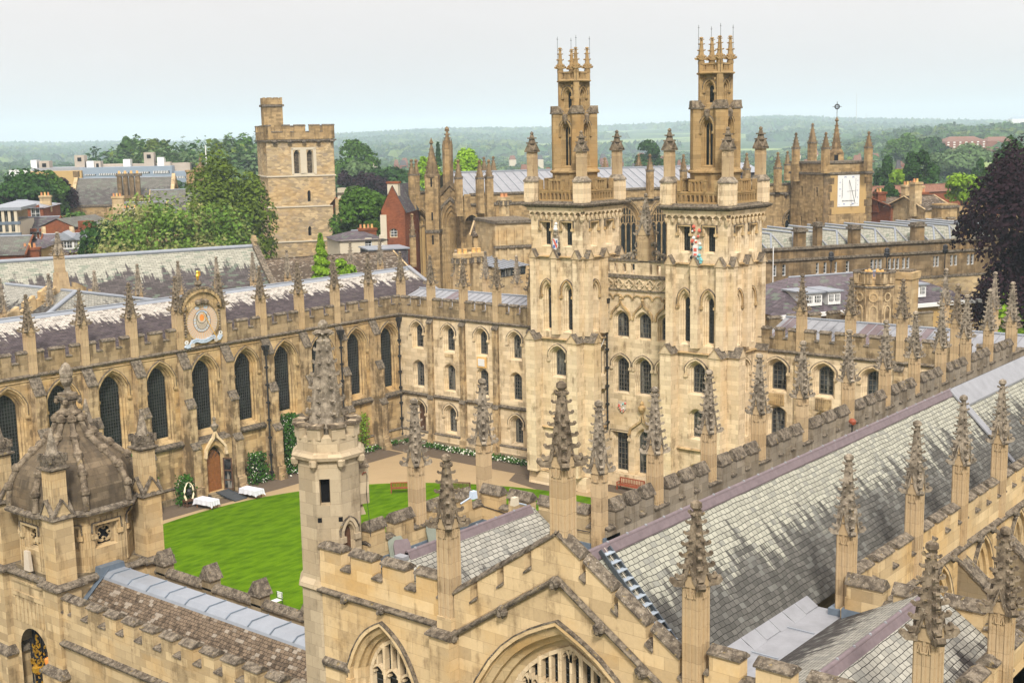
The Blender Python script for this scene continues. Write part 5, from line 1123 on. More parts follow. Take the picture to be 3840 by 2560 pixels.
b = MB(); roofq(b, (30.15, 48.6, 9.15), (30.15, 32, 9.15), (28.45, 32, 7.75), (28.45, 48.6, 7.75), 'tiles'); b.face([(31.25, 48.6, 9.2), (31.25, 32, 9.2), (32.85, 32, 8.1), (32.85, 48.6, 8.1)], 'tiles', [(0, 0), (16, 0), (16, 2), (0, 2)]); b.box(28.4, 28.6, 32, 48.6, 7.6, 7.78, 'slate_plain'); rf = part('roof', b, cl)
b = MB(); b.extr([(30.05, 9.02), (30.12, 9.2), (30.35, 9.36), (31.2, 9.36), (31.35, 9.1)], 'y', 31.9, 48.6, 'lead')
for y in np.arange(33, 48.5, 1.35): b.tube([(30.1, y, 9.22), (30.35, y, 9.38), (31.2, y, 9.38)], .03, 'leadblue', 5)
b.box(29.9, 31.3, 48.35, 48.75, 9.0, 9.62, 'leadblue', .1, 0); b.loft([[(28.45, 48.3, 7.8), (28.75, 48.3, 8.0), (28.75, 48.7, 8.0), (28.45, 48.7, 7.8)], [(30.1, 48.3, 9.2), (30.4, 48.3, 9.5), (30.4, 48.7, 9.5), (30.1, 48.7, 9.2)]], 'leadblue', True, True)
part('lead_ridge', b, rf)
gt = thing('domed_gatehouse', 'square stone gatehouse with four corner turrets and a ribbed ogee stone dome', 'gatehouse', (30.75, 51.2, 0))
GX0, GX1, GY0, GY1 = 28.15, 33.35, 48.6, 53.8; gcx, gcy = 30.75, 51.2
b = MB(); wall(b, ((GX0, GY1, 0), (0, -1, 0), (1, 0, 0)), 5.2, 0, 9.1, [dict(c=2.6, w=2.3, zs=.2, zp=5.55, rise=1.15, kind='round')], 'gate', 9)
b.box(GX0+.01, GX1, GY0, GY0+.4, 0, 9.1, 'gate'); b.box(GX1-.4, GX1, GY0, GY1, 0, 9.1, 'gate'); b.box(GX0, GX1, GY1-.4, GY1, 0, 9.1, 'gate'); b.box(GX0+.3, GX1-.3, GY0+.3, GY1-.3, 8.6, 9.38, 'grey')
for x, y in ((GX0+.3, GY0+.35), (GX0+.3, GY1-.35), (GX1-.35, GY0+.35), (GX1-.35, GY1-.35)): b.box(x-.62, x+.55, y-.58, y+.58, 0, 9.1, 'gate'); b.box(x-.85, x+.7, y-.75, y+.75, 0, 5.3, 'gate')
for k in range(9): y = gcy-1.3+.325*k; b.box(GX0-.04, GX0+.02, y-.05, y+.05, 6.9, 8.1, 'gate')
b.box(GX0-.08, GX0+.02, gcy-1.4, gcy+1.4, 8.1, 8.3, 'gate'); b.box(GX0-.06, GX0+.02, gcy-1.4, gcy+1.4, 8.75, 8.85, 'gate'); part('wall', b, gt)
for x, y in ((GX0+.3, GY0+.35), (GX0+.3, GY1-.35), (GX1-.35, GY0+.35), (GX1-.35, GY1-.35)):
    b = MB()
    b.loft([[(x+sx*r, y+sy*r, z) for sx, sy in ((-1, -1), (1, -1), (1, 1), (-1, 1))] for r, z in ((.58, 9.05), (.78, 9.16), (.78, 9.26), (.55, 9.4))], 'cope', True, True); part('corner_capping', b, gt); b = MB(); b.loft([[(x+sx*r, y+sy*r, z) for sx, sy in ((-1, -1), (1, -1), (1, 1), (-1, 1))] for r, z in ((.7, 5.15), (.92, 5.25), (.9, 5.35), (.62, 5.6))], 'cope', True, True); part('corner_capping', b, gt)
b = MB()
for p, q, n in (((GX0, GY1), (GX0, GY0), (-1, 0, 0)), ((GX0, GY0), (GX1, GY0), (0, -1, 0)), ((GX1, GY0), (GX1, GY1), (1, 0, 0))): course(b, p, q, n, 9.08, .3, .22, 'cope')
part('cornice', b, gt)
b = MB(); b.box(-.47, .47, -.47, .47, 0, 3.05, 'gate')
for q in range(4):
    c_, s_ = math.cos(q*math.pi/2), math.sin(q*math.pi/2); b.fr = ((0, 0, 0), (c_, s_, 0), (-s_, c_, 0)); b.extr([(-.5, 3.0), (.5, 3.0), (0, 3.72)], 'y', -.5, 0, 'gate'); ribbon(b, [(-.56, 2.93), (0, 3.78), (.56, 2.93)], .055, -.56, 0, 'cope'); ribbon(b, [(-.22, 2.9)]+[(x, 2.95+z) for x, z in arch(.44, .25, 'round', 4)]+[(.22, 2.9)], .035, -.52, -.46, 'gate')
    for x in (-.31, -.1, .1, .31): b.box(x-.03, x+.03, -.375, -.33, 3.5, 5.0, 'gate')
    for x in (-.36, 0, .36): b.box(x-.12, x+.12, -.42, -.3, 5.45, 5.78, 'cope')
b.fr = None; b.box(-.35, .35, -.35, .35, 3.0, 5.1, 'gate')
b.loft([[(sx*r, sy*r, z) for sx, sy in ((-1, -1), (1, -1), (1, 1), (-1, 1))] for r, z in ((.36, 5.05), (.5, 5.14), (.5, 5.2), (.38, 5.25), (.38, 5.55), (.3, 5.56))], 'cope', False, True); b.lathe(0, 0, [(.34, 5.4), (.33, 5.55), (.05, 6.85), (.01, 6.9)], 8, 'spire2')
gp = b.mesh('corner_turret')
for x, y in ((GX0+.3, GY0+.35), (GX0+.3, GY1-.35), (GX1-.35, GY0+.35), (GX1-.35, GY1-.35)): put('corner_turret', gp, gt, (x, y, 9.3))
b = MB(); AP = 2.32; fl = 2*AP*math.tan(math.pi/8)
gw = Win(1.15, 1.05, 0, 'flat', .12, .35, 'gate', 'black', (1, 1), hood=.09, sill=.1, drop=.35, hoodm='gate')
for k in range(8):
    a = k*math.pi/4; nx, ny = math.cos(a), math.sin(a); u = (-ny, nx, 0); f = ((gcx+nx*AP-u[0]*fl/2, gcy+ny*AP-u[1]*fl/2, 0), u, (-nx, -ny, 0))
    wall(b, f, fl, 9.35, 12.0, [dict(c=fl/2, w=1.15, zs=10.35, zp=11.4, rise=0, kind='flat')], 'gate'); b.fr = f
    for x in (.1, .28, fl-.28, fl-.1): b.box(x-.035, x+.035, -.05, .02, 9.5, 11.2, 'gate')
    for i in range(6): b.box(.14+i*.29, .36+i*.29, -.04, .02, 11.55, 11.78, 'gate')
    for i in range(4):
        t_ = i*math.pi/2+math.pi/4; ribbon(b, [(fl/2+.2*math.cos(t_)+.2*math.cos(q), 10.93+.2*math.sin(t_)+.2*math.sin(q)) for q in np.linspace(t_-2.1, t_+2.1, 8)], .05, .2, .3, 'gate')
    for sg in (-1, 1): b.box(fl/2+sg*.42-.08, fl/2+sg*.42+.08, .22, .3, 10.45, 11.4, 'gate')
    b.fr = None
b.box(GX0-.05, GX0+.12, gcy-.25, gcy+.25, 9.45, 10.35, 'dialface', .02, .08)
part('octagonal_drum', b, gt)
for k in range(8): a = k*math.pi/4; gw.put(gt, (gcx+AP*math.cos(a), gcy+AP*math.sin(a), 10.35), a+math.pi/2)
oc = lambda r, z: [(gcx+r*math.cos(math.pi/8+k*math.pi/4), gcy+r*math.sin(math.pi/8+k*math.pi/4), z) for k in range(8)]
DP = [(2.84, 12.3), (2.8, 12.75), (2.74, 13.15), (2.6, 13.55), (2.36, 13.95), (2.02, 14.3), (1.62, 14.62), (1.22, 14.95), (.92, 15.25), (.7, 15.6), (.54, 16.0), (.48, 16.2)]
b = MB(); b.loft([oc(2.4, 11.9), oc(2.75, 11.98), oc(3.06, 12.08), oc(3.08, 12.18), oc(2.85, 12.32)], 'cope'); b.loft([oc(r-.06, z) for r, z in DP], 'dome', False, True); dm = part('dome', b, gt)
b = MB()
for k in range(8):
    a = math.pi/8+k*math.pi/4; ca, sa = math.cos(a), math.sin(a); b.tube([(gcx+r*ca, gcy+r*sa, z) for r, z in DP], [.15]*8+[.14, .13, .12, .1], 'spire', 7)
    for i in (2, 4, 6, 8, 10): r, z = DP[i]; b.lathe(gcx+(r+.06)*ca, gcy+(r+.06)*sa, [(.08, z-.2), (.21, z-.1), (.22, z+.06), (.1, z+.2)], 7, 'spire')
part('dome_rib', b, dm)
b = MB(); b.lathe(gcx, gcy, [(.5, 16.1), (.58, 16.18), (.58, 16.26), (.42, 16.34), (.36, 16.45), (.32, 16.6), (.4, 16.8)], 12, 'spire'); b.box(gcx-.42, gcx+.42, gcy-.42, gcy+.42, 16.86, 16.98, 'cope'); b.box(gcx-.32, gcx+.32, gcy-.32, gcy+.32, 16.98, 17.12, 'spire')
for sx in (-1, 1):
    for sy in (-1, 1): b.lathe(gcx+sx*.36, gcy+sy*.36, [(.04, 16.6), (.13, 16.7), (.13, 16.82), (.05, 16.9)], 6, 'spire')
b.lathe(gcx, gcy, [(.24, 17.1), (.14, 17.25), (.13, 17.4), (.2, 17.5), (.27, 17.65), (.28, 17.78), (.24, 17.8), (.28, 17.9), (.3, 18.02), (.26, 18.22), (.16, 18.4), (.05, 18.5)], 12, 'spire2'); part('finial', b, dm)
b = MB(); b.fr = ((GX0+.45, gcy, 0), (0, -1, 0), (1, 0, 0))
for k in range(11): x = -1.1+.22*k; b.box(x-.025, x+.025, -.03, .03, .2, archz(2.3, 5.55, 1.15, 'round', x)-.02, 'iron')
for z in (.3, 2.2, 4.3, 5.0): b.box(-1.12, 1.12, -.05, .05, z, z+.12, 'iron')
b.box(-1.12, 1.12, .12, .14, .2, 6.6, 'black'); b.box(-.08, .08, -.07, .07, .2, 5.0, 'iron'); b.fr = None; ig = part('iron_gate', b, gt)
b = MB(); b.fr = ((GX0+.4, gcy, 0), (0, -1, 0), (1, 0, 0)); rr = random.Random(3)
for k in range(70):
    x = rr.uniform(-.95, .95); z = rr.uniform(2.4, 6.2)
    if z > 5.5 and abs(x) > .8: continue
    r = rr.uniform(.03, .09); ribbon(b, [(x+r*1.6*math.cos(t), z+r*1.6*math.sin(t)) for t in np.linspace(rr.uniform(0, 3), rr.uniform(3.5, 7), 6)], r*.4, -.05, .0, 'gold')
for x, z in ((.55, 5.2), (.5, 4.55), (-.6, 4.5)): b.lathe(x, -.03, [(.05, z-.25), (.2, z-.1), (.22, z+.12), (.05, z+.2)], 7, 'gold' if z < 5 else 'dialorange')
b.fr = None; part('gilded_scrollwork', b, ig)

# ================================================================== GROUND of the quadrangle
def flat(name, pts, z, m, label=None):
    b = MB(); b.face([(x, y, z) for x, y in pts], m); return solo(name, b, None, None, (0, 0, 0), None, 'structure')
flat('gravel_path', [(33.2, 31.4), (XE, 31.4), (XE, YL), (33.2, YL)], .012, 'gravel')
b = MB()
for q in ([(33.2, 79.4), (58.6, 79.4), (66.0, 78.9), (80.6, 78.9), (80.6, 82.7), (33.2, 82.7)], [(80.9, 25.5), (84.5, 25.5), (84.5, 82.7), (80.9, 82.7)], [(77.6, 59.5), (80.9, 57.5), (80.9, 66), (78.8, 65)], [(36, 25.5), (80.9, 25.5), (80.9, 31.2), (36, 31.2)]): b.face([(x, y, .02 if q[0][0] != 80.9 else .028) for x, y in q], 'earth')
solo('paved_path', b, kind='structure')
LWX = lambda ca, n_: 57.6+(LAWN_E-57.6 if ca > 0 else 21)*math.copysign(abs(ca)**(2/n_), ca)
LAWN_E = 78.6
b = MB(); ring = []
for k in range(96):
    a = 2*math.pi*k/96; ca, sa = math.cos(a), math.sin(a); n_ = 2.15; ring.append((LWX(ca, n_), 54.0+24.7*math.copysign(abs(sa)**(2/n_), sa)))
b.loft([[(x, y, 0) for x, y in ring], [(x, y, .07) for x, y in ring]], 'grass', False, True)
solo('lawn', b, 'smooth oval lawn of mown green grass filling the quadrangle', 'grass', kind='stuff')

# ------------------------------------------------------------------ furniture of the quadrangle
def bench(label, x, y, rz, m='bench', L=1.9):
    t = thing('garden_bench', label, 'bench', (x, y, 0), 'wooden benches in the quadrangle'); t.rotation_euler = (0, 0, rz); ORG[t.name] = Vector((0, 0, 0))
    b = MB()
    for k in range(4): b.box(-L/2, L/2, -.25+.13*k, -.15+.13*k, .42, .46, m)
    part('seat', b, t)
    b = MB(); b.box(-L/2, L/2, .24, .29, .92, 1.0, m); b.box(-L/2, L/2, .22, .27, .5, .55, m)
    for k in range(15): x_ = -L/2+.06+(L-.12)*k/14; b.box(x_-.025, x_+.025, .235, .265, .55, .92, m)
    part('backrest', b, t)
    for sx in (-1, 1):
        for yy, h in ((-.24, .66), (.26, .98)):
            b = MB(); b.box(sx*L/2-.04, sx*L/2+.04, yy-.035, yy+.035, 0, h, m); part('leg', b, t)
        b = MB(); b.box(sx*L/2-.05, sx*L/2+.05, -.3, .28, .64, .69, m); part('armrest', b, t)
bench('reddish wooden bench standing under the shield on the wall between the two towers', 81.9, 54.9, W_, L=2.3)
p = at(1507, 1850, 1); 
def gnd(px, py, z=0.):
    d = ray(px, py); return Vector((0, 0, H))+d*((z-H)/d.z)
g = gnd(1512, 1848); bench('reddish wooden bench on the lawn half hidden by a crocketed chapel pinnacle', g.x, g.y, 2.3)
g = gnd(1722, 1855); bench('dark wooden bench on the lawn seen above the chapel parapet', g.x, g.y, W_+.5, 'darkwood', 1.7)
def table(label, lc, px, py, rz):
    g = gnd(px, py, .75); loc = (g.x, g.y, 0); t = thing('trestle_table', label, 'table', loc, 'tables set out by the library'); t.rotation_euler = (0, 0, rz); ORG[t.name] = Vector()
    b = MB(); b.box(-.9, .9, -.42, .42, .70, .735, 'wood'); part('tabletop', b, t)
    for sx in (-1, 1):
        for sy in (-1, 1): b = MB(); b.box(sx*.75-.03, sx*.75+.03, sy*.33-.03, sy*.33+.03, 0, .7, 'wood'); part('leg', b, t)
    b = MB(); L = []
    n = 48
    for z, k in ((.752, 0), (.74, .02), (.6, .05), (.45, .08), (.36, .1)):
        r_ = []
        for i in range(n):
            q = 4*i/n; s_, f = int(q), q-int(q); c4 = [(-.92, -.44), (.92, -.44), (.92, .44), (-.92, .44), (-.92, -.44)]; x = c4[s_][0]*(1-f)+c4[s_+1][0]*f; y = c4[s_][1]*(1-f)+c4[s_+1][1]*f
            cr = max(0, 1-min(f, 1-f)*9); wv = k*(.55+.45*math.sin(i*1.9+px)); dz = -.14*cr if k > .04 else 0; l = math.hypot(x, y)
            r_.append((x+x/l*wv*(1+cr), y+y/l*wv*(1+cr), z+dz+.02*math.sin(i*2.3)*(k > .04)))
        L.append(r_)
    b.loft(L[::-1], 'cloth', False, True, False); o = solo('tablecloth', b, lc, 'tablecloth', (0, 0, 0), 'white cloths on the trestle tables'); o.location = loc; o.rotation_euler = (0, 0, rz)
table('trestle table under a white cloth beside the tusk arch', 'white cloth on the table next to the tusk arch, nearer the lawn', 775, 1869, -math.pi/2+.12)
table('trestle table under a white cloth right of the black ramp', 'white cloth on the table right of the black ramp', 942, 1830, -math.pi/2+.1)
t = thing('access_ramp', 'black rubber access ramp leading down from the oak door', 'ramp', (62.0, 81.0, 0))
for y0, y1, z0, z1 in ((81.3, 80.15, .36, .2), (80.1, 78.9, .195, .03)):
    b = MB(); b.loft([[(61.35, y0, z0), (62.5, y0, z0), (62.5, y1, z1), (61.35, y1, z1)], [(61.35, y0, z0+.05), (62.5, y0, z0+.05), (62.5, y1, z1+.05), (61.35, y1, z1+.05)]], 'rubber', True, True); part('ramp_panel', b, t)
b = MB()
for x in (61.32, 62.5): b.loft([[(x, 81.3, .34), (x+.04, 81.3, .34), (x+.04, 78.9, .02), (x, 78.9, .02)], [(x, 81.3, .46), (x+.04, 81.3, .46), (x+.04, 78.9, .12), (x, 78.9, .12)]], 'steel', True, True)
part('edge_rail', b, t)
g = gnd(712, 1897); t = thing('tusk_arch', 'pair of ivory tusks forming an arch on a dark wheeled stand beside a white table', 'ornament', (g.x, g.y, 0))
b = MB(); b.box(g.x-.5, g.x+.5, g.y-.28, g.y+.28, .45, .55, 'darkwood'); b.box(g.x-.45, g.x+.45, g.y-.25, g.y+.25, .1, .2, 'darkwood')
for sx in (-1, 1):
    for sy in (-1, 1): b.box(g.x+sx*.42-.04, g.x+sx*.42+.04, g.y+sy*.22-.04, g.y+sy*.22+.04, 0, .5, 'darkwood')
part('stand', b, t)
for sg in (-1, 1):
    b = MB(); pts = [(g.x+sg*x, g.y, z) for x, z in ((.3, .55), (.42, .9), (.43, 1.25), (.34, 1.6), (.16, 1.85), (.02, 1.95))]; b.tube(pts, [.085, .085, .075, .06, .04, .02], 'ivory', 8); part('tusk', b, t)
b = MB(); b.lathe(g.x, g.y, [(.05, .9), (.2, 1.0), (.22, 1.25), (.15, 1.4), (.04, 1.45)], 10, 'iron'); part('gong', b, t)
g = gnd(1038, 2252, .4); t = thing('garden_chair', 'white slatted folding chair on the lawn behind the cloister parapet', 'chair', (g.x, g.y, 0))
b = MB()
for k in range(5): b.box(g.x-.25+.1*k, g.x-.18+.1*k, g.y-.25, g.y+.25, .44, .46, 'white')
part('seat', b, t); b = MB()
for k in range(4): b.box(g.x+.24, g.x+.27, g.y-.25, g.y+.25, .55+.1*k, .61+.1*k, 'white')
part('backrest', b, t)
for sx in (-1, 1):
    for sy in (-1, 1): b = MB(); b.box(g.x+sx*.23-.015, g.x+sx*.23+.015, g.y+sy*.23-.015, g.y+sy*.23+.015, 0, .9 if sx > 0 else .45, 'iron'); part('leg', b, t)

# ================================================================== PLANTS
def quads_mesh(name, C, Nn, S, mats, mi=None, asp=.7, rs=None):
    """many small leaf quads: centres, normals, sizes"""
    n = len(C); rs = rs or np.random.RandomState(1)
    a = rs.normal(size=(n, 3)); Nn = Nn/np.maximum(1e-6, np.linalg.norm(Nn, axis=1))[:, None]
    T = np.cross(Nn, a); T /= np.maximum(1e-6, np.linalg.norm(T, axis=1))[:, None]; B = np.cross(Nn, T)
    S = np.asarray(S)[:, None]; T = T*S*.5; B = B*S*.5*asp
    V = np.stack([C-T-B*.6, C+T*.2-B, C+T+B*.5, C-T*.3+B], 1).reshape(-1, 3)
    me = bpy.data.meshes.new(name); me.vertices.add(4*n); me.loops.add(4*n); me.polygons.add(n)
    me.vertices.foreach_set('co', V.astype(np.float32).ravel()); me.loops.foreach_set('vertex_index', np.arange(4*n, dtype=np.int32)); me.polygons.foreach_set('loop_start', np.arange(0, 4*n, 4, dtype=np.int32))
    try: me.polygons.foreach_set('loop_total', np.full(n, 4, np.int32))
    except Exception: pass
    for m in mats: me.materials.append(M[m])
    if mi is not None: me.polygons.foreach_set('material_index', np.asarray(mi, np.int32))
    me.update(calc_edges=True); return me
def crown_pts(rs, rx, rz, nb, n, br=.42, flat_=.0):
    """leaf centres and normals on the outer skins of many overlapping boughs"""
    C, Nn = [], []
    bc_ = []
    for k in range(nb):
        v = rs.normal(size=3); v /= np.linalg.norm(v); v[2] = v[2] if v[2] > -.45 else -v[2]; r = (.5+.28*rs.rand()**.5) if k > nb*.2 else .3*rs.rand()
        bc_.append((v*[rx*r, rx*r, rz*r], br*(.65+.6*rs.rand())))
    per = n//nb
    for c, r in bc_:
        v = rs.normal(size=(per, 3)); v /= np.linalg.norm(v, axis=1)[:, None]; v[:, 2] = np.where(v[:, 2] < -.3, -v[:, 2]*.5, v[:, 2])
        rad = r*(.72+.36*rs.rand(per)**.5); p = c+v*rad[:, None]*[rx, rx, rz*.85]
        C.append(p); Nn.append(v+rs.normal(size=(per, 3))*.45+[0, 0, .25])
    C = np.concatenate(C); lo, hi = np.percentile(C, 1.5, axis=0), np.percentile(C, 98.5, axis=0); C = (C-(lo+hi)/2)/((hi-lo)/2)*[rx, rx, rz]
    return C, np.concatenate(Nn)
def tree(name, label, px, yt, yb, wpx, D, m, nleaf=5200, leaf=.5, nb=22, br=.42, cat='tree', z0=0., cone=0):
    rs = np.random.RandomState(abs(hash((px, yt))) % 100000 if False else int(px*7+yt*13) % 99991)
    c = at(px, (yt+yb)/2, D); rx = wpx/FPX*D/2; rz = (yb-yt)/FPX*D/2
    t = thing(name, label, cat, (c.x, c.y, z0))
    if cone:
        n = nleaf; h = rs.rand(n)**.8; a = rs.rand(n)*2*math.pi; tier = .75+.25*np.cos(h*cone*2*math.pi+np.floor(a*1.2)); r = rx*(1-h)**.85*tier*(.7+.35*rs.rand(n)); C = np.stack([r*np.cos(a), r*np.sin(a), -rz+2*rz*h], 1); Nn = np.stack([np.cos(a), np.sin(a), .5+0*a], 1)+rs.normal(size=(n, 3))*.4
    else: C, Nn = crown_pts(rs, rx, rz, nb, nleaf, br)
    S = leaf*(.6+.8*rs.rand(len(C)))
    me = quads_mesh('crown', C, Nn, S, [m], rs=rs); o = bpy.data.objects.new('crown', me); link(o, t); o.location = (0, 0, c.z-z0)
    b = MB(); r0 = max(.18, rx*.07); zc = c.z-z0-rz*.35; b.tube([(0, 0, -.3), (.05*rx, 0, zc*.5), (0, .03*rx, zc), (0, 0, c.z-z0+rz*.3)], [r0*1.4, r0, r0*.75, r0*.25], 'bark', 8)
    for k in range(6):
        a = k*1.05+rs.rand(); L = rx*(.55+.25*rs.rand()); b.tube([(0, 0, zc*(.75+.04*k)), (L*.5*math.cos(a), L*.5*math.sin(a), zc+rz*.25), (L*math.cos(a), L*math.sin(a), zc+rz*(.5+.1*rs.rand()))], [r0*.5, r0*.32, r0*.1], 'bark', 6)
    me = b.mesh('trunk'); o = bpy.data.objects.new('trunk', me); link(o, t)
    return t
TR = [
 ('chestnut_tree', 'large flowering chestnut with cream blossom spires behind the long slate roof', 580, 780, 1200, 600, 150, 'leafches', 26000, .42, 60, .26),
 ('chestnut_tree', 'second flowering chestnut, browner with blossom, below the square bell tower', 810, 800, 1160, 290, 152, 'leafches', 11000, .42, 34, .3),
 ('oak_tree', 'tall olive-green tree touching the left side of the square bell tower', 846, 618, 1040, 276, 172, 'leafoak', 17000, .48, 44, .28),
 ('dark_tree', 'dark green rounded tree between brick dormer house and chestnut', 395, 840, 1000, 150, 148, 'leafdark', 4500, .5, 18, .4),
 ('broadleaf_tree', 'dark green tree at the left edge in front of the concrete building', 70, 660, 820, 260, 215, 'leafdark', 7000, .7, 22, .36),
 ('broadleaf_tree', 'mid green tree left of the gabled gothic hall', 195, 665, 790, 110, 222, 'leaf', 4500, .7, 16, .4),
 ('copper_beech', 'dark purple beech squeezed beside the gabled gothic hall', 250, 680, 800, 70, 226, 'leafbeech', 3000, .6, 14, .42),
 ('broadleaf_tree', 'green tree behind the red brick gable at the left', 285, 805, 900, 110, 205, 'leaf', 3500, .6, 14, .4),
 ('poplar_tree', 'broad poplar rising left of the bell tower, rightmost of the tall group', 925, 525, 700, 130, 420, 'leaf', 4000, 1.2, 18, .36),
 ('poplar_tree', 'tall double-headed tree above the concrete building, left half', 490, 525, 650, 100, 430, 'leaf', 3600, 1.2, 14, .4),
 ('poplar_tree', 'tall double-headed tree above the concrete building, right half', 585, 530, 650, 95, 432, 'leafoak', 3600, 1.2, 14, .4),
 ('poplar_tree', 'pale poplar standing directly left of the bell tower top', 835, 525, 690, 90, 415, 'leafblue', 3600, 1.1, 14, .4),
 ('broadleaf_tree', 'spreading dark tree between the bell tower and the red brick gable', 1370, 715, 880, 200, 168, 'leaf', 10000, .45, 30, .3),
 ('broadleaf_tree', 'small dark tree right beside the bell tower wall', 1290, 745, 860, 70, 175, 'leafdark', 2500, .5, 12, .42),
 ('broadleaf_tree', 'tall green tree rising right of the bell tower', 1320, 540, 700, 170, 330, 'leaf', 5000, .9, 20, .36),
 ('willow_tree', 'pale round willow right of the bell tower', 1345, 610, 700, 110, 320, 'leafblue', 3500, .9, 14, .4),
 ('cedar_tree', 'flat-topped dark cedar above the purple beeches', 1450, 635, 720, 150, 300, 'leafdark', 4000, .8, 16, .34),
 ('copper_beech', 'purple beech behind the bell tower, left one of the pair', 1325, 650, 720, 90, 290, 'leafbeech', 2600, .8, 12, .42),
 ('copper_beech', 'purple beech behind the red brick gable, right one of the pair', 1420, 660, 740, 110, 285, 'leafbeech', 3000, .8, 12, .42),
 ('lime_tree', 'bright lime-green tree behind the gothic chapel gable', 1755, 570, 670, 110, 260, 'leaflime', 4500, .7, 18, .38),
 ('lime_tree', 'narrow lime-green tree glimpsed left of the chapel spirelet', 1610, 600, 720, 80, 262, 'leaflime', 3000, .7, 14, .4),
 ('conifer_tree', 'slim dark conifer left of the tall gothic pinnacle', 1643, 538, 620, 26, 340, 'leafdark', 1200, .8, 1, .4, 4),
 ('ginkgo_tree', 'feathery yellow-green tree growing behind the library pinnacles', 1205, 880, 1060, 95, 122, 'leafyel', 3600, .4, 1, .4, 5),
 ('young_tree', 'small yellow-green tuft on the tiled roof edge right of the feathery tree', 1290, 975, 1030, 80, 124, 'leafyel', 1100, .35, 10, .4),
 ('round_tree', 'dark round tree standing between the twin towers in the distance', 2440, 535, 625, 112, 380, 'leafdark', 4500, .8, 18, .38),
 ('copper_beech', 'huge dark purple copper beech at the right edge', 3870, 600, 1190, 470, 108, 'leafbeech', 30000, .36, 70, .24),
 ('broadleaf_tree', 'tall dark green tree behind the copper beech', 3800, 540, 720, 120, 200, 'leafdark', 5200, .6, 20, .36),
 ('broadleaf_tree', 'mid green tree left of the copper beech crown', 3720, 640, 760, 70, 205, 'leaf', 3000, .6, 14, .4),
 ('pine_tree', 'dark spreading pine behind the chimneys right of the sundial tower', 3450, 575, 730, 115, 240, 'leafdark', 5200, .6, 22, .3),
 ('pine_tree', 'dark columnar yew right of the sundial tower', 3310, 595, 700, 62, 250, 'leafdark', 2600, .6, 12, .42),
 ('lime_tree', 'yellow-green tree between the columnar yew and the dark pine', 3375, 640, 710, 75, 255, 'leafyel', 2600, .7, 14, .4),
 ('broadleaf_tree', 'bright green tree in front of the red tiled wall roof', 3618, 660, 760, 130, 190, 'leafyel', 5200, .5, 22, .36),
 ('broadleaf_tree', 'dark green bush against the brick wall beneath the columnar yew', 3320, 700, 765, 75, 195, 'leafdark', 2400, .5, 12, .4),
 ('conifer_tree', 'dark conifer left of the far copper beech, standing alone', 3675, 610, 700, 55, 270, 'leafdark', 2000, .7, 12, .4),
 ('broadleaf_tree', 'rounded dark tree group in front of the brick school', 3400, 515, 600, 130, 560, 'leaf', 3200, 1.5, 16, .38),
 ('broadleaf_tree', 'dark rounded trees left of the brick school', 3500, 520, 590, 110, 570, 'leafdark', 2600, 1.5, 14, .4),
 ('willow_tree', 'wide pale grey-green tree mass below the brick school', 3600, 555, 680, 260, 420, 'leafblue', 6500, 1.2, 26, .32),
 ('broadleaf_tree', 'green shrub in the garden at the far right below the copper beech', 3790, 1120, 1260, 120, 104, 'leafyel', 2600, .35, 16, .4),
]
for a in TR: tree(a[0], a[1], a[2], a[3], a[4], a[5], a[6], a[7], a[8], a[9], a[10], a[11] if a[0] not in ('conifer_tree', 'ginkgo_tree') or a[10] != 1 else .4, cone=(a[12] if len(a) > 12 else 0))
def shrub(name, label, cx, cy, z0, w_, d_, h_, n, flowers, leaf=.22, m='rose'):
    rs = np.random.RandomState(int(cx*31+cy*17)); t = thing(name, label, 'shrub', (cx, cy, z0))
    C = np.stack([(rs.rand(n)-.5)*w_, (rs.rand(n)-.5)*d_, rs.rand(n)**.85*h_], 1); C[:, 0] *= 1-.35*(C[:, 2]/h_)**2; C += rs.normal(size=C.shape)*.08
    Nn = rs.normal(size=(n, 3))+[0, -.8, .5]; mi = (rs.rand(n) < flowers).astype(int)
    S = np.where(mi == 1, .13, leaf)*(.7+.6*rs.rand(n)); me = quads_mesh('foliage', C, Nn, S, [m, 'petal'], mi, rs=rs); o = bpy.data.objects.new('foliage', me); link(o, t)
    b = MB(); 
    for k in range(3): b.tube([(0.1*k-.1, 0, 0), (w_*.2*(k-1), 0, h_*.6)], [.04, .015], 'bark', 5)
    o = bpy.data.objects.new('stem', b.mesh('stem')); link(o, t)
def gx(px, Y=82.2): d = ray(px, 1700); return d.x*Y/d.y
shrub('climbing_rose', 'tall climbing rose with white flowers on the library wall left of the stair turret', gx(1085), 82.0, 0, 2.0, 1.0, 5.2, 2600, .12)
shrub('climbing_rose', 'climbing rose with white flowers behind the stone dome', gx(515), 81.9, 0, 2.6, 1.2, 5.0, 2600, .1)
shrub('climbing_rose', 'low white-flowered rose bush beside the second white table', gx(955), 81.9, 0, 1.9, 1.0, 2.6, 1100, .16)
shrub('climbing_rose', 'sparse yellow-green climber right of the stair turret', gx(1358), 81.9, 0, 1.2, .7, 3.6, 420, .03, .2, 'leafyel')
shrub('rose_bush', 'green bush beside the tusk arch', gx(668), 81.6, 0, 1.4, 1.0, 2.3, 700, .06)
rs = np.random.RandomState(5); n = 3600
u_ = rs.rand(n); C = np.where((u_ < .62)[:, None], np.stack([83.6+.5*rs.normal(size=n)*.6, 64+rs.rand(n)*17.5, .1+.35*rs.rand(n)], 1), np.stack([66+rs.rand(n)*17, 81.9+.35*rs.normal(size=n), .1+.35*rs.rand(n)], 1))
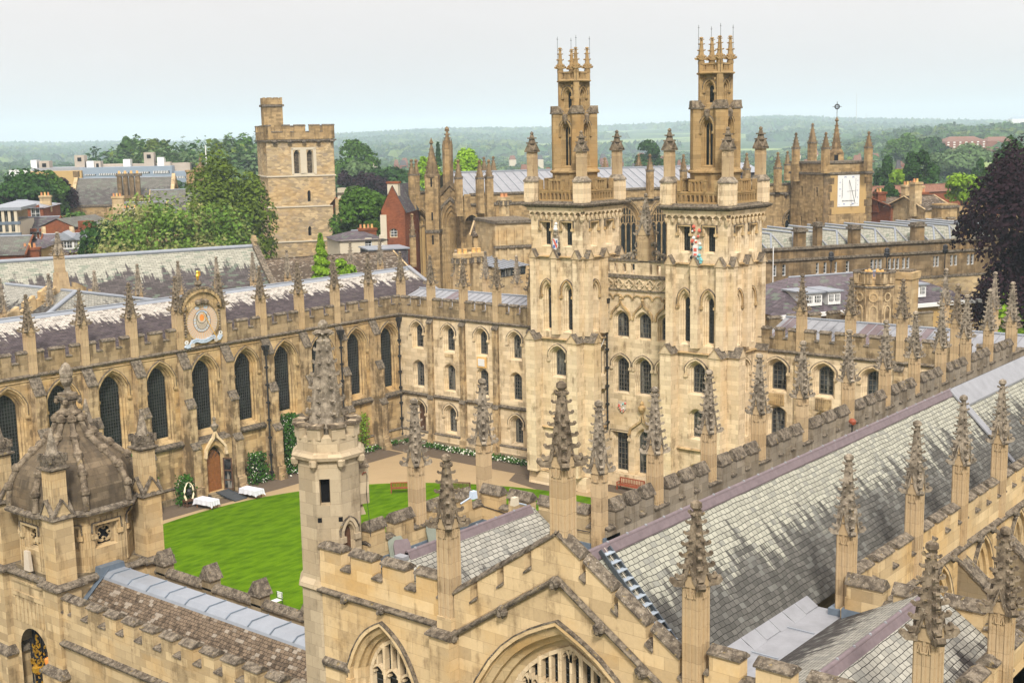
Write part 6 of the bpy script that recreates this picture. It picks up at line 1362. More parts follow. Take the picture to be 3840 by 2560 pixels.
mi = (rs.rand(n) < .2).astype(int); me = quads_mesh('flower_bed', C, rs.normal(size=(n, 3))+[0, 0, .9], .16+.1*rs.rand(n), ['rose', 'petal'], mi, rs=rs); o = bpy.data.objects.new('flower_bed', me); link(o); o['kind'] = 'stuff'; o['label'] = 'low white-flowered border along the foot of the quadrangle walls'; o['category'] = 'flower bed'

# ================================================================== BUILDINGS BEYOND
HD = R_(122); NU = Vector((math.sin(HD), math.cos(HD), 0)); NV = Vector((-NU.y, NU.x, 0))
def hit(A, u, px, py):
    d = ray(px, py); k = d.dot(RH)/d.dot(FH); return (k*A.dot(FH)-A.dot(RH))/(u.dot(RH)-k*u.dot(FH))
def base(px, py, D): p = at(px, py, D); return Vector((p.x, p.y, 0))
def dep(A, u, s): return (A+u*s).dot(FH)
# ---- square bell tower
A = base(1006, 700, 185); Lb = hit(A, NU, 1258, 700); Zb = lambda y, px=1130: zat(px, y, 186)
t = thing('bell_tower', 'tall square rubble-stone bell tower with battlements, white louvred window and stair turret', 'tower', A+NU*Lb/2)
zt, zc = Zb(466), Zb(522); b = MB()
tv = zt-zc; op = [dict(c=Lb*.44, w=Lb*.088, zs=Zb(652), zp=Zb(582), rise=.8, kind='pt'), dict(c=Lb*.635, w=Lb*.088, zs=Zb(652), zp=Zb(582), rise=.8, kind='pt')]
wall(b, (A, NU, NV), Lb, Zb(660), zc, op, 'rubble')
wall(b, (A, NU, NV), Lb, Zb(775), Zb(660), [dict(c=Lb*.6, w=.5, zs=Zb(758), zp=Zb(725), rise=.4, kind='pt')], 'rubble'); wall(b, (A-NU*.15-NV*.1, NU, NV), Lb+.3, Zb(905), Zb(775), [dict(c=Lb*.6, w=.5, zs=Zb(886), zp=Zb(860), rise=.4, kind='pt')], 'rubble')
wall(b, (A-NU*.3-NV*.2, NU, NV), Lb+.6, 0, Zb(905), [], 'rubble')
wall(b, (A+NV*Lb, -NV, NU), Lb, 0, zc, [], 'rubble'); b.fr = (A, NU, NV); b.box(Lb-.05, Lb, 0, Lb, 0, zc, 'rubble'); b.box(0, Lb, Lb-.1, Lb, 0, zc, 'rubble'); b.box(.3, Lb-.3, .3, Lb-.3, zc-.5, zc, 'lead'); b.fr = None; part('wall', b, t)
b = MB(); b.fr = (A, NU, NV)
for y, m_, d_ in ((660, 'render', .14), (775, 'render', .22), (905, 'render', .35), (526, 'cope', .35)): z = Zb(y); b.box(-d_, Lb+d_, -d_, Lb+d_, z-.1, z+.1, m_)
for k in range(5): b.lathe(1.2+2.1*k, -.5, [(.1, zc-.55), (.35, zc-.4), (.3, zc-.1)], 6, 'cope')
b.fr = None; part('string_course', b, t)
bw = bc = MB()
c4 = [A-NU*.15-NV*.15, A+NU*(Lb+.15)-NV*.15, A+NU*(Lb+.15)+NV*(Lb+.15), A-NU*.15+NV*(Lb+.15)]
for i in range(4):
    p, q = c4[i], c4[(i+1) % 4]; u = (q-p).normalized(); L = (q-p).length
    battlement(bw, bc, p, q, Vector((-u.y, u.x, 0)), zc, zc+tv*.5, zt, .5, [(.0, .9), (2.6, L*.36), (L*.42, L*.58), (L*.635, L*.79), (L*.83, L)], m='far')
part('parapet', bw, t)
b = MB(); b.fr = (A, NU, NV); z1 = Zb(398); z2 = Zb(364); wt_ = Lb*.27; b.box(-.1, wt_, .4, wt_+.4, zc-2, z1, 'far'); b.box(-.3, wt_+.2, .2, wt_+.6, z1, z1+.3, 'cope'); b.box(-.1, wt_, .4, wt_+.4, z1+.3, z1+(z2-z1)*.72, 'far')
for k in range(4):
    x = -.1+(wt_+.1)*k/3; b.box(max(-.1, x-.35), min(wt_, x+.35), .38, .8, z1, z2, 'far'); b.box(max(-.1, x-.35), min(wt_, x+.35), wt_, wt_+.42, z1, z2, 'far')
b.box(-.12, .3, .4, wt_+.4, z1, z2-.1, 'far'); b.fr = None; part('stair_turret', b, t)
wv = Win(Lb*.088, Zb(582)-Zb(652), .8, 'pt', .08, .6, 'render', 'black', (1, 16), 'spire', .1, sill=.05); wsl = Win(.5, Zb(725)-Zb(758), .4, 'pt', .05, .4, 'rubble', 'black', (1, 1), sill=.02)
rzN = math.atan2(NU.y, NU.x)
for f in (.44, .635): wv.put(t, A+NU*Lb*f+CZ*Zb(652), rzN)
wsl.put(t, A+NU*Lb*.6+CZ*Zb(758), rzN); wsl.put(t, A-NU*.15-NV*.1+NU*Lb*.6+CZ*Zb(886), rzN)
b = MB(); b.fr = (A, NU, NV)
for (f0, f1, y0, y1) in ((.36, .39, 655, 556), (.49, .585, 655, 562), (.685, .73, 655, 556), (.36, .73, 562, 553), (.38, .7, 660, 650)): b.box(Lb*f0, Lb*f1, -.06, .02, Zb(y0), Zb(y1), 'render')
b.fr = None; part('window_surround', b, t)

# ---- great gothic chapel with the long lead roof
A = base(1765, 770, 165); sE = hit(A, NU, 2990, 745); Dz = lambda s: dep(A, NU, s)
t = thing('gothic_chapel', 'large gothic chapel beyond the towers with a long pale lead roof and many spirelets', 'chapel', A+NU*sE/2)
zpar, zstr = zat(1765, 728, Dz(0)), zat(1765, 768, Dz(0)); zr = zat(1735, 646, Dz(0)+9)
fxs = [hit(A, NU, px, 800) for px in (2352, 2487, 2968)]
b = MB(); wall(b, (A, NU, NV), sE, 0, zpar, [dict(c=fxs[0], w=4.2, zs=3, zp=zat(2352, 845, Dz(fxs[0])), rise=3.4, kind='pt'), dict(c=fxs[1], w=4.2, zs=3, zp=zat(2487, 850, Dz(fxs[1])), rise=3.4, kind='pt'), dict(c=fxs[2], w=2.6, zs=zat(2968, 878, Dz(fxs[2])), zp=zat(2968, 830, Dz(fxs[2])), rise=1.6, kind='pt'), dict(c=hit(A, NU, 1770, 850), w=2.0, zs=5, zp=zat(1770, 840, Dz(0)), rise=1.2, kind='pt')], 'far'); part('wall', b, t)
gwn = Win(4.2, zat(2352, 845, Dz(fxs[0]))-3, 3.4, 'pt', .5, .7, 'far', 'leaded', (1, 1), hood=.15, sill=.3, drop=.3, mull=4, mm='far'); gws = Win(2.6, zat(2968, 830, Dz(fxs[2]))-zat(2968, 878, Dz(fxs[2])), 1.6, 'pt', .4, .6, 'far', 'leaded', (1, 1), hood=.15, sill=.2, drop=.2, mull=2, mm='far')
for f in fxs[:2]: gwn.put(t, A+NU*f+CZ*3, rzN)
gws.put(t, A+NU*fxs[2]+CZ*zat(2968, 878, Dz(fxs[2])), rzN)
b = MB(); b.fr = (A, NU, NV); b.box(0, sE, -.2, .5, zpar-.15, zpar+.1, 'cope'); b.box(0, sE, -.22, 0, zstr-.1, zstr+.2, 'cope')
for k in range(14): b.lathe(1.5+sE*k/14, -.35, [(.1, zstr-.4), (.3, zstr-.2), (.25, zstr+.05)], 6, 'cope')
b.fr = None; part('string_course', b, t)
wid = 18.; b = MB(); b.fr = (A, NU, NV); sR = hit(A+NV*9, NU, 2600, 640)
b.face([(-1, .6, zpar-.2), (sR, .6, zpar-.2), (sR, wid/2, zr), (-1, wid/2, zr)], 'leadpale'); b.face([(-1, wid, zpar-.2), (sR, wid, zpar-.2), (sR, wid/2, zr), (-1, wid/2, zr)], 'leadpale')
for x in np.arange(0, sR, 1.25): b.tube([(x, .7, zpar-.13), (x, wid/2, zr+.05)], .06, 'lead', 4)
b.box(-1, sR, wid/2-.3, wid/2+.3, zr-.05, zr+.12, 'lead'); b.box(sR, sE, .6, wid, zpar-.6, zpar-.2, 'lead')
b.face([(sR, .6, zpar-.2), (sR, wid, zpar-.2), (sR, wid/2, zr)], 'far'); b.box(sR+2, sE-4, 4, 12, zpar-.4, zpar+1.6, 'slate_plain'); b.extr([(3.6, zpar+1.6), (12.4, zpar+1.6), (8, zpar+2.9)], 'x', sR+1.6, sE-3.6, 'lead')
b.fr = None; part('lead_roof', b, t)
def ncpin(px, ytip, ycap, ybase, D, wpx, v=0.):
    p = at(px, (ytip+ycap)/2, D); za, zb_, zc_ = zat(px, ytip, D), zat(px, ycap, D), zat(px, ybase, D); w_ = wpx/FPX*D/1.36
    b = MB(); b.fr = (Vector((p.x, p.y, 0)), NU, NV); h = w_/2; b.box(-h, h, -h, h, min(zc_, zb_-1), zb_, 'far'); b.box(-h*1.12, h*1.12, -h*1.12, h*1.12, zb_-.12, zb_+.1, 'cope')
    for x in (-h*.55, h*.55): b.box(x-.06, x+.06, -h-.05, -h+.02, zc_+.3, zb_-.3, 'far'); b.box(-h-.05, -h+.02, x-.06, x+.06, zc_+.3, zb_-.3, 'far')
    b.fr = None; o = part('pinnacle', b, t); b = MB(); b.fr = (Vector((p.x, p.y, 0)), NU, NV)
    b.loft([[(x*h*.95, y*h*.95, zb_) for x, y in ((-1, -1), (1, -1), (1, 1), (-1, 1))], [(x*.07, y*.07, za-.3) for x, y in ((-1, -1), (1, -1), (1, 1), (-1, 1))]], 'fargrey', False, True)
    for k in range(5):
        f = (k+.4)/5.2; r = h*.95*(1-f)
        for x, y in ((-1, -1), (1, -1), (1, 1), (-1, 1)): crocket(b, (x*r, y*r, zb_+(za-zb_)*f), (x, y, 0), max(.16, h*.3*(1.1-.5*f)), 'fargrey')
    b.lathe(0, 0, [(.06, za-.4), (.22, za-.25), (.2, za-.1), (.04, za)], 6, 'fargrey'); b.fr = None; part('spire', b, o)
for (px, yt_, yc_, yb_, wpx) in ((1798, 600, 668, 800, 34), (1833, 598, 665, 830, 34), (2000, 594, 660, 790, 34), (2313, 586, 645, 735, 30), (2437, 577, 640, 745, 30), (2563, 578, 640, 740, 28), (2800, 573, 634, 730, 30), (2917, 570, 630, 720, 30)): ncpin(px, yt_, yc_, yb_, Dz(hit(A, NU, px, 700))-.5, wpx)
for (px, yt_, yc_, wpx) in ((1815, 588, 640, 26), (1850, 586, 640, 26), (2268, 590, 640, 26), (2395, 577, 622, 24), (2510, 574, 622, 24), (2852, 565, 618, 24), (2953, 566, 618, 24)): ncpin(px, yt_, yc_, yc_+60, Dz(hit(A, NU, px, 700))+17, wpx)
ncpin(1543, 597, 655, 790, 166, 30); ncpin(1560, 597, 655, 790, 168, 28); ncpin(1718, 598, 668, 810, 164, 34); ncpin(1546, 800, 885, 1000, 158, 26)
# west front
Bq = A-NV*0; fW = (A+NV*wid*1.15, -NV, NU); sW = lambda px, py=800: hit(A+NV*wid*1.15, -NV, px, py)
# the west front faces the viewer: built as a front turned towards the south-west
WF = R_(148); WU = Vector((math.sin(WF), math.cos(WF), 0)); WV = Vector((-WU.y, WU.x, 0)); A2 = base(1535, 800, 169); q = lambda px, py=800: hit(A2, WU, px, py); D2 = lambda s: dep(A2, WU, s)
x0, x1, x2, x3, x4 = 0, q(1592), q(1652), q(1640), q(1728); zz2 = lambda px, py: zat(px, py, D2(q(px)))
zs1 = zz2(1575, 725); xa = q(1690); zga = zz2(1690, 690); zge = zz2(1640, 735)
b = MB(); cW = q(1690); wW = (q(1722)-q(1655))*1.0; wall(b, (A2, WU, WV), q(1600), 0, zs1, [dict(c=q(1574), w=2.1, zs=2, zp=zz2(1574, 850), rise=zz2(1574, 785)-zz2(1574, 850), kind='pt')], 'far')
xb0, xb1 = q(1640), q(1742); wall(b, (A2+WU*xb0, WU, WV), xb1-xb0, 0, lambda u: zge+(zga-zge)*(1-abs(u-(xb1-xb0)/2)/((xb1-xb0)/2)), [dict(c=(xb1-xb0)/2, w=(xb1-xb0)*.72, zs=2, zp=zz2(1690, 850), rise=zz2(1690, 752)-zz2(1690, 850), kind='pt')], 'far')
b.fr = (A2, WU, WV); b.box(q(1650), q(1742)+.5, 1.6, 6, 0, zpar-1.5, 'far'); b.box(0, .3, 0, 8, 0, zs1, 'far'); b.box(q(1728), q(1770), -.3, .4, 0, zz2(1740, 830), 'far')
ribbon(b, [(xb0, zge), (xa, zga+.15), (xb1, zge)], .35, -.3, .5, 'fargrey'); ribbon(b, [(xb0, zge-2), (xa, zga-1.85), (xb1, zge-2)], .2, -.25, .1, 'cope'); b.box(0, q(1600), -.2, .4, zs1, zs1+.3, 'cope'); b.fr = None; part('gabled_front', b, t)
gw1 = Win((xb1-xb0)*.72, zz2(1690, 850)-2, zz2(1690, 752)-zz2(1690, 850), 'pt', .8, .9, 'far', 'ochre', (1, 1), hood=.2, sill=.3, drop=.2, mull=6, mm='far'); gw2 = Win(2.1, zz2(1574, 850)-2, zz2(1574, 785)-zz2(1574, 850), 'pt', .4, .7, 'far', 'ochre', (1, 1), hood=.2, sill=.3, drop=.2, mull=2, mm='far')
rzW = math.atan2(WU.y, WU.x); gw1.put(t, A2+WU*(xb0+xb1)/2+CZ*2, rzW); gw2.put(t, A2+WU*q(1574)+CZ*2, rzW)
p = base(1622, 700, D2(q(1622))-1); D = p.dot(FH); h = 64/FPX*D/2/1.3; b = MB(); b.fr = (p, WU, WV); zA, zB = zat(1622, 660, D), zat(1619, 516, D); b.box(-h, h, -h, h, 0, zA, 'far'); b.box(-h*1.15, h*1.15, -h*1.15, h*1.15, zat(1622, 866, D)-.2, zat(1622, 866, D)+.2, 'cope')
for y0, y1 in ((668, 700), (795, 825), (880, 915)): b.box(-.1, .12, -h-.02, -h+.05, zat(1622, y1, D), zat(1622, y0, D), 'black')
b.fr = None; o = part('stair_turret', b, t); b = MB(); b.lathe(p.x, p.y, [(h*1.25, zA-.15), (h*1.2, zA+.15), (h*1.05, zA+.3), (.12, zB-.9), (.3, zB-.7), (.1, zB-.3), (.02, zB)], 8, 'fargrey')
for k in range(8):
    a = k*math.pi/4
    for i in range(6): f = (i+.5)/6.6; r = h*1.05*(1-f); crocket(b, (p.x+r*math.cos(a), p.y+r*math.sin(a), zA+.3+(zB-1.2-zA)*f), (math.cos(a), math.sin(a), 0), .2, 'fargrey')
part('spire', b, o)
p = base(1679, 600, D2(q(1679))+.5); D = p.dot(FH); h = 34/FPX*D/2/1.3; b = MB(); b.fr = (p, WU, WV); zA, zB = zat(1679, 560, D), zat(1679, 474, D); b.box(-h, h, -h, h, zga-2.5, zA, 'far')
for sx in (-1, 1):
    for sy in (-1, 1): b.box(sx*h-.14, sx*h+.14, sy*h-.14, sy*h+.14, zga-1, zA+.6, 'fargrey'); b.lathe(sx*h, sy*h, [(.14, zA+.6), (.02, zA+1.4)], 4, 'fargrey')
b.fr = None; o = part('pinnacle', b, t); b = MB(); b.fr = (p, WU, WV); b.loft([[(x*h, y*h, zA-.2) for x, y in ((-1, -1), (1, -1), (1, 1), (-1, 1))], [(x*.08, y*.08, zB-.4) for x, y in ((-1, -1), (1, -1), (1, 1), (-1, 1))]], 'fargrey', False, True)
for k in range(6):
    f = (k+.4)/6.2
    for x, y in ((-1, -1), (1, -1), (1, 1), (-1, 1)): crocket(b, (x*h*(1-f), y*h*(1-f), zA-.2+(zB-zA)*f), (x, y, 0), .25, 'fargrey')
b.lathe(0, 0, [(.08, zB-.6), (.3, zB-.4), (.25, zB-.2), (.04, zB)], 6, 'fargrey'); b.fr = None; part('spire', b, o)
# small hall, porches and chimneys in front of that chapel
def gable_house(name, label, cat, A, U, L, W, ze, zr, mw, mr, wins=(), chim=(), group=None, hip=False, panes='glass', winm='white'):
    """long side along U seen by the viewer, ridge along U"""
    V = Vector((-U.y, U.x, 0)); t = thing(name, label, cat, A+U*L/2+V*W/2, group); fr = (A, U, V); b = MB()
    ops = [dict(c=c, w=w_, zs=z, zp=z+h, rise=0, kind='flat') for c, z, w_, h in wins]; wall(b, fr, L, 0, ze, ops, mw); b.fr = fr; b.box(0, L, .02, W, 0, ze-.01, mw) if not ops else (b.box(0, .1, 0, W, 0, ze, mw), b.box(L-.1, L, 0, W, 0, ze, mw), b.box(0, L, W-.1, W, 0, ze, mw))
    if not hip:
        for x in (0, L): b.face([(x, 0, ze), (x, W, ze), (x, W/2, zr)], mw)
    b.fr = None; part('wall', b, t)
    b = MB(); P = lambda x, y, z: A+U*x+V*y+CZ*z; e = .3; h = min(W/2, L/2)*.8 if hip else -e
    roofq(b, P(h, W/2, zr), P(L-h, W/2, zr), P(L+e, -e, ze-.1), P(-e, -e, ze-.1), mr); roofq(b, P(L-h, W/2, zr), P(h, W/2, zr), P(-e, W+e, ze-.1), P(L+e, W+e, ze-.1), mr)
    if hip:
        for x, xr in ((-e, h), (L+e, L-h)): b.face([P(x, -e, ze-.1), P(x, W+e, ze-.1), P(xr, W/2, zr)], mr, [(-W/2, 3), (W/2, 3), (0, 0)])
    b.tube([P(h, W/2, zr+.03), P(L-h, W/2, zr+.03)], .1, 'lead' if 'slate' in mr else mr, 5)
    if not hip:
        for x in (-e, L+e): b.tube([P(x, -e, ze), P(x, W/2, zr+.06), P(x, W+e, ze)], .12, mw, 4)
    part('roof', b, t)
    cache = {}
    for c, z, w_, h_ in wins:
        k = (round(w_, 2), round(h_, 2)); wn = cache.setdefault(k, Win(w_, h_, 0, 'flat', .08, .2, winm, panes, (2, 3), 'white', .06, sill=.05, steps=False)); wn.put(t, A+U*c+CZ*z, math.atan2(U.y, U.x))
    for (x, y, w_, zt_, m_) in chim:
        b = MB(); b.fr = fr; b.box(x-w_/2, x+w_/2, y-.5, y+.5, ze-1, zt_-.3, m_); b.box(x-w_/2-.12, x+w_/2+.12, y-.62, y+.62, zt_-.3, zt_, m_); b.fr = None; o = part('chimney', b, t)
        b = MB(); b.fr = fr
        for i in range(max(2, int(w_/.5))): b.lathe(x-w_/2+.25+i*.5, y, [(.16, zt_), (.13, zt_+.45), (.16, zt_+.5)], 8, 'potyellow' if i % 2 else 'pot')
        b.fr = None; part('chimney_pot', b, o)
    return t
EU = Vector((1, 0, 0))
def hz(px, py, D): return zat(px, py, D)
# muniment tower with its sundial
A = base(3088, 760, 172); Ls = hit(A, NU, 3268, 740); t = thing('sundial_tower', 'square stone tower with corner pinnacles and a white rectangular sundial', 'tower', A+NU*Ls/2)
zt = zat(3170, 610, 174); zs = zat(3170, 648, 174); wl_ = 8.5; b = MB(); wall(b, (A, NU, NV), Ls, 0, zt, [], 'far'); 
wf = (A+NV*wl_, -NV, NU); wall(b, wf, wl_, 0, zt, [dict(c=wl_*f, w=.5, zs=zat(3040, y1, 172), zp=zat(3040, y0, 172), rise=0, kind='flat') for f, y0, y1 in ((.35, 705, 740), (.8, 705, 740), (.35, 820, 855), (.8, 820, 855))], 'far'); b.fr = (A, NU, NV); b.box(Ls-.1, Ls, 0, wl_, 0, zt, 'far'); b.box(0, Ls, wl_-.1, wl_, 0, zt, 'far'); b.box(.1, Ls-.1, .1, wl_-.1, zt-1.2, zt-1, 'lead')
b.box(-.05, Ls*.09, -.05, .05, 0, zs, 'fargrey'); 
for k in range(22):
    z = .6+zs*k/22; x = Ls*(.08+.09*((k*7) % 3)/2); b.box(-.06, x+.3, -.07, .02, z, z+zs/26, 'fargrey'); b.box(Ls-x*.7-.3, Ls+.06, -.07, .02, z, z+zs/26, 'fargrey')
b.fr = None; part('wall', b, t)
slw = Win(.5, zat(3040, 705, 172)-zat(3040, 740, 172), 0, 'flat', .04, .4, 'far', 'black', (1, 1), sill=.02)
rz2 = math.atan2(-NV.y, -NV.x)
for f, y1 in ((.35, 740), (.8, 740), (.35, 855), (.8, 855)): slw.put(t, A+NV*wl_-NV*wl_*f+CZ*zat(3040, y1, 172), rz2)
b = MB(); b.fr = (A, NU, NV); b.box(-.2, Ls+.2, -.2, wl_+.2, zt-.05, zt+.22, 'cope'); b.box(-.22, Ls+.22, -.22, wl_+.2, zs-.15, zs+.15, 'cope'); b.fr = None; part('string_course', b, t)
X0_, X1_ = hit(A, NU, 3113, 750), hit(A, NU, 3246, 750); b = MB(); b.fr = (A, NU, NV); b.box(X0_, X1_, -.03, .0, zat(3180, 800, 174), zs-.3, 'ochre'); b.fr = None; part('render_panel', b, t)
sx0, sx1 = hit(A, NU, 3140, 720), hit(A, NU, 3221, 720); sz0, sz1 = zat(3180, 773, 174), zat(3180, 656, 174); SW, SH = sx1-sx0, sz1-sz0
b = MB(); b.fr = (A+NU*sx0+CZ*sz0, NU, NV); b.fr = ((A+NU*sx0).x, (A+NU*sx0).y, sz0), NU, NV; b.box(0, SW, -.1, 0, 0, SH, 'white'); b.fr = None; dl = part('sundial', b, t)
b = MB(); b.fr = ((A+NU*sx0).x, (A+NU*sx0).y, sz0), NU, NV
for k in range(10):
    f = k/9; z = SH*(.25+.58*f); l = SH*.075*(1.1-.5*f)
    for sg, xx in ((1, .19), (-1, .81)): b.face([(SW*xx, -.11, z), (SW*xx+SW*.035, -.11, z+l*.7*sg*0+l), (SW*xx+SW*.035, -.11, z+l*1.5), (SW*xx, -.11, z+l*.5)], 'iron')
for k in range(10): x = SW*(.2+.6*k/10); b.face([(x, -.11, SH*.16), (x+SW*.035, -.11, SH*.16), (x+SW*.05, -.11, SH*.2), (x+SW*.015, -.11, SH*.2)], 'iron')
b.tube([(SW*.52, -.13, SH*.84), (SW*.6, -1.2, SH*.1), (SW*.6, -.12, SH*.05)], .035, 'iron', 5); b.tube([(SW*.42, -.13, SH*.48), (SW*.8, -.13, SH*.5)], .015, 'iron', 4); b.fr = None; part('gnomon_and_scale', b, dl)
for s_, fx, fz, sz in (('M', .34, .93, .095), ('M', .70, .93, .095), ('W', .30, .08, .08), ('W', .70, .08, .08), ('VII', .1, .77, .05), ('VIII', .1, .56, .05), ('IX', .1, .34, .05), ('X', .07, .07, .05), ('VI', .91, .82, .05), ('V', .91, .68, .05), ('IV', .91, .5, .05), ('III', .91, .28, .05), ('II', .91, .08, .05)):
    me = text_mesh(s_, SH*sz, 'paintblue'); letter(me, dl, A+NU*(sx0+SW*fx)-NV*.115+CZ*(sz0+SH*fz), (math.pi/2, 0, rzN))
for (px, a_, c_, b_, w_, dd) in ((2985, 497, 556, 680, 30, 6), (3097, 495, 556, 650, 32, 0), (3258, 492, 553, 640, 30, 0), (3047, 462, 535, 605, 34, 8)): ncpin(px, a_, c_, b_, 172+dd, w_)
p = base(3136, 560, 179); h = 48/FPX*179/2/1.2; b = MB(); zA, zB = zat(3136, 572, 179), zat(3135, 436, 179); b.fr = (p, NU, NV); b.box(-h, h, -h, h, zt-1, zA, 'far'); b.box(-h-.02, -h+.6, -h-.03, -h+.02, zA-1.2, zA-.3, 'black'); b.fr = None; b.lathe(p.x, p.y, [(h*1.35, zA-.1), (h*1.3, zA+.2), (h*.95, zA+.5), (.12, zB-.8), (.3, zB-.6), (.1, zB-.2), (.02, zB)], 8, 'fargrey')
for k in range(8):
    a = k*math.pi/4
    for i in range(6): f = (i+.5)/6.6; r = h*.95*(1-f); crocket(b, (p.x+r*math.cos(a), p.y+r*math.sin(a), zA+.5+(zB-1.2-zA)*f), (math.cos(a), math.sin(a), 0), .2, 'fargrey')
part('stair_turret', b, t)
b = MB(); b.tube([(p.x, p.y, zB-.3), (p.x, p.y, zB+1.9)], .04, 'iron', 5); b.fr = (Vector((p.x, p.y, 0)), RH, FH); ribbon(b, [(.3*math.cos(a), zB+1.3+.3*math.sin(a)) for a in np.linspace(0, 6.28, 10)], .09, -.04, .04, 'iron'); b.box(-.65, .65, -.02, .02, zB+1.27, zB+1.33, 'iron'); b.box(-.03, .03, -.03, .03, zB+.9, zB+2.0, 'iron'); b.fr = None; part('weather_vane', b, t)
# ---- long stone range with the many small lead-ridged roofs
A = base(2850, 935, 118); Ll = hit(A, NU, 3760, 885); t = thing('long_stone_range', 'long stone range at right with rows of small slate roofs and square chimneys', 'building', A+NU*Ll/2)
Dq = lambda px: dep(A, NU, hit(A, NU, px, 950)); zz_ = lambda px, py: zat(px, py, Dq(px)); zp = zz_(3200, 920); zs1 = zz_(3200, 965); zs2 = zz_(3200, 1060)
wn = []
for px, ww_ in ((2905, 14), (2940, 14), (3065, 12), (3094, 12), (3134, 10), (3178, 14), (3270, 14), (3285, 12), (3300, 14), (3335, 12), (3352, 10), (3366, 12), (3388, 12), (3404, 12), (3503, 10), (3515, 12), (3567, 11), (3583, 11), (3630, 12), (3645, 12)): wn.append((hit(A, NU, px, 1000), ww_/FPX*Dq(px)*.96))
zw0, zw1 = zz_(3200, 1018), zz_(3200, 978); b = MB(); ops = [dict(c=c, w=w_, zs=zw0, zp=zw1, rise=0, kind='flat') for c, w_ in wn]; wall(b, (A, NU, NV), Ll, zs2, zp, ops, 'fargrey'); wall(b, (A-NV*.15, NU, NV), Ll, 0, zs2, [dict(c=hit(A, NU, px, 1090), w=.7, zs=zs2-2.6, zp=zs2-1.3, rise=0, kind='flat') for px in (2890, 2944, 3485, 3525, 3590)], 'rubble'); b.fr = (A, NU, NV); b.box(0, Ll, .7, 12, zp-2.2, zp-2, 'lead'); b.box(0, .2, 0, 12, 0, zp, 'fargrey'); b.box(0, Ll, 11.8, 12, 0, zp, 'fargrey'); b.fr = None; part('wall', b, t)
cache = {}
for c, w_ in wn: cache.setdefault(round(w_, 2), Win(w_, zw1-zw0, 0, 'flat', .02, .2, 'white', 'glass', (1, 3), 'white', .03, sill=.03, steps=False)).put(t, A+NU*c+CZ*zw0, rzN)
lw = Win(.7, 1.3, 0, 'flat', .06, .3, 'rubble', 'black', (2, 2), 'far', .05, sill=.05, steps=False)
for px in (2890, 2944, 3485, 3525, 3590): lw.put(t, A-NV*.15+NU*hit(A, NU, px, 1090)+CZ*(zs2-2.6), rzN)
b = MB(); b.fr = (A, NU, NV)
for z, d_ in ((zp-.1, .25), (zs1, .18), (zs2, .25)): b.box(0, Ll, -d_, .3, z, z+.22, 'cope')
b.fr = None; part('string_course', b, t)
rpx = [2850, 2915, 3000, 3080, 3165, 3240, 3310, 3385, 3465, 3530, 3590, 3650, 3710]
for px in rpx:
    c = hit(A, NU, px+20, 930); wd_ = 3.1; b = MB(); P = lambda x, y, z: A+NU*x+NV*y+CZ*z; z0, z1 = zp-.9, zp+1.25
    roofq(b, P(c, 2.2, z1), P(c, 11, z1), P(c-wd_, 11, z0), P(c-wd_, 1.0, z0), 'slate_far'); roofq(b, P(c, 11, z1), P(c, 2.2, z1), P(c+wd_*.5, 1.0, z0), P(c+wd_*.5, 11, z0), 'slate_far'); b.face([P(c-wd_, 1.0, z0), P(c+wd_*.5, 1.0, z0), P(c, 2.2, z1)], 'slate_far', [(0, 2), (4, 2), (2, 0)]); o = part('roof', b, t)
    b = MB(); b.tube([P(c, 11, z1+.05), P(c, 2.2, z1+.05), P(c-.6, 1.0, z0)], .11, 'lead', 5); b.tube([P(c, 2.2, z1+.05), P(c+wd_*.5, .9, z0)], .1, 'leadpale', 5); b.fr = (A, NU, NV); b.box(c+wd_*.3, c+wd_*.75, .7, 1.5, z0, z0+.4, 'white'); b.fr = None; part('lead_ridge', b, o)
for px, wpx, yt_ in ((3010, 38, 858), (3077, 24, 838), (3215, 38, 848), (3452, 44, 838), (3634, 34, 822)):
    c = hit(A, NU, px, 900); D = Dq(px); w_ = wpx/FPX*D*.95; z = zat(px, yt_, D); b = MB(); b.fr = (A, NU, NV); b.box(c-w_/2, c+w_/2, .15, .95, zp-.3, z-.3, 'fargrey'); b.box(c-w_/2-.15, c+w_/2+.15, 0, 1.1, z-.3, z-.1, 'cope'); b.box(c-w_/2, c+w_/2, .1, 1.0, z-.1, z+.1, 'cope'); b.fr = None; part('chimney', b, t)
# ---- battlemented wall range behind
A = base(3105, 812, 150); L = hit(A, NU, 3830, 850); t = thing('battlemented_range', 'low range with a long row of small battlements running below the sundial tower', 'building', A+NU*L/2); D = lambda px: dep(A, NU, hit(A, NU, px, 830)); z = zat(3400, 832, D(3400)); bw = bc = MB(); n = int(L/2.2)
battlement(bw, bc, A, A+NU*L, NV, 0, z-.9, z, .5, [(2.2*k+.2, 2.2*k+1.5) for k in range(n)], m='far'); part('wall', bw, t); b = MB(); b.fr = (A, NU, NV); b.box(0, L, 1.0, 6, z-2, z-1.0, 'leadpale'); b.fr = None; part('lead_roof', b, t)
A3 = base(3400, 850, 158); t = thing('battlemented_range', 'second farther row of battlements with a small gatehouse and chimney near the copper beech', 'building', A3); L = hit(A3, NU, 3840, 850); z = zat(3600, 812, dep(A3, NU, L/2)); bw = bc = MB(); battlement(bw, bc, A3, A3+NU*L, NV, 0, z-.9, z, .5, [(2.0*k+.2, 2.0*k+1.3) for k in range(int(L/2))], m='far'); part('wall', bw, t)
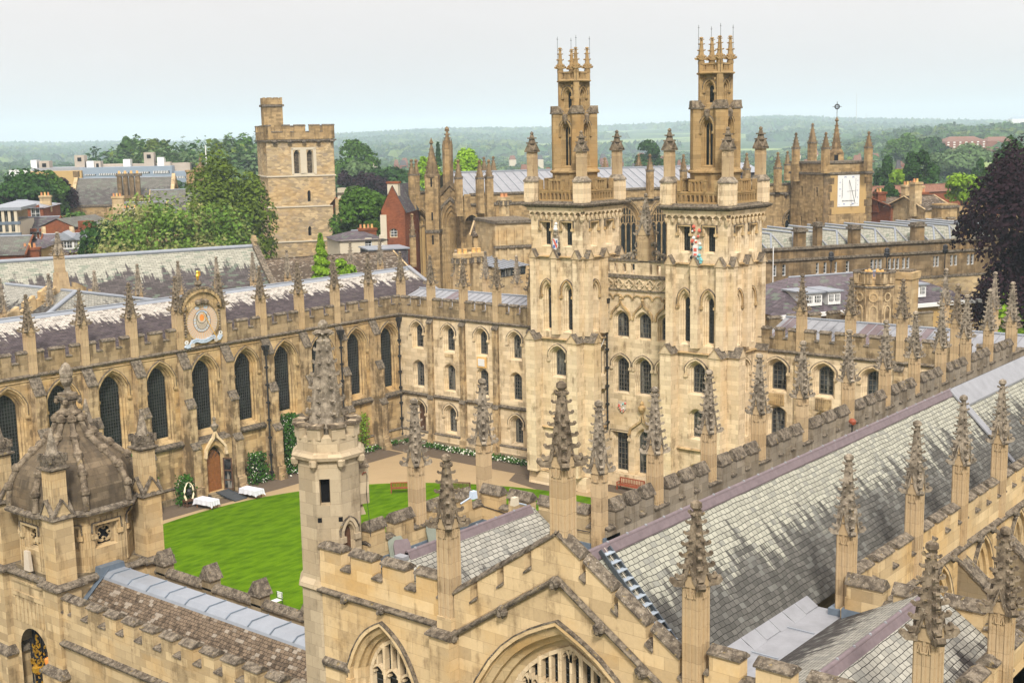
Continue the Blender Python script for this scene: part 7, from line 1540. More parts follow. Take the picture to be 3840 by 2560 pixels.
b = MB(); b.fr = (A3, NU, NV); c = hit(A3, NU, 3570, 800); zc_ = zat(3570, 765, dep(A3, NU, c)); b.box(c-1.2, c+1.2, .5, 2.5, 0, zc_, 'far'); b.box(c-1.4, c+1.4, .3, 2.7, zc_-.5, zc_-.2, 'cope'); c = hit(A3, NU, 3655, 800); zc_ = zat(3655, 772, dep(A3, NU, c)); b.box(c-2, c+2, .5, 4, 0, zc_-.6, 'far')
for k in range(3): b.box(c-2+1.5*k, c-1.1+1.5*k, .5, 1, zc_-.6, zc_, 'far')
b.fr = None; part('chimney', b, t)
# ---- hip-roofed house with dormers, octagonal gothic chimney
Q = R_(118); QU = Vector((math.sin(Q), math.cos(Q), 0)); QV = Vector((-QU.y, QU.x, 0)); A = base(2935, 1165, 101); L = hit(A, QU, 3655, 1140); D = lambda px: dep(A, QU, hit(A, QU, px, 1150)); ze = zat(3200, 1160, D(3200)); zr = zat(3200, 1062, D(3200)+5)
t = gable_house('hipped_house', 'house with a purple slate hipped roof and white dormers behind the right-hand range', 'house', A, QU, L, 11, ze, zr+.7, 'ochre', 'slate_purple', hip=True)
b = MB(); b.fr = (A, QU, QV); b.box(-.35, L+.35, -.5, -.2, ze-.25, ze+.05, 'white'); b.fr = None; part('gutter', b, t)
for px, w_, yt_, yb_ in ((3070, 1.7, 1120, 1155), (3148, 1.25, 1135, 1168), (3466, 1.5, 1120, 1160)):
    c = hit(A, QU, px, 1140); zb_ = ze+.45; zt_ = ze+1.5; b = MB(); b.fr = (A, QU, QV); b.box(c-w_/2, c+w_/2, .7, 3.4, zb_, zt_, 'white'); b.box(c-w_/2-.2, c+w_/2+.2, .5, 3.8, zt_, zt_+.12, 'lead'); o = part('dormer', b, t); b = MB(); b.fr = (A, QU, QV)
    for sg in (-1, 1):
        b.box(c+sg*w_*.24-w_*.16, c+sg*w_*.24+w_*.16, .66, .7, zb_+.3, zt_-.2, 'glass')
        for i in (-1, 0, 1): b.box(c+sg*w_*.24+i*w_*.09-.02, c+sg*w_*.24+i*w_*.09+.02, .63, .66, zb_+.3, zt_-.2, 'white')
        for z in (.55, .85): b.box(c+sg*w_*.24-w_*.16, c+sg*w_*.24+w_*.16, .63, .66, zb_+z-.02, zb_+z+.02, 'white')
    b.fr = None; part('window', b, o)
p = base(3275, 1150, 95); D = 95.; sc_r = 150/FPX*D/2; zA, zB, zC = zat(3275, 1240, D), zat(3275, 1070, D), zat(3275, 1018, D); t = thing('octagonal_chimney', 'tall octagonal gothic chimney stack with battlemented top and blind tracery', 'chimney', (p.x, p.y, 0)); b = MB(); oc8 = lambda r, z: [(p.x+r*math.cos(.01+k*math.pi/4), p.y+r*math.sin(.01+k*math.pi/4), z) for k in range(8)]
b.loft([oc8(sc_r*1.1, 8), oc8(sc_r*1.1, zA-.4), oc8(sc_r, zA), oc8(sc_r, zB), oc8(sc_r*1.07, zB+.08), oc8(sc_r*1.02, zB+.2), oc8(sc_r*1.02, zC-.55), oc8(sc_r*.75, zC-.5)], 'butt', False, True); part('stack', b, t)
for k in range(8):
    b = MB(); a = .01+math.pi/8+k*math.pi/4; ap = sc_r*math.cos(math.pi/8); b.fr = (Vector((p.x+ap*math.cos(a), p.y+ap*math.sin(a), 0)), Vector((-math.sin(a), math.cos(a), 0)), Vector((-math.cos(a), -math.sin(a), 0))); zm_ = (zA+zB)/2
    ribbon(b, [(.3*math.cos(q_), zB-.75+.32*math.sin(q_)) for q_ in np.linspace(0, 6.29, 12)], .05, -.07, .02, 'gate'); ribbon(b, [(-.28, zA+.6), (-.28, zm_)]+[(x, zm_+z) for x, z in arch(.56, .35, 'pt', 4)]+[(.28, zA+.6)], .05, -.07, .02, 'gate')
    for x in (-.55, .12): b.box(x, x+.42, -.14, .25, zC-.8, zC, 'butt'); b.box(x-.03, x+.45, -.18, .28, zC-.02, zC+.08, 'cope')
    b.box(-.62, .62, -.1, .1, zB-.05, zB+.1, 'cope')
    for x in (-.6, .55): b.box(x, x+.06, -.06, .05, zA+.2, zB, 'butt')
    b.fr = None; part('blind_tracery', b, t)
b = MB()
for k in range(6): b.lathe(p.x+.6*math.cos(k*1.05), p.y+.6*math.sin(k*1.05), [(.15, zC-.5), (.12, zC+.1), (.06, zC+.13)], 8, 'potyellow')
part('chimney_pot', b, t)
p2_ = base(3395, 1100, 99); b = MB(); z = zat(3395, 1015, 99); t = thing('square_chimney', 'plain square chimney stack standing right behind the octagonal one', 'chimney', p2_); b.box(p2_.x-.75, p2_.x+.75, p2_.y-.75, p2_.y+.75, 8, z-.6, 'gate'); b.box(p2_.x-.85, p2_.x+.85, p2_.y-.85, p2_.y+.85, z-.6, z-.05, 'gate', -.05, -.05); part('stack', b, t); b = MB(); b.box(p2_.x-.6, p2_.x+.6, p2_.y-.6, p2_.y+.6, z-.05, z+.1, 'cope'); part('chimney_pot', b, t)
# E side battlements of the range in front of the hipped house
A = base(2880, 1160, 97); t = thing('garden_wall', 'dark battlemented wall in front of the hipped house', 'wall', A); bw = bc = MB(); L = hit(A, QU, 3500, 1180); z = zat(3100, 1168, dep(A, QU, L/3)); battlement(bw, bc, A, A+QU*L, QV, 0, z-.8, z, .4, [(1.9*k+.1, 1.9*k+1.2) for k in range(int(L/1.9))], m='grey'); part('wall', bw, t)
# flag pole / lamp-topped vent pipes
for i, (px, y0, y1, D, m_, nm, lb) in enumerate(((2900, 925, 1130, 112, 'white', 'white_mast', 'slim white mast rising beside the right twin tower'), (3117, 960, 1060, 112, 'iron', 'vent_pipe', 'thin vent pipe with a lantern cap, left one, against the long stone range'), (3326, 945, 1020, 114, 'iron', 'vent_pipe', 'thin vent pipe with a lantern cap, middle one, above the octagonal chimney'), (3545, 932, 1020, 118, 'iron', 'vent_pipe', 'thin vent pipe with a lantern cap, right one, nearest the copper beech'))):
    p = at(px, y0, D); b = MB(); b.tube([(p.x, p.y, 5), (p.x, p.y, p.z)], .045, m_, 6); t = thing(nm, lb, 'mast' if i == 0 else 'vent pipe', (p.x, p.y, 5)); part('pole', b, t)
    if i: b = MB(); b.lathe(p.x, p.y, [(.08, p.z-.5), (.25, p.z-.35), (.28, p.z-.1), (.2, p.z), (.26, p.z+.05), (.22, p.z+.3), (.05, p.z+.4)], 8, 'iron'); part('cap', b, t)
# ---- slate-roofed hall behind the library (left)
Q = R_(110); QU = Vector((math.sin(Q), math.cos(Q), 0)); QV = Vector((-QU.y, QU.x, 0)); Ar = base(948, 925, 124); s0 = hit(Ar, QU, -160, 985); zr = zat(948, 925, 124); A = Ar-QV*8.2; lo = s0
t = thing('slate_hall', 'long building with a big moss-streaked slate roof directly behind the library', 'building', Ar+QU*s0/2); b = MB(); P = lambda x, y, z: A+QU*x+QV*y+CZ*z; ze = zr-6.2
roofq(b, P(s0, 8.2, zr), P(0, 8.2, zr), P(0, 0, ze), P(s0, 0, ze), 'slate_far'); roofq(b, P(0, 8.2, zr), P(s0, 8.2, zr), P(s0, 16.4, ze), P(0, 16.4, ze), 'slate_far'); rf = part('roof', b, t)
b = MB(); b.tube([P(s0, 8.2, zr+.05), P(0, 8.2, zr+.05)], .22, 'lead', 6); part('lead_ridge', b, rf)
b = MB(); b.fr = (A, QU, QV); b.box(s0, 0, 0.3, 16, 0, ze, 'gate'); b.face([(0, 0, ze), (0, 16.4, ze), (0, 8.2, zr)], 'gate'); b.extr([(-.4, ze), (8.2, zr+.35), (16.8, ze), (16.4, ze-.4), (8.2, zr-.2), (0, ze-.4)], 'x', -.1, .5, 'cope'); b.box(.0, .3, 7.9, 8.5, zr, zr+1.1, 'gate'); b.box(0, .3, 7.6, 8.8, zr+.55, zr+.8, 'gate'); b.fr = None; part('gable', b, t)
# stone tile roof right of it
A = base(1000, 1075, 126); L = hit(A, QU, 1560, 1060); t = gable_house('tiled_hall', 'low hall with a brown stone-tiled roof in front of the bell tower', 'building', A, QU, L, 12, zat(1200, 1075, 128), zat(1200, 965, 134), 'gate', 'tiles')
b = MB(); A = base(1385, 965, 150); b.fr = (A, NU, NV); z = zat(1450, 938, 150); b.box(0, hit(A, NU, 1530, 950), 0, 5, 0, z, 'slate_plain'); b.box(-.2, hit(A, NU, 1530, 950)+.2, -.2, 5.2, z, z+.15, 'lead'); b.fr = None; t = thing('flat_roof_shed', 'dark flat-roofed block below the white house', 'shed', A); part('wall', b, t)
# white house, brick gable, chimneys near the bell tower
A = base(1272, 920, 158); L = hit(A, NU, 1448, 915); D = 158; gable_house('white_house', 'white rendered house with a purple slate hipped roof at the foot of the bell tower', 'house', A, NU, L, 8, zat(1350, 900, D), zat(1350, 866, D+4), 'render', 'slate_purple', [(L*.62, zat(1350, 932, D), .9, 1.2), (L*.93, zat(1350, 922, D), .9, 1.2)], [(L*.75, 4, 2.2, zat(1350, 858, D+4), 'brick')], hip=True)
A = base(1432, 900, 160); L = hit(A, WU, 1522, 900); zA, zB = zat(1475, 790, 160), zat(1475, 695, 160); t = thing('brick_gable_house', 'narrow red brick gabled house with a tall pale chimney beside the gothic chapel', 'house', A+WU*L/2); b = MB(); wall(b, (A, WU, WV), L, 0, lambda u: zA+(zB-zA)*(1-abs(u-L/2)/(L/2)), [dict(c=L/2, w=1.0, zs=zat(1475, 890, 160), zp=zat(1475, 865, 160), rise=.3, kind='four')], 'brick', 5); b.fr = (A, WU, WV); b.box(0, .1, 0, 9, 0, zA, 'brick'); b.box(L-.1, L, 0, 9, 0, zA, 'brick'); b.fr = None; part('wall', b, t); Win(1.0, zat(1475, 865, 160)-zat(1475, 890, 160), .3, 'four', .06, .2, 'cream', 'glass', (2, 3), 'white', .05, sill=.05, steps=False).put(t, A+WU*L/2+CZ*zat(1475, 890, 160), rzW)
b = MB(); P = lambda x, y, z: A+WU*x+WV*y+CZ*z; roofq(b, P(L/2, -.1, zB), P(L/2, 10, zB), P(-.2, 10, zA-.3), P(-.2, -.1, zA-.3), 'slate_plain'); roofq(b, P(L/2, 10, zB), P(L/2, -.1, zB), P(L+.2, -.1, zA-.3), P(L+.2, 10, zA-.3), 'slate_plain'); part('roof', b, t)
b = MB(); b.fr = (A, WU, WV); b.box(L*.28, L*.72, .3, 1.6, zB-3.2, zB+.2, 'render'); b.box(L*.24, L*.76, .2, 1.7, zB+.2, zB+.45, 'brick'); b.box(-.1, .7, -.1, .8, 0, zA-.5, 'render'); b.fr = None; part('chimney', b, t)
p = base(1285, 760, 172); b = MB(); z = zat(1285, 705, 172); b.box(p.x-.5, p.x+.5, p.y-.4, p.y+.4, zat(1285, 745, 172), z, 'render'); b.box(p.x-.6, p.x+.6, p.y-.5, p.y+.5, z-.9, z-.6, 'cope'); b.box(p.x-.8, p.x+.8, p.y-.6, p.y+.6, 0, zat(1285, 745, 172), 'gate'); t = thing('tall_chimney', 'pale stone chimney against the right side of the bell tower', 'chimney', p); part('stack', b, t)
A = base(1290, 775, 175); gable_house('red_roof_house', 'small house with a red tiled roof right of the bell tower', 'house', A, NU, hit(A, NU, 1355, 770), 8, zat(1320, 775, 175), zat(1320, 742, 179), 'brick', 'redtile')
# huddle of stone buildings between the far chapel and the east range
A = base(1775, 950, 138); L = hit(A, WU, 1860, 930); gable_house('porch_house', 'small gabled stone house with a twin white window before the gothic chapel', 'house', A, WU, L, 6, zat(1815, 880, 138), zat(1815, 830, 141), 'gate', 'tiles', [(L*.5, zat(1815, 908, 138), 1.0, 1.1), (L*.75, zat(1815, 908, 138), 1.0, 1.1)])
A = base(1860, 1000, 132); b = MB(); b.fr = (A, NU, NV); L = hit(A, NU, 2010, 950); z = zat(1900, 838, 132); b.box(0, L, 0, 7, 0, z, 'gate'); b.box(-.2, L+.2, -.25, 7, z, z+.3, 'cope')
for k in range(5): x = L*(k+.5)/5; b.box(x-.12, x+.12, -.15, .02, 3, z-.5, 'gate')
b.box(-.2, L+.2, -.3, .1, zat(1900, 930, 132), zat(1900, 930, 132)+.25, 'cope'); b.fr = None; t = thing('flat_topped_block', 'flat-topped stone block with a cornice left of the twin towers', 'building', A); part('wall', b, t)
A = base(1872, 1010, 128); b = MB(); b.fr = (A, EU, Vector((0, 1, 0))); z = zat(1900, 985, 128); b.box(0, 4.4, 0, 4, 0, z-.6, 'gate'); b.box(.2, 4.2, -.05, .02, z-1.5, z-.7, 'glass'); b.face([(-.3, -.3, z-.6), (4.7, -.3, z-.6), (4.7, 4, z+.2), (-.3, 4, z+.2)], 'lead')
for k in range(7): b.tube([(.7*k, -.3, z-.55), (.7*k, 4, z+.25)], .05, 'leadpale', 4)
b.fr = None; t = thing('glazed_lantern', 'small dark structure with a pale ribbed lead roof behind the east range', 'building', A); part('wall', b, t)
for i, (px, yt_, w_, D, lb) in enumerate(((1735, 950, 60, 124, 'left of two battlemented octagonal chimneys behind the library corner'), (1787, 945, 54, 126, 'right of two battlemented octagonal chimneys behind the library corner'), (2420, 838, 0, 0, ''), (1895, 738, 40, 150, 'square chimney with red pots before the gothic chapel parapet'))):
    if not w_: continue
    p = base(px, 1000, D); r = w_/FPX*D/2; z = zat(px, yt_, D); t = thing('stone_chimney', lb, 'chimney', p); b = MB(); o8 = lambda q, zz_: [(p.x+q*math.cos(.2+k*math.pi/4), p.y+q*math.sin(.2+k*math.pi/4), zz_) for k in range(8)]; b.loft([o8(r, 8), o8(r, z-1.1), o8(r*1.1, z-1.0), o8(r*1.1, z-.5), o8(r*1.25, z-.4), o8(r*1.25, z)], 'gate', False, True)
    for k in range(8): a = .2+k*math.pi/4; b.box(p.x+r*1.2*math.cos(a)-.14, p.x+r*1.2*math.cos(a)+.14, p.y+r*1.2*math.sin(a)-.14, p.y+r*1.2*math.sin(a)+.14, z-.95, z-.45, 'cope')
    part('stack', b, t); b = MB()
    for k in range(4): b.lathe(p.x+r*.5*math.cos(k*1.57), p.y+r*.5*math.sin(k*1.57), [(.2, z), (.17, z+.35), (.22, z+.4)], 8, 'potyellow' if i < 2 else 'pot')
    part('chimney_pot', b, t)
# ---- left-hand town
FU = RH
LU = (RH*.985+FH*.17).normalized(); LV = Vector((-LU.y, LU.x, 0))
A = base(270, 810, 228); L = hit(A, LU, 645, 800); D = 228; t = gable_house('gothic_hall', 'dark slate-roofed gothic hall with a pale gable end and a ribbed chimney stack', 'building', A, LU, L, 16, zat(450, 765, D), zat(450, 668, D+8), 'far', 'slate_hall', [(L*.2, zat(350, 820, D), 1.4, 2.2), (L*.34, zat(395, 820, D), 1.4, 2.2)])
b = MB(); b.fr = (A, LU, LV); c = L*.58; z = zat(490, 652, D)
for k in range(4): b.box(c-2+1.05*k, c-1.2+1.05*k, .5, 1.6, zat(490, 745, D), z, 'fargrey')
b.box(c-2.3, c+2.4, .3, 1.8, zat(490, 770, D)-2, zat(490, 735, D), 'fargrey'); b.box(c-2.2, c+2.3, .4, 1.7, z-.5, z, 'cope')
for k in range(4): b.lathe(c-1.6+1.05*k, 1.05, [(.25, z), (.2, z+.5)], 8, 'potyellow')
b.fr = None; part('chimney', b, t)
b = MB(); b.fr = (A, LU, LV)
for x in (0, L): b.extr([(-.4, zat(450, 765, D)), (8, zat(450, 655, D+8)), (16.4, zat(450, 765, D)), (8, zat(450, 668, D+8)-1)], 'x', x-.3, x+.3, 'gate')
b.box(-.5, .5, 7.4, 8.6, zat(280, 668, D), zat(280, 645, D), 'fargrey'); b.box(0, L*.5, -1.2, .1, 0, zat(350, 775, D), 'far'); b.box(0, L*.5, -1.4, .1, zat(350, 775, D), zat(350, 775, D)+.3, 'cope'); b.fr = None; part('gable_coping', b, t)
A = base(430, 830, 205); L = hit(A, LU, 612, 810); gable_house('tiled_wing', 'brown tiled wing with tall chimneys in front of the gothic hall', 'building', A, LU, L, 9, zat(500, 825, 205), zat(500, 760, 209), 'gate', 'slate_hall', (), [(0.5, 2, 1.8, zat(430, 738, 205), 'gate'), (2.6, 1, 2.4, zat(455, 782, 205), 'render')])
A = base(560, 790, 222); L = hit(A, LU, 780, 790); gable_house('slate_wing', 'second slate-roofed wing with a small gable between the hall and the olive tree', 'building', A, LU, L, 12, zat(640, 800, 222), zat(640, 712, 228), 'gate', 'slate_hall')
A = base(700, 700, 245); L = hit(A, LU, 785, 690); t = thing('battlemented_gatehouse', 'stone gatehouse with battlements and a crocketed spirelet left of the bell tower', 'building', A); b = MB(); z = zat(740, 668, 245); bw = bc = MB(); battlement(bw, bc, A, A+LU*L, LV, 0, z-1, z, .6, [(0, 1.2), (1.9, 3.2), (L-1.4, L)], m='far'); bw.fr = (A, LU, LV); bw.box(0, L, .5, 6, 0, z-1.2, 'far')
bw.lathe(.9, .6, [(.9, z-1), (.9, zat(705, 648, 245)), (1.1, zat(705, 645, 245)), (1.1, zat(705, 638, 245))], 8, 'far'); bw.lathe(L*.62, .6, [(1.1, z-2), (1.1, zat(745, 648, 245)), (1.3, zat(745, 645, 245)), (1.3, zat(745, 638, 245))], 8, 'far'); bw.fr = None; part('wall', bw, t)
b = MB(); p = base(753, 640, 247); z0, z1 = zat(753, 650, 247), zat(753, 590, 247); b.lathe(p.x, p.y, [(1.7, z0-3), (1.7, z0), (1.9, z0+.1), (1.5, z0+.3), (.15, z1-.9), (.35, z1-.6), (.1, z1)], 8, 'fargrey'); part('spirelet', b, t)
p = at(770, 545, 250); b = MB(); b.tube([(p.x, p.y, 4), (p.x, p.y, p.z)], .12, 'white', 6); t = thing('flag_pole', 'bare white flag pole beside the battlemented gatehouse', 'flag pole', (p.x, p.y, 4)); part('pole', b, t)
# concrete and glass institute
A = base(55, 660, 330); D = 330; t = thing('concrete_institute', 'wide modern concrete building with blue-grey cladding and square roof towers', 'building', A+LU*40); X = lambda px, py=640: hit(A, LU, px, py); Z_ = lambda py, px=300: zat(px, py, D+5)
b = MB(); b.fr = (A, LU, LV); b.box(0, X(105), 0, 14, 0, Z_(636), 'white'); b.box(X(100), X(300), 2, 16, 0, Z_(640), 'ochre'); b.box(X(290), X(640), 4, 20, 0, Z_(630), 'panel'); b.box(X(300), X(700), 12, 30, 0, Z_(622), 'concrete'); b.box(X(100), X(300), 6, 22, 0, Z_(628), 'lead'); b.box(X(640), X(695), 6, 20, 0, Z_(652), 'panel'); b.fr = None; part('wall', b, t)
for (a_, c_, y0, y1) in ((310, 350, 660, 655), (365, 430, 660, 653), (445, 475, 658, 650), (515, 555, 657, 650), (570, 630, 658, 648), (648, 690, 678, 670), (128, 136, 662, 654)):
    b = MB(); b.fr = (A, LU, LV); b.box(X(a_), X(c_), 1.9 if a_ < 300 else 3.9, 4.1, Z_(y0), Z_(y1), 'glass')
    for k in range(int((c_-a_)/6)): x = X(a_)+(X(c_)-X(a_))*k/max(1, int((c_-a_)/6)); b.box(x-.1, x+.1, 3.8, 3.95, Z_(y0), Z_(y1), 'white')
    b.fr = None; part('window_band', b, t)
for (a_, c_, yt_, m_, dk) in ((94, 117, 598, 'white', 0), (126, 165, 602, 'concrete', 1), (263, 301, 583, 'concrete', 1), (308, 336, 606, 'white', 0), (338, 362, 607, 'concrete', 1), (449, 476, 602, 'white', 0), (530, 568, 577, 'concrete', 1), (580, 606, 597, 'white', 0), (606, 630, 616, 'concrete', 0), (8, 33, 634, 'white', 0)):
    b = MB(); b.fr = (A, LU, LV); b.box(X(a_), X(c_), 8, 13, Z_(660), Z_(yt_), m_)
    if dk: b.box(X(a_)+(X(c_)-X(a_))*.3, X(a_)+(X(c_)-X(a_))*.7, 7.9, 8.1, Z_(yt_)-1.6, Z_(yt_)-.6, 'black')
    b.fr = None; part('roof_tower', b, t)
# brick and stone houses at the far left
A = base(-60, 850, 190); L = hit(A, LU, 168, 840); gable_house('red_brick_block', 'red brick block with stone quoins and a grey hipped roof at the left edge', 'building', A, LU, L, 14, zat(80, 780, 190), zat(80, 752, 197), 'brick', 'lead', [(L*.62, zat(90, 815, 190), 1.1, 1.6), (L*.86, zat(135, 820, 190), 1.3, 2.0)], [(L*.92, 6, 1.6, zat(130, 735, 196), 'gate')], hip=True)
A = base(-60, 960, 168); L = hit(A, LU, 78, 900); t = thing('modern_stone_block', 'modern stone and glass block with a flat lead roof at the left edge', 'building', A); b = MB(); b.fr = (A, LU, LV); z = zat(30, 790, 168); b.box(0, L, 0, 10, 0, zat(30, 835, 168), 'render'); b.box(.3, L-.8, .4, 10, 0, z, 'glass'); b.box(-.3, L+.4, -.3, 10.3, z, z+.4, 'lead')
for k in range(6): x = L*(k+.5)/6; b.box(x-.18, x+.18, -.1, .5, 0, z, 'render')
for y in (838, 880): b.box(-.1, L+.1, -.15, .5, zat(30, y, 168)-.2, zat(30, y, 168)+.2, 'leadblue')
b.fr = None; part('wall', b, t)
b = MB(); b.fr = (A, LU, LV)
for k in range(5):
    x = L*(k+1)/6; b.box(x-.6, x+.6, -.05, .1, zat(30, 870, 168), zat(30, 845, 168), 'glass')
b.fr = None; part('window', b, t)
A = base(75, 900, 175); L = hit(A, LU, 200, 880); gable_house('grey_roof_house', 'brick house with a grey roof and a valley, left of the orange brick gable', 'house', A, LU, L, 10, zat(120, 870, 175), zat(120, 815, 180), 'brick', 'slate_plain', [(L*.7, zat(130, 895, 175), 1, 1.4), (L*.4, zat(130, 895, 175), 1, 1.4)])
GU = (RH*.98-FH*.2).normalized(); A = base(160, 900, 172); L = hit(A, GU, 278, 880); t = thing('orange_brick_gable', 'orange brick gable wall with stone edges facing the viewer', 'house', A); zA, zB = zat(215, 848, 172), zat(215, 822, 172); GV = Vector((-GU.y, GU.x, 0)); b = MB(); wall(b, (A, GU, GV), L, 0, lambda u: zA+(zB-zA)*(1-abs(u-L/2)/(L/2)), [dict(c=L/2, w=.02, zs=1, zp=1.1, rise=.01, kind='flat')], 'brick'); b.fr = (A, GU, GV); b.box(-.05, .6, -.06, .2, 0, zA, 'cream'); b.box(L-.6, L+.05, -.06, .2, 0, zA, 'cream'); b.box(L*.62, L*.85, -.1, .3, zA-2.5, zA-1, 'ochre'); b.box(0, .1, 0, 9, 0, zA, 'brick'); b.box(L-.1, L, 0, 9, 0, zA, 'brick'); b.fr = None; part('wall', b, t); b = MB(); P = lambda x, y, z: A+GU*x+GV*y+CZ*z; roofq(b, P(L/2, -.2, zB+.1), P(L/2, 10, zB+.1), P(-.4, 10, zA-.1), P(-.4, -.2, zA-.1), 'slate_hall'); roofq(b, P(L/2, 10, zB+.1), P(L/2, -.2, zB+.1), P(L+.4, -.2, zA-.1), P(L+.4, 10, zA-.1), 'slate_hall'); part('roof', b, t)
A = base(152, 1000, 150); L = hit(A, LU, 345, 960); D = 150; t = gable_house('dormer_house', 'brick house with a purple slate roof and two white dormers', 'house', A, LU, L, 9, zat(250, 945, D), zat(250, 878, D+4.5), 'brick', 'slate_purple')
for px in (237, 306):
    c = X_ = hit(A, LU, px, 920); b = MB(); b.fr = (A, LU, LV); z0 = zat(237, 938, D); b.box(c-1.1, c+1.1, .6, 3.6, z0, z0+1.1, 'white'); b.extr([(c-1.5, z0+1.1), (c+1.5, z0+1.1), (c, z0+2.1)], 'y', .3, 4.3, 'lead'); o = part('dormer', b, t); b = MB(); b.fr = (A, LU, LV)
    for k in range(3): b.box(c-.95+.66*k, c-.4+.66*k, .56, .6, z0+.2, z0+.95, 'glass'); b.box(c-.69+.66*k, c-.66+.66*k, .53, .57, z0+.2, z0+.95, 'white'); b.box(c-.95+.66*k, c-.4+.66*k, .53, .57, z0+.56, z0+.6, 'white')
    b.fr = None; part('window', b, o)
A = base(-70, 1010, 140); L = hit(A, LU, 90, 980); gable_house('slate_cottage', 'grey slate-roofed cottage in the lowest left corner of the town', 'house', A, LU, L, 9, zat(40, 955, 140), zat(40, 888, 144), 'brick', 'slate_hall')
A = base(60, 985, 143); L = hit(A, LU, 160, 975); gable_house('hipped_cottage', 'small house with a purple hipped slate roof between the cottage and the dormer house', 'house', A, LU, L, 8, zat(110, 930, 143), zat(110, 895, 147), 'ochre', 'slate_purple', (), [(L*.65, -.6, 1.8, zat(122, 930, 142), 'brick')], hip=True)
p = base(325, 870, 158); b = MB(); z = zat(325, 828, 158); b.box(p.x-.8, p.x+.8, p.y-.8, p.y+.8, 0, z-1.2, 'brick'); b.box(p.x-1.0, p.x+1.0, p.y-1, p.y+1, z-1.5, z-1.1, 'brick'); b.box(p.x-.7, p.x+.7, p.y-.7, p.y+.7, z-1.2, z, 'brick'); t = thing('brick_chimney', 'free-standing red brick chimney left of the dark rounded tree', 'chimney', p); part('stack', b, t)
# right-hand cottages and far houses
Q3 = R_(118); RU = Vector((math.sin(Q3), math.cos(Q3), 0))
A = base(3340, 800, 178); L = hit(A, RU, 3540, 790); gable_house('cottage_row', 'brick cottage row with stone gables and clustered chimneys right of the sundial tower', 'house', A, RU, L, 8, zat(3430, 768, 180), zat(3430, 738, 184), 'brick', 'tiles', (), [(L*.5, 2, 2.0, zat(3435, 692, 182), 'gate'), (L*.58, 1.0, 1.4, zat(3450, 695, 182), 'gate'), (L*.05, 3, 1.4, zat(3330, 720, 180), 'brick')])
A = base(3470, 800, 172); L = hit(A, RU, 3570, 800); gable_house('tiled_cottage', 'tiled cottage with paired pale chimneys below the dark pine', 'house', A, RU, L, 8, zat(3510, 785, 172), zat(3510, 735, 176), 'gate', 'tiles', (), [(L*.0, 2, 1.2, zat(3480, 682, 174), 'gate'), (L*.12, 3, .8, zat(3495, 690, 174), 'gate'), (L*.75, 5, 1.6, zat(3570, 718, 178), 'brick')])
A = base(3270, 715, 215); L = hit(A, RU, 3830, 715); gable_house('long_red_roof', 'long low red tiled roof behind the cottages at the right', 'building', A, RU, L, 6, zat(3500, 712, 225), zat(3500, 688, 228), 'brick', 'redtile')
hs = []
def far_box(name, label, cat, x0_, x1_, yt_, yb_, D, mw, mr, rows=0, group=None):
    A = base(x0_, yb_, D); L = hit(A, LU, x1_, yb_); ze, zr_ = zat((x0_+x1_)/2, yt_+(yb_-yt_)*.4, D), zat((x0_+x1_)/2, yt_, D); zb_ = zat((x0_+x1_)/2, yb_, D)-3
    t = thing(name, label, cat, (A.x, A.y, zb_), group); b = MB(); b.fr = (A, LU, LV); W = min(14, L*.6)
    b.box(0, L, 0, W, zb_, ze, mw); b.fr = None; part('wall', b, t); b = MB(); P = lambda x, y, z: A+LU*x+LV*y+CZ*z; h = min(L*.2, W*.5); roofq(b, P(h, W/2, zr_), P(L-h, W/2, zr_), P(L, 0, ze), P(0, 0, ze), mr); roofq(b, P(L-h, W/2, zr_), P(h, W/2, zr_), P(0, W, ze), P(L, W, ze), mr); b.face([P(0, 0, ze), P(0, W, ze), P(h, W/2, zr_)], mr); b.face([P(L, 0, ze), P(L, W, ze), P(L-h, W/2, zr_)], mr); part('roof', b, t)
    if rows:
        b = MB(); b.fr = (A, LU, LV); n = int(L/4)
        for r in range(rows):
            for k in range(n): x = L*(k+.5)/n; z = zb_+3+(ze-zb_-3)*(r+.3)/rows; b.box(x-.8, x+.8, -.08, .05, z, z+(ze-zb_-3)/rows*.5, 'white')
        b.fr = None; part('window', b, t)
far_box('brick_school', 'long red brick school with rows of white windows on the far wooded slope', 'school', 3545, 3700, 512, 556, 900, 'brick', 'redtile', 3)
far_box('school_wing', 'low orange-roofed wing right of the red brick school', 'school', 3702, 3800, 513, 552, 905, 'brick', 'redtile')
far_box('hospital_block', 'white hospital block on the skyline at the right edge', 'hospital', 3795, 3900, 436, 460, 2300, 'white', 'panel', 0)
far_box('white_block', 'small white flat block on the far hillside left of the sundial tower', 'building', 2906, 2958, 474, 494, 3300, 'white', 'white', 2)
rr = random.Random(11); lab = 'tiny brick house with a reddish roof among the distant trees'
for k in range(46):
    x0_ = rr.choice([rr.uniform(1370, 1560), rr.uniform(2880, 3060), rr.uniform(3120, 3400), rr.uniform(1850, 2050), rr.uniform(2250, 2560), rr.uniform(3340, 3600)]); D = rr.uniform(480, 1100); y = 560-.021*(x0_-1920)-20+26*4731/D*(1 if True else 0)*.82
    y = 536-.021*(x0_-1920)+(20)/D*FPX; far_box('terraced_house', lab, 'house', x0_, x0_+rr.uniform(12, 34), y-9/D*FPX*1.0, y, D, rr.choice(['brick', 'brick', 'render']), rr.choice(['redtile', 'redtile', 'slate_plain']), 0, 'distant houses among the trees')
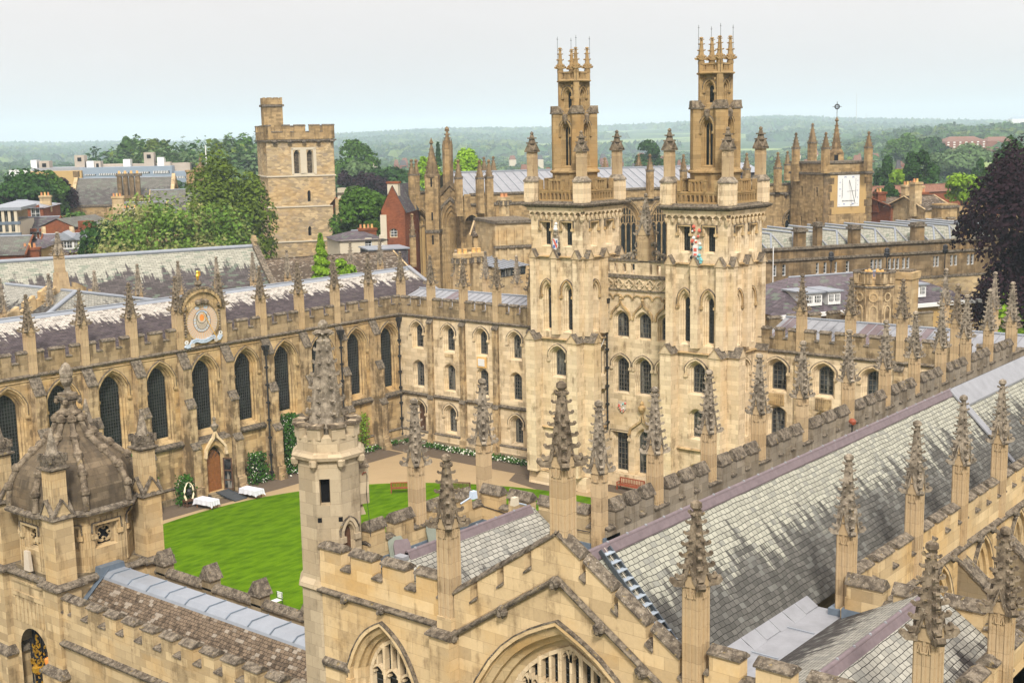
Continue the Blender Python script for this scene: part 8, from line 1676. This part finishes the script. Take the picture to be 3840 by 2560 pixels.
for i, (px, yt_, D) in enumerate(((3213, 352, 3800), (3248, 425, 3900), (3187, 435, 3900))):
    p = at(px, yt_, D); b = MB(); b.tube([(p.x, p.y, 20), (p.x, p.y, p.z)], [1.1, .6] if i == 0 else [.8, .4], 'concrete', 6); t = thing('radio_mast', ('tallest of the faint radio masts on the far hill', 'faint shorter radio mast right of the tallest', 'faint shortest radio mast left of the tallest')[i], 'mast', (p.x, p.y, 20)); part('mast', b, t)

# ================================================================== LAND, HILLS, FAR WOODS
CX = [-2500, -800, 0, 250, 500, 750, 950, 1260, 1500, 1750, 2000, 2300, 2600, 2900, 3200, 3500, 3840, 4800, 6500]; CY_ = [565, 560, 547, 549, 543, 545, 531, 519, 503, 494, 494, 483, 470, 449, 459, 464, 470, 475, 450]
def px_of(th): return 1920+FPX*math.tan(max(-1.1, min(1.1, th-YAW)))
def land_z(x, y):
    r = math.hypot(x, y); th = math.atan2(x, y); px = px_of(th); zc_ = max(0, zat(px, np.interp(px, CX, CY_)+8, 4400)*1.0); z = 0.
    s_ = min(1, max(0, (r-1500)/2900)); s_ = s_*s_*(3-2*s_); z += (zc_)*s_
    g_ = min(1, max(0, (px-2950)/500)); k = min(1, max(0, (r-500)/1100)); k = k*k*(3-2*k); z = max(z, g_*k*26*(1-max(0, (r-1700)/4000)))
    m_ = .5+.5*math.sin(px*.004+r*.0011); return z*(.82+.18*m_ if 1500 < r < 4000 else 1)
b = MB(); rad = [2, 60, 150, 300, 500, 700, 900, 1100, 1400, 1700, 2000, 2400, 2800, 3200, 3600, 4000, 4400, 5000, 6200]; ths = [YAW+R_(a) for a in np.arange(-180, 181, 2.5)]
vv = [[(r*math.sin(t_), r*math.cos(t_), -.05+land_z(r*math.sin(t_), r*math.cos(t_))*(1 if r < 4500 else .6)) for t_ in ths] for r in rad]
for i in range(len(rad)-1): b.loft([vv[i], vv[i+1]], 'land' if rad[i] < 300 else 'hills', closed=False)
solo('ground', b, kind='structure')
rs = np.random.RandomState(42); C, Nn, S, mi = [], [], [], []
def add_tree(x, y, z, rx, h, n, m_):
    v = rs.normal(size=(n, 3)); v /= np.linalg.norm(v, axis=1)[:, None]; v[:, 2] = np.where(v[:, 2] < -.2, -v[:, 2], v[:, 2])
    lob = 1+.28*np.sin(v[:, 0]*5+x)*np.sin(v[:, 1]*5+y)+.12*np.sin(v[:, 2]*9+x*.7); C.append(np.array([x, y, z+h*.42])+v*lob[:, None]*[rx, rx, h*.42]*(.85+.2*rs.rand(n))[:, None]); Nn.append(v+rs.normal(size=(n, 3))*.35); S.append(rx*4.3/math.sqrt(n)*(.7+.6*rs.rand(n))); mi.append(np.full(n, m_))
cnt = 0
for k in range(9500):
    th = YAW+R_(rs.uniform(-27, 27)); r = 255*(1750/255)**(rs.rand()**.92); px = px_of(th); x, y = r*math.sin(th), r*math.cos(th)
    if r < 330 and (200 < px < 700 or px > 3300 and rs.rand() < .4): continue
    if r < 360 and px < 720: continue
    if rs.rand() < .12: continue
    if 3500 < px < 3830 and 560 < r < 960: continue
    tall = np.interp(px, [-200, 700, 1100, 1400, 1900, 2900, 3840], [15, 19, 16, 12, 9, 11, 14]); belt = 430 < px < 1010 and 365 < r < 560; h = rs.uniform(23, 33) if belt else tall*rs.uniform(.6, 1.15)*(1 if r < 900 else .9); rx = rs.uniform(5, 8) if belt else h*rs.uniform(.38, .62); m_ = rs.choice([0, 0, 0, 1, 1, 2, 3, 4], p=None)
    if rs.rand() < .05: rx *= .35; h *= 1.25; m_ = 1
    add_tree(x, y, land_z(x, y)-.5, rx*(1+r/2600), h, int(520 if r < 360 else 380 if r < 560 else 150 if r < 900 else 70), m_)
for k in range(5200):
    th = YAW+R_(rs.uniform(-27, 27)); r = rs.uniform(1700, 4600); x, y = r*math.sin(th), r*math.cos(th); px = px_of(th)
    f_ = math.sin(x*.0042+1.3)*math.sin(y*.0051+.4)+.5*math.sin(x*.011+y*.007)
    if f_ < .25 and r < 4150: continue
    add_tree(x, y, land_z(x, y)-1, 16+r*.004, rs.uniform(10, 18), 34, rs.choice([0, 1, 1, 2]))
me = quads_mesh('far_woodland', np.concatenate(C), np.concatenate(Nn), np.concatenate(S), ['farleaf', 'leafdark', 'leafoak', 'leafblue', 'leaf'], np.concatenate(mi), rs=rs)
o = bpy.data.objects.new('far_woodland', me); link(o); o['kind'] = 'stuff'; o['label'] = 'hazy blue-green woodland stretching to the far hills'; o['category'] = 'woodland'

# ================================================================== HAZE
hm = bpy.data.materials.new('haze_air'); hm.use_nodes = True; ht = hm.node_tree; ht.nodes.clear(); ho = ht.nodes.new('ShaderNodeOutputMaterial'); pv = ht.nodes.new('ShaderNodeVolumePrincipled')
pv.inputs['Color'].default_value = (.70, .87, 1, 1); pv.inputs['Density'].default_value = .00024; pv.inputs['Anisotropy'].default_value = .0; ht.links.new(pv.outputs[0], ho.inputs['Volume'])
M['haze'] = hm; b = MB(); b.box(-6800, 6800, -6800, 6800, -3, 172, 'haze'); o = solo('haze', b, kind='stuff'); o['label'] = 'thin pale blue haze over the distant hills'; o['category'] = 'haze'
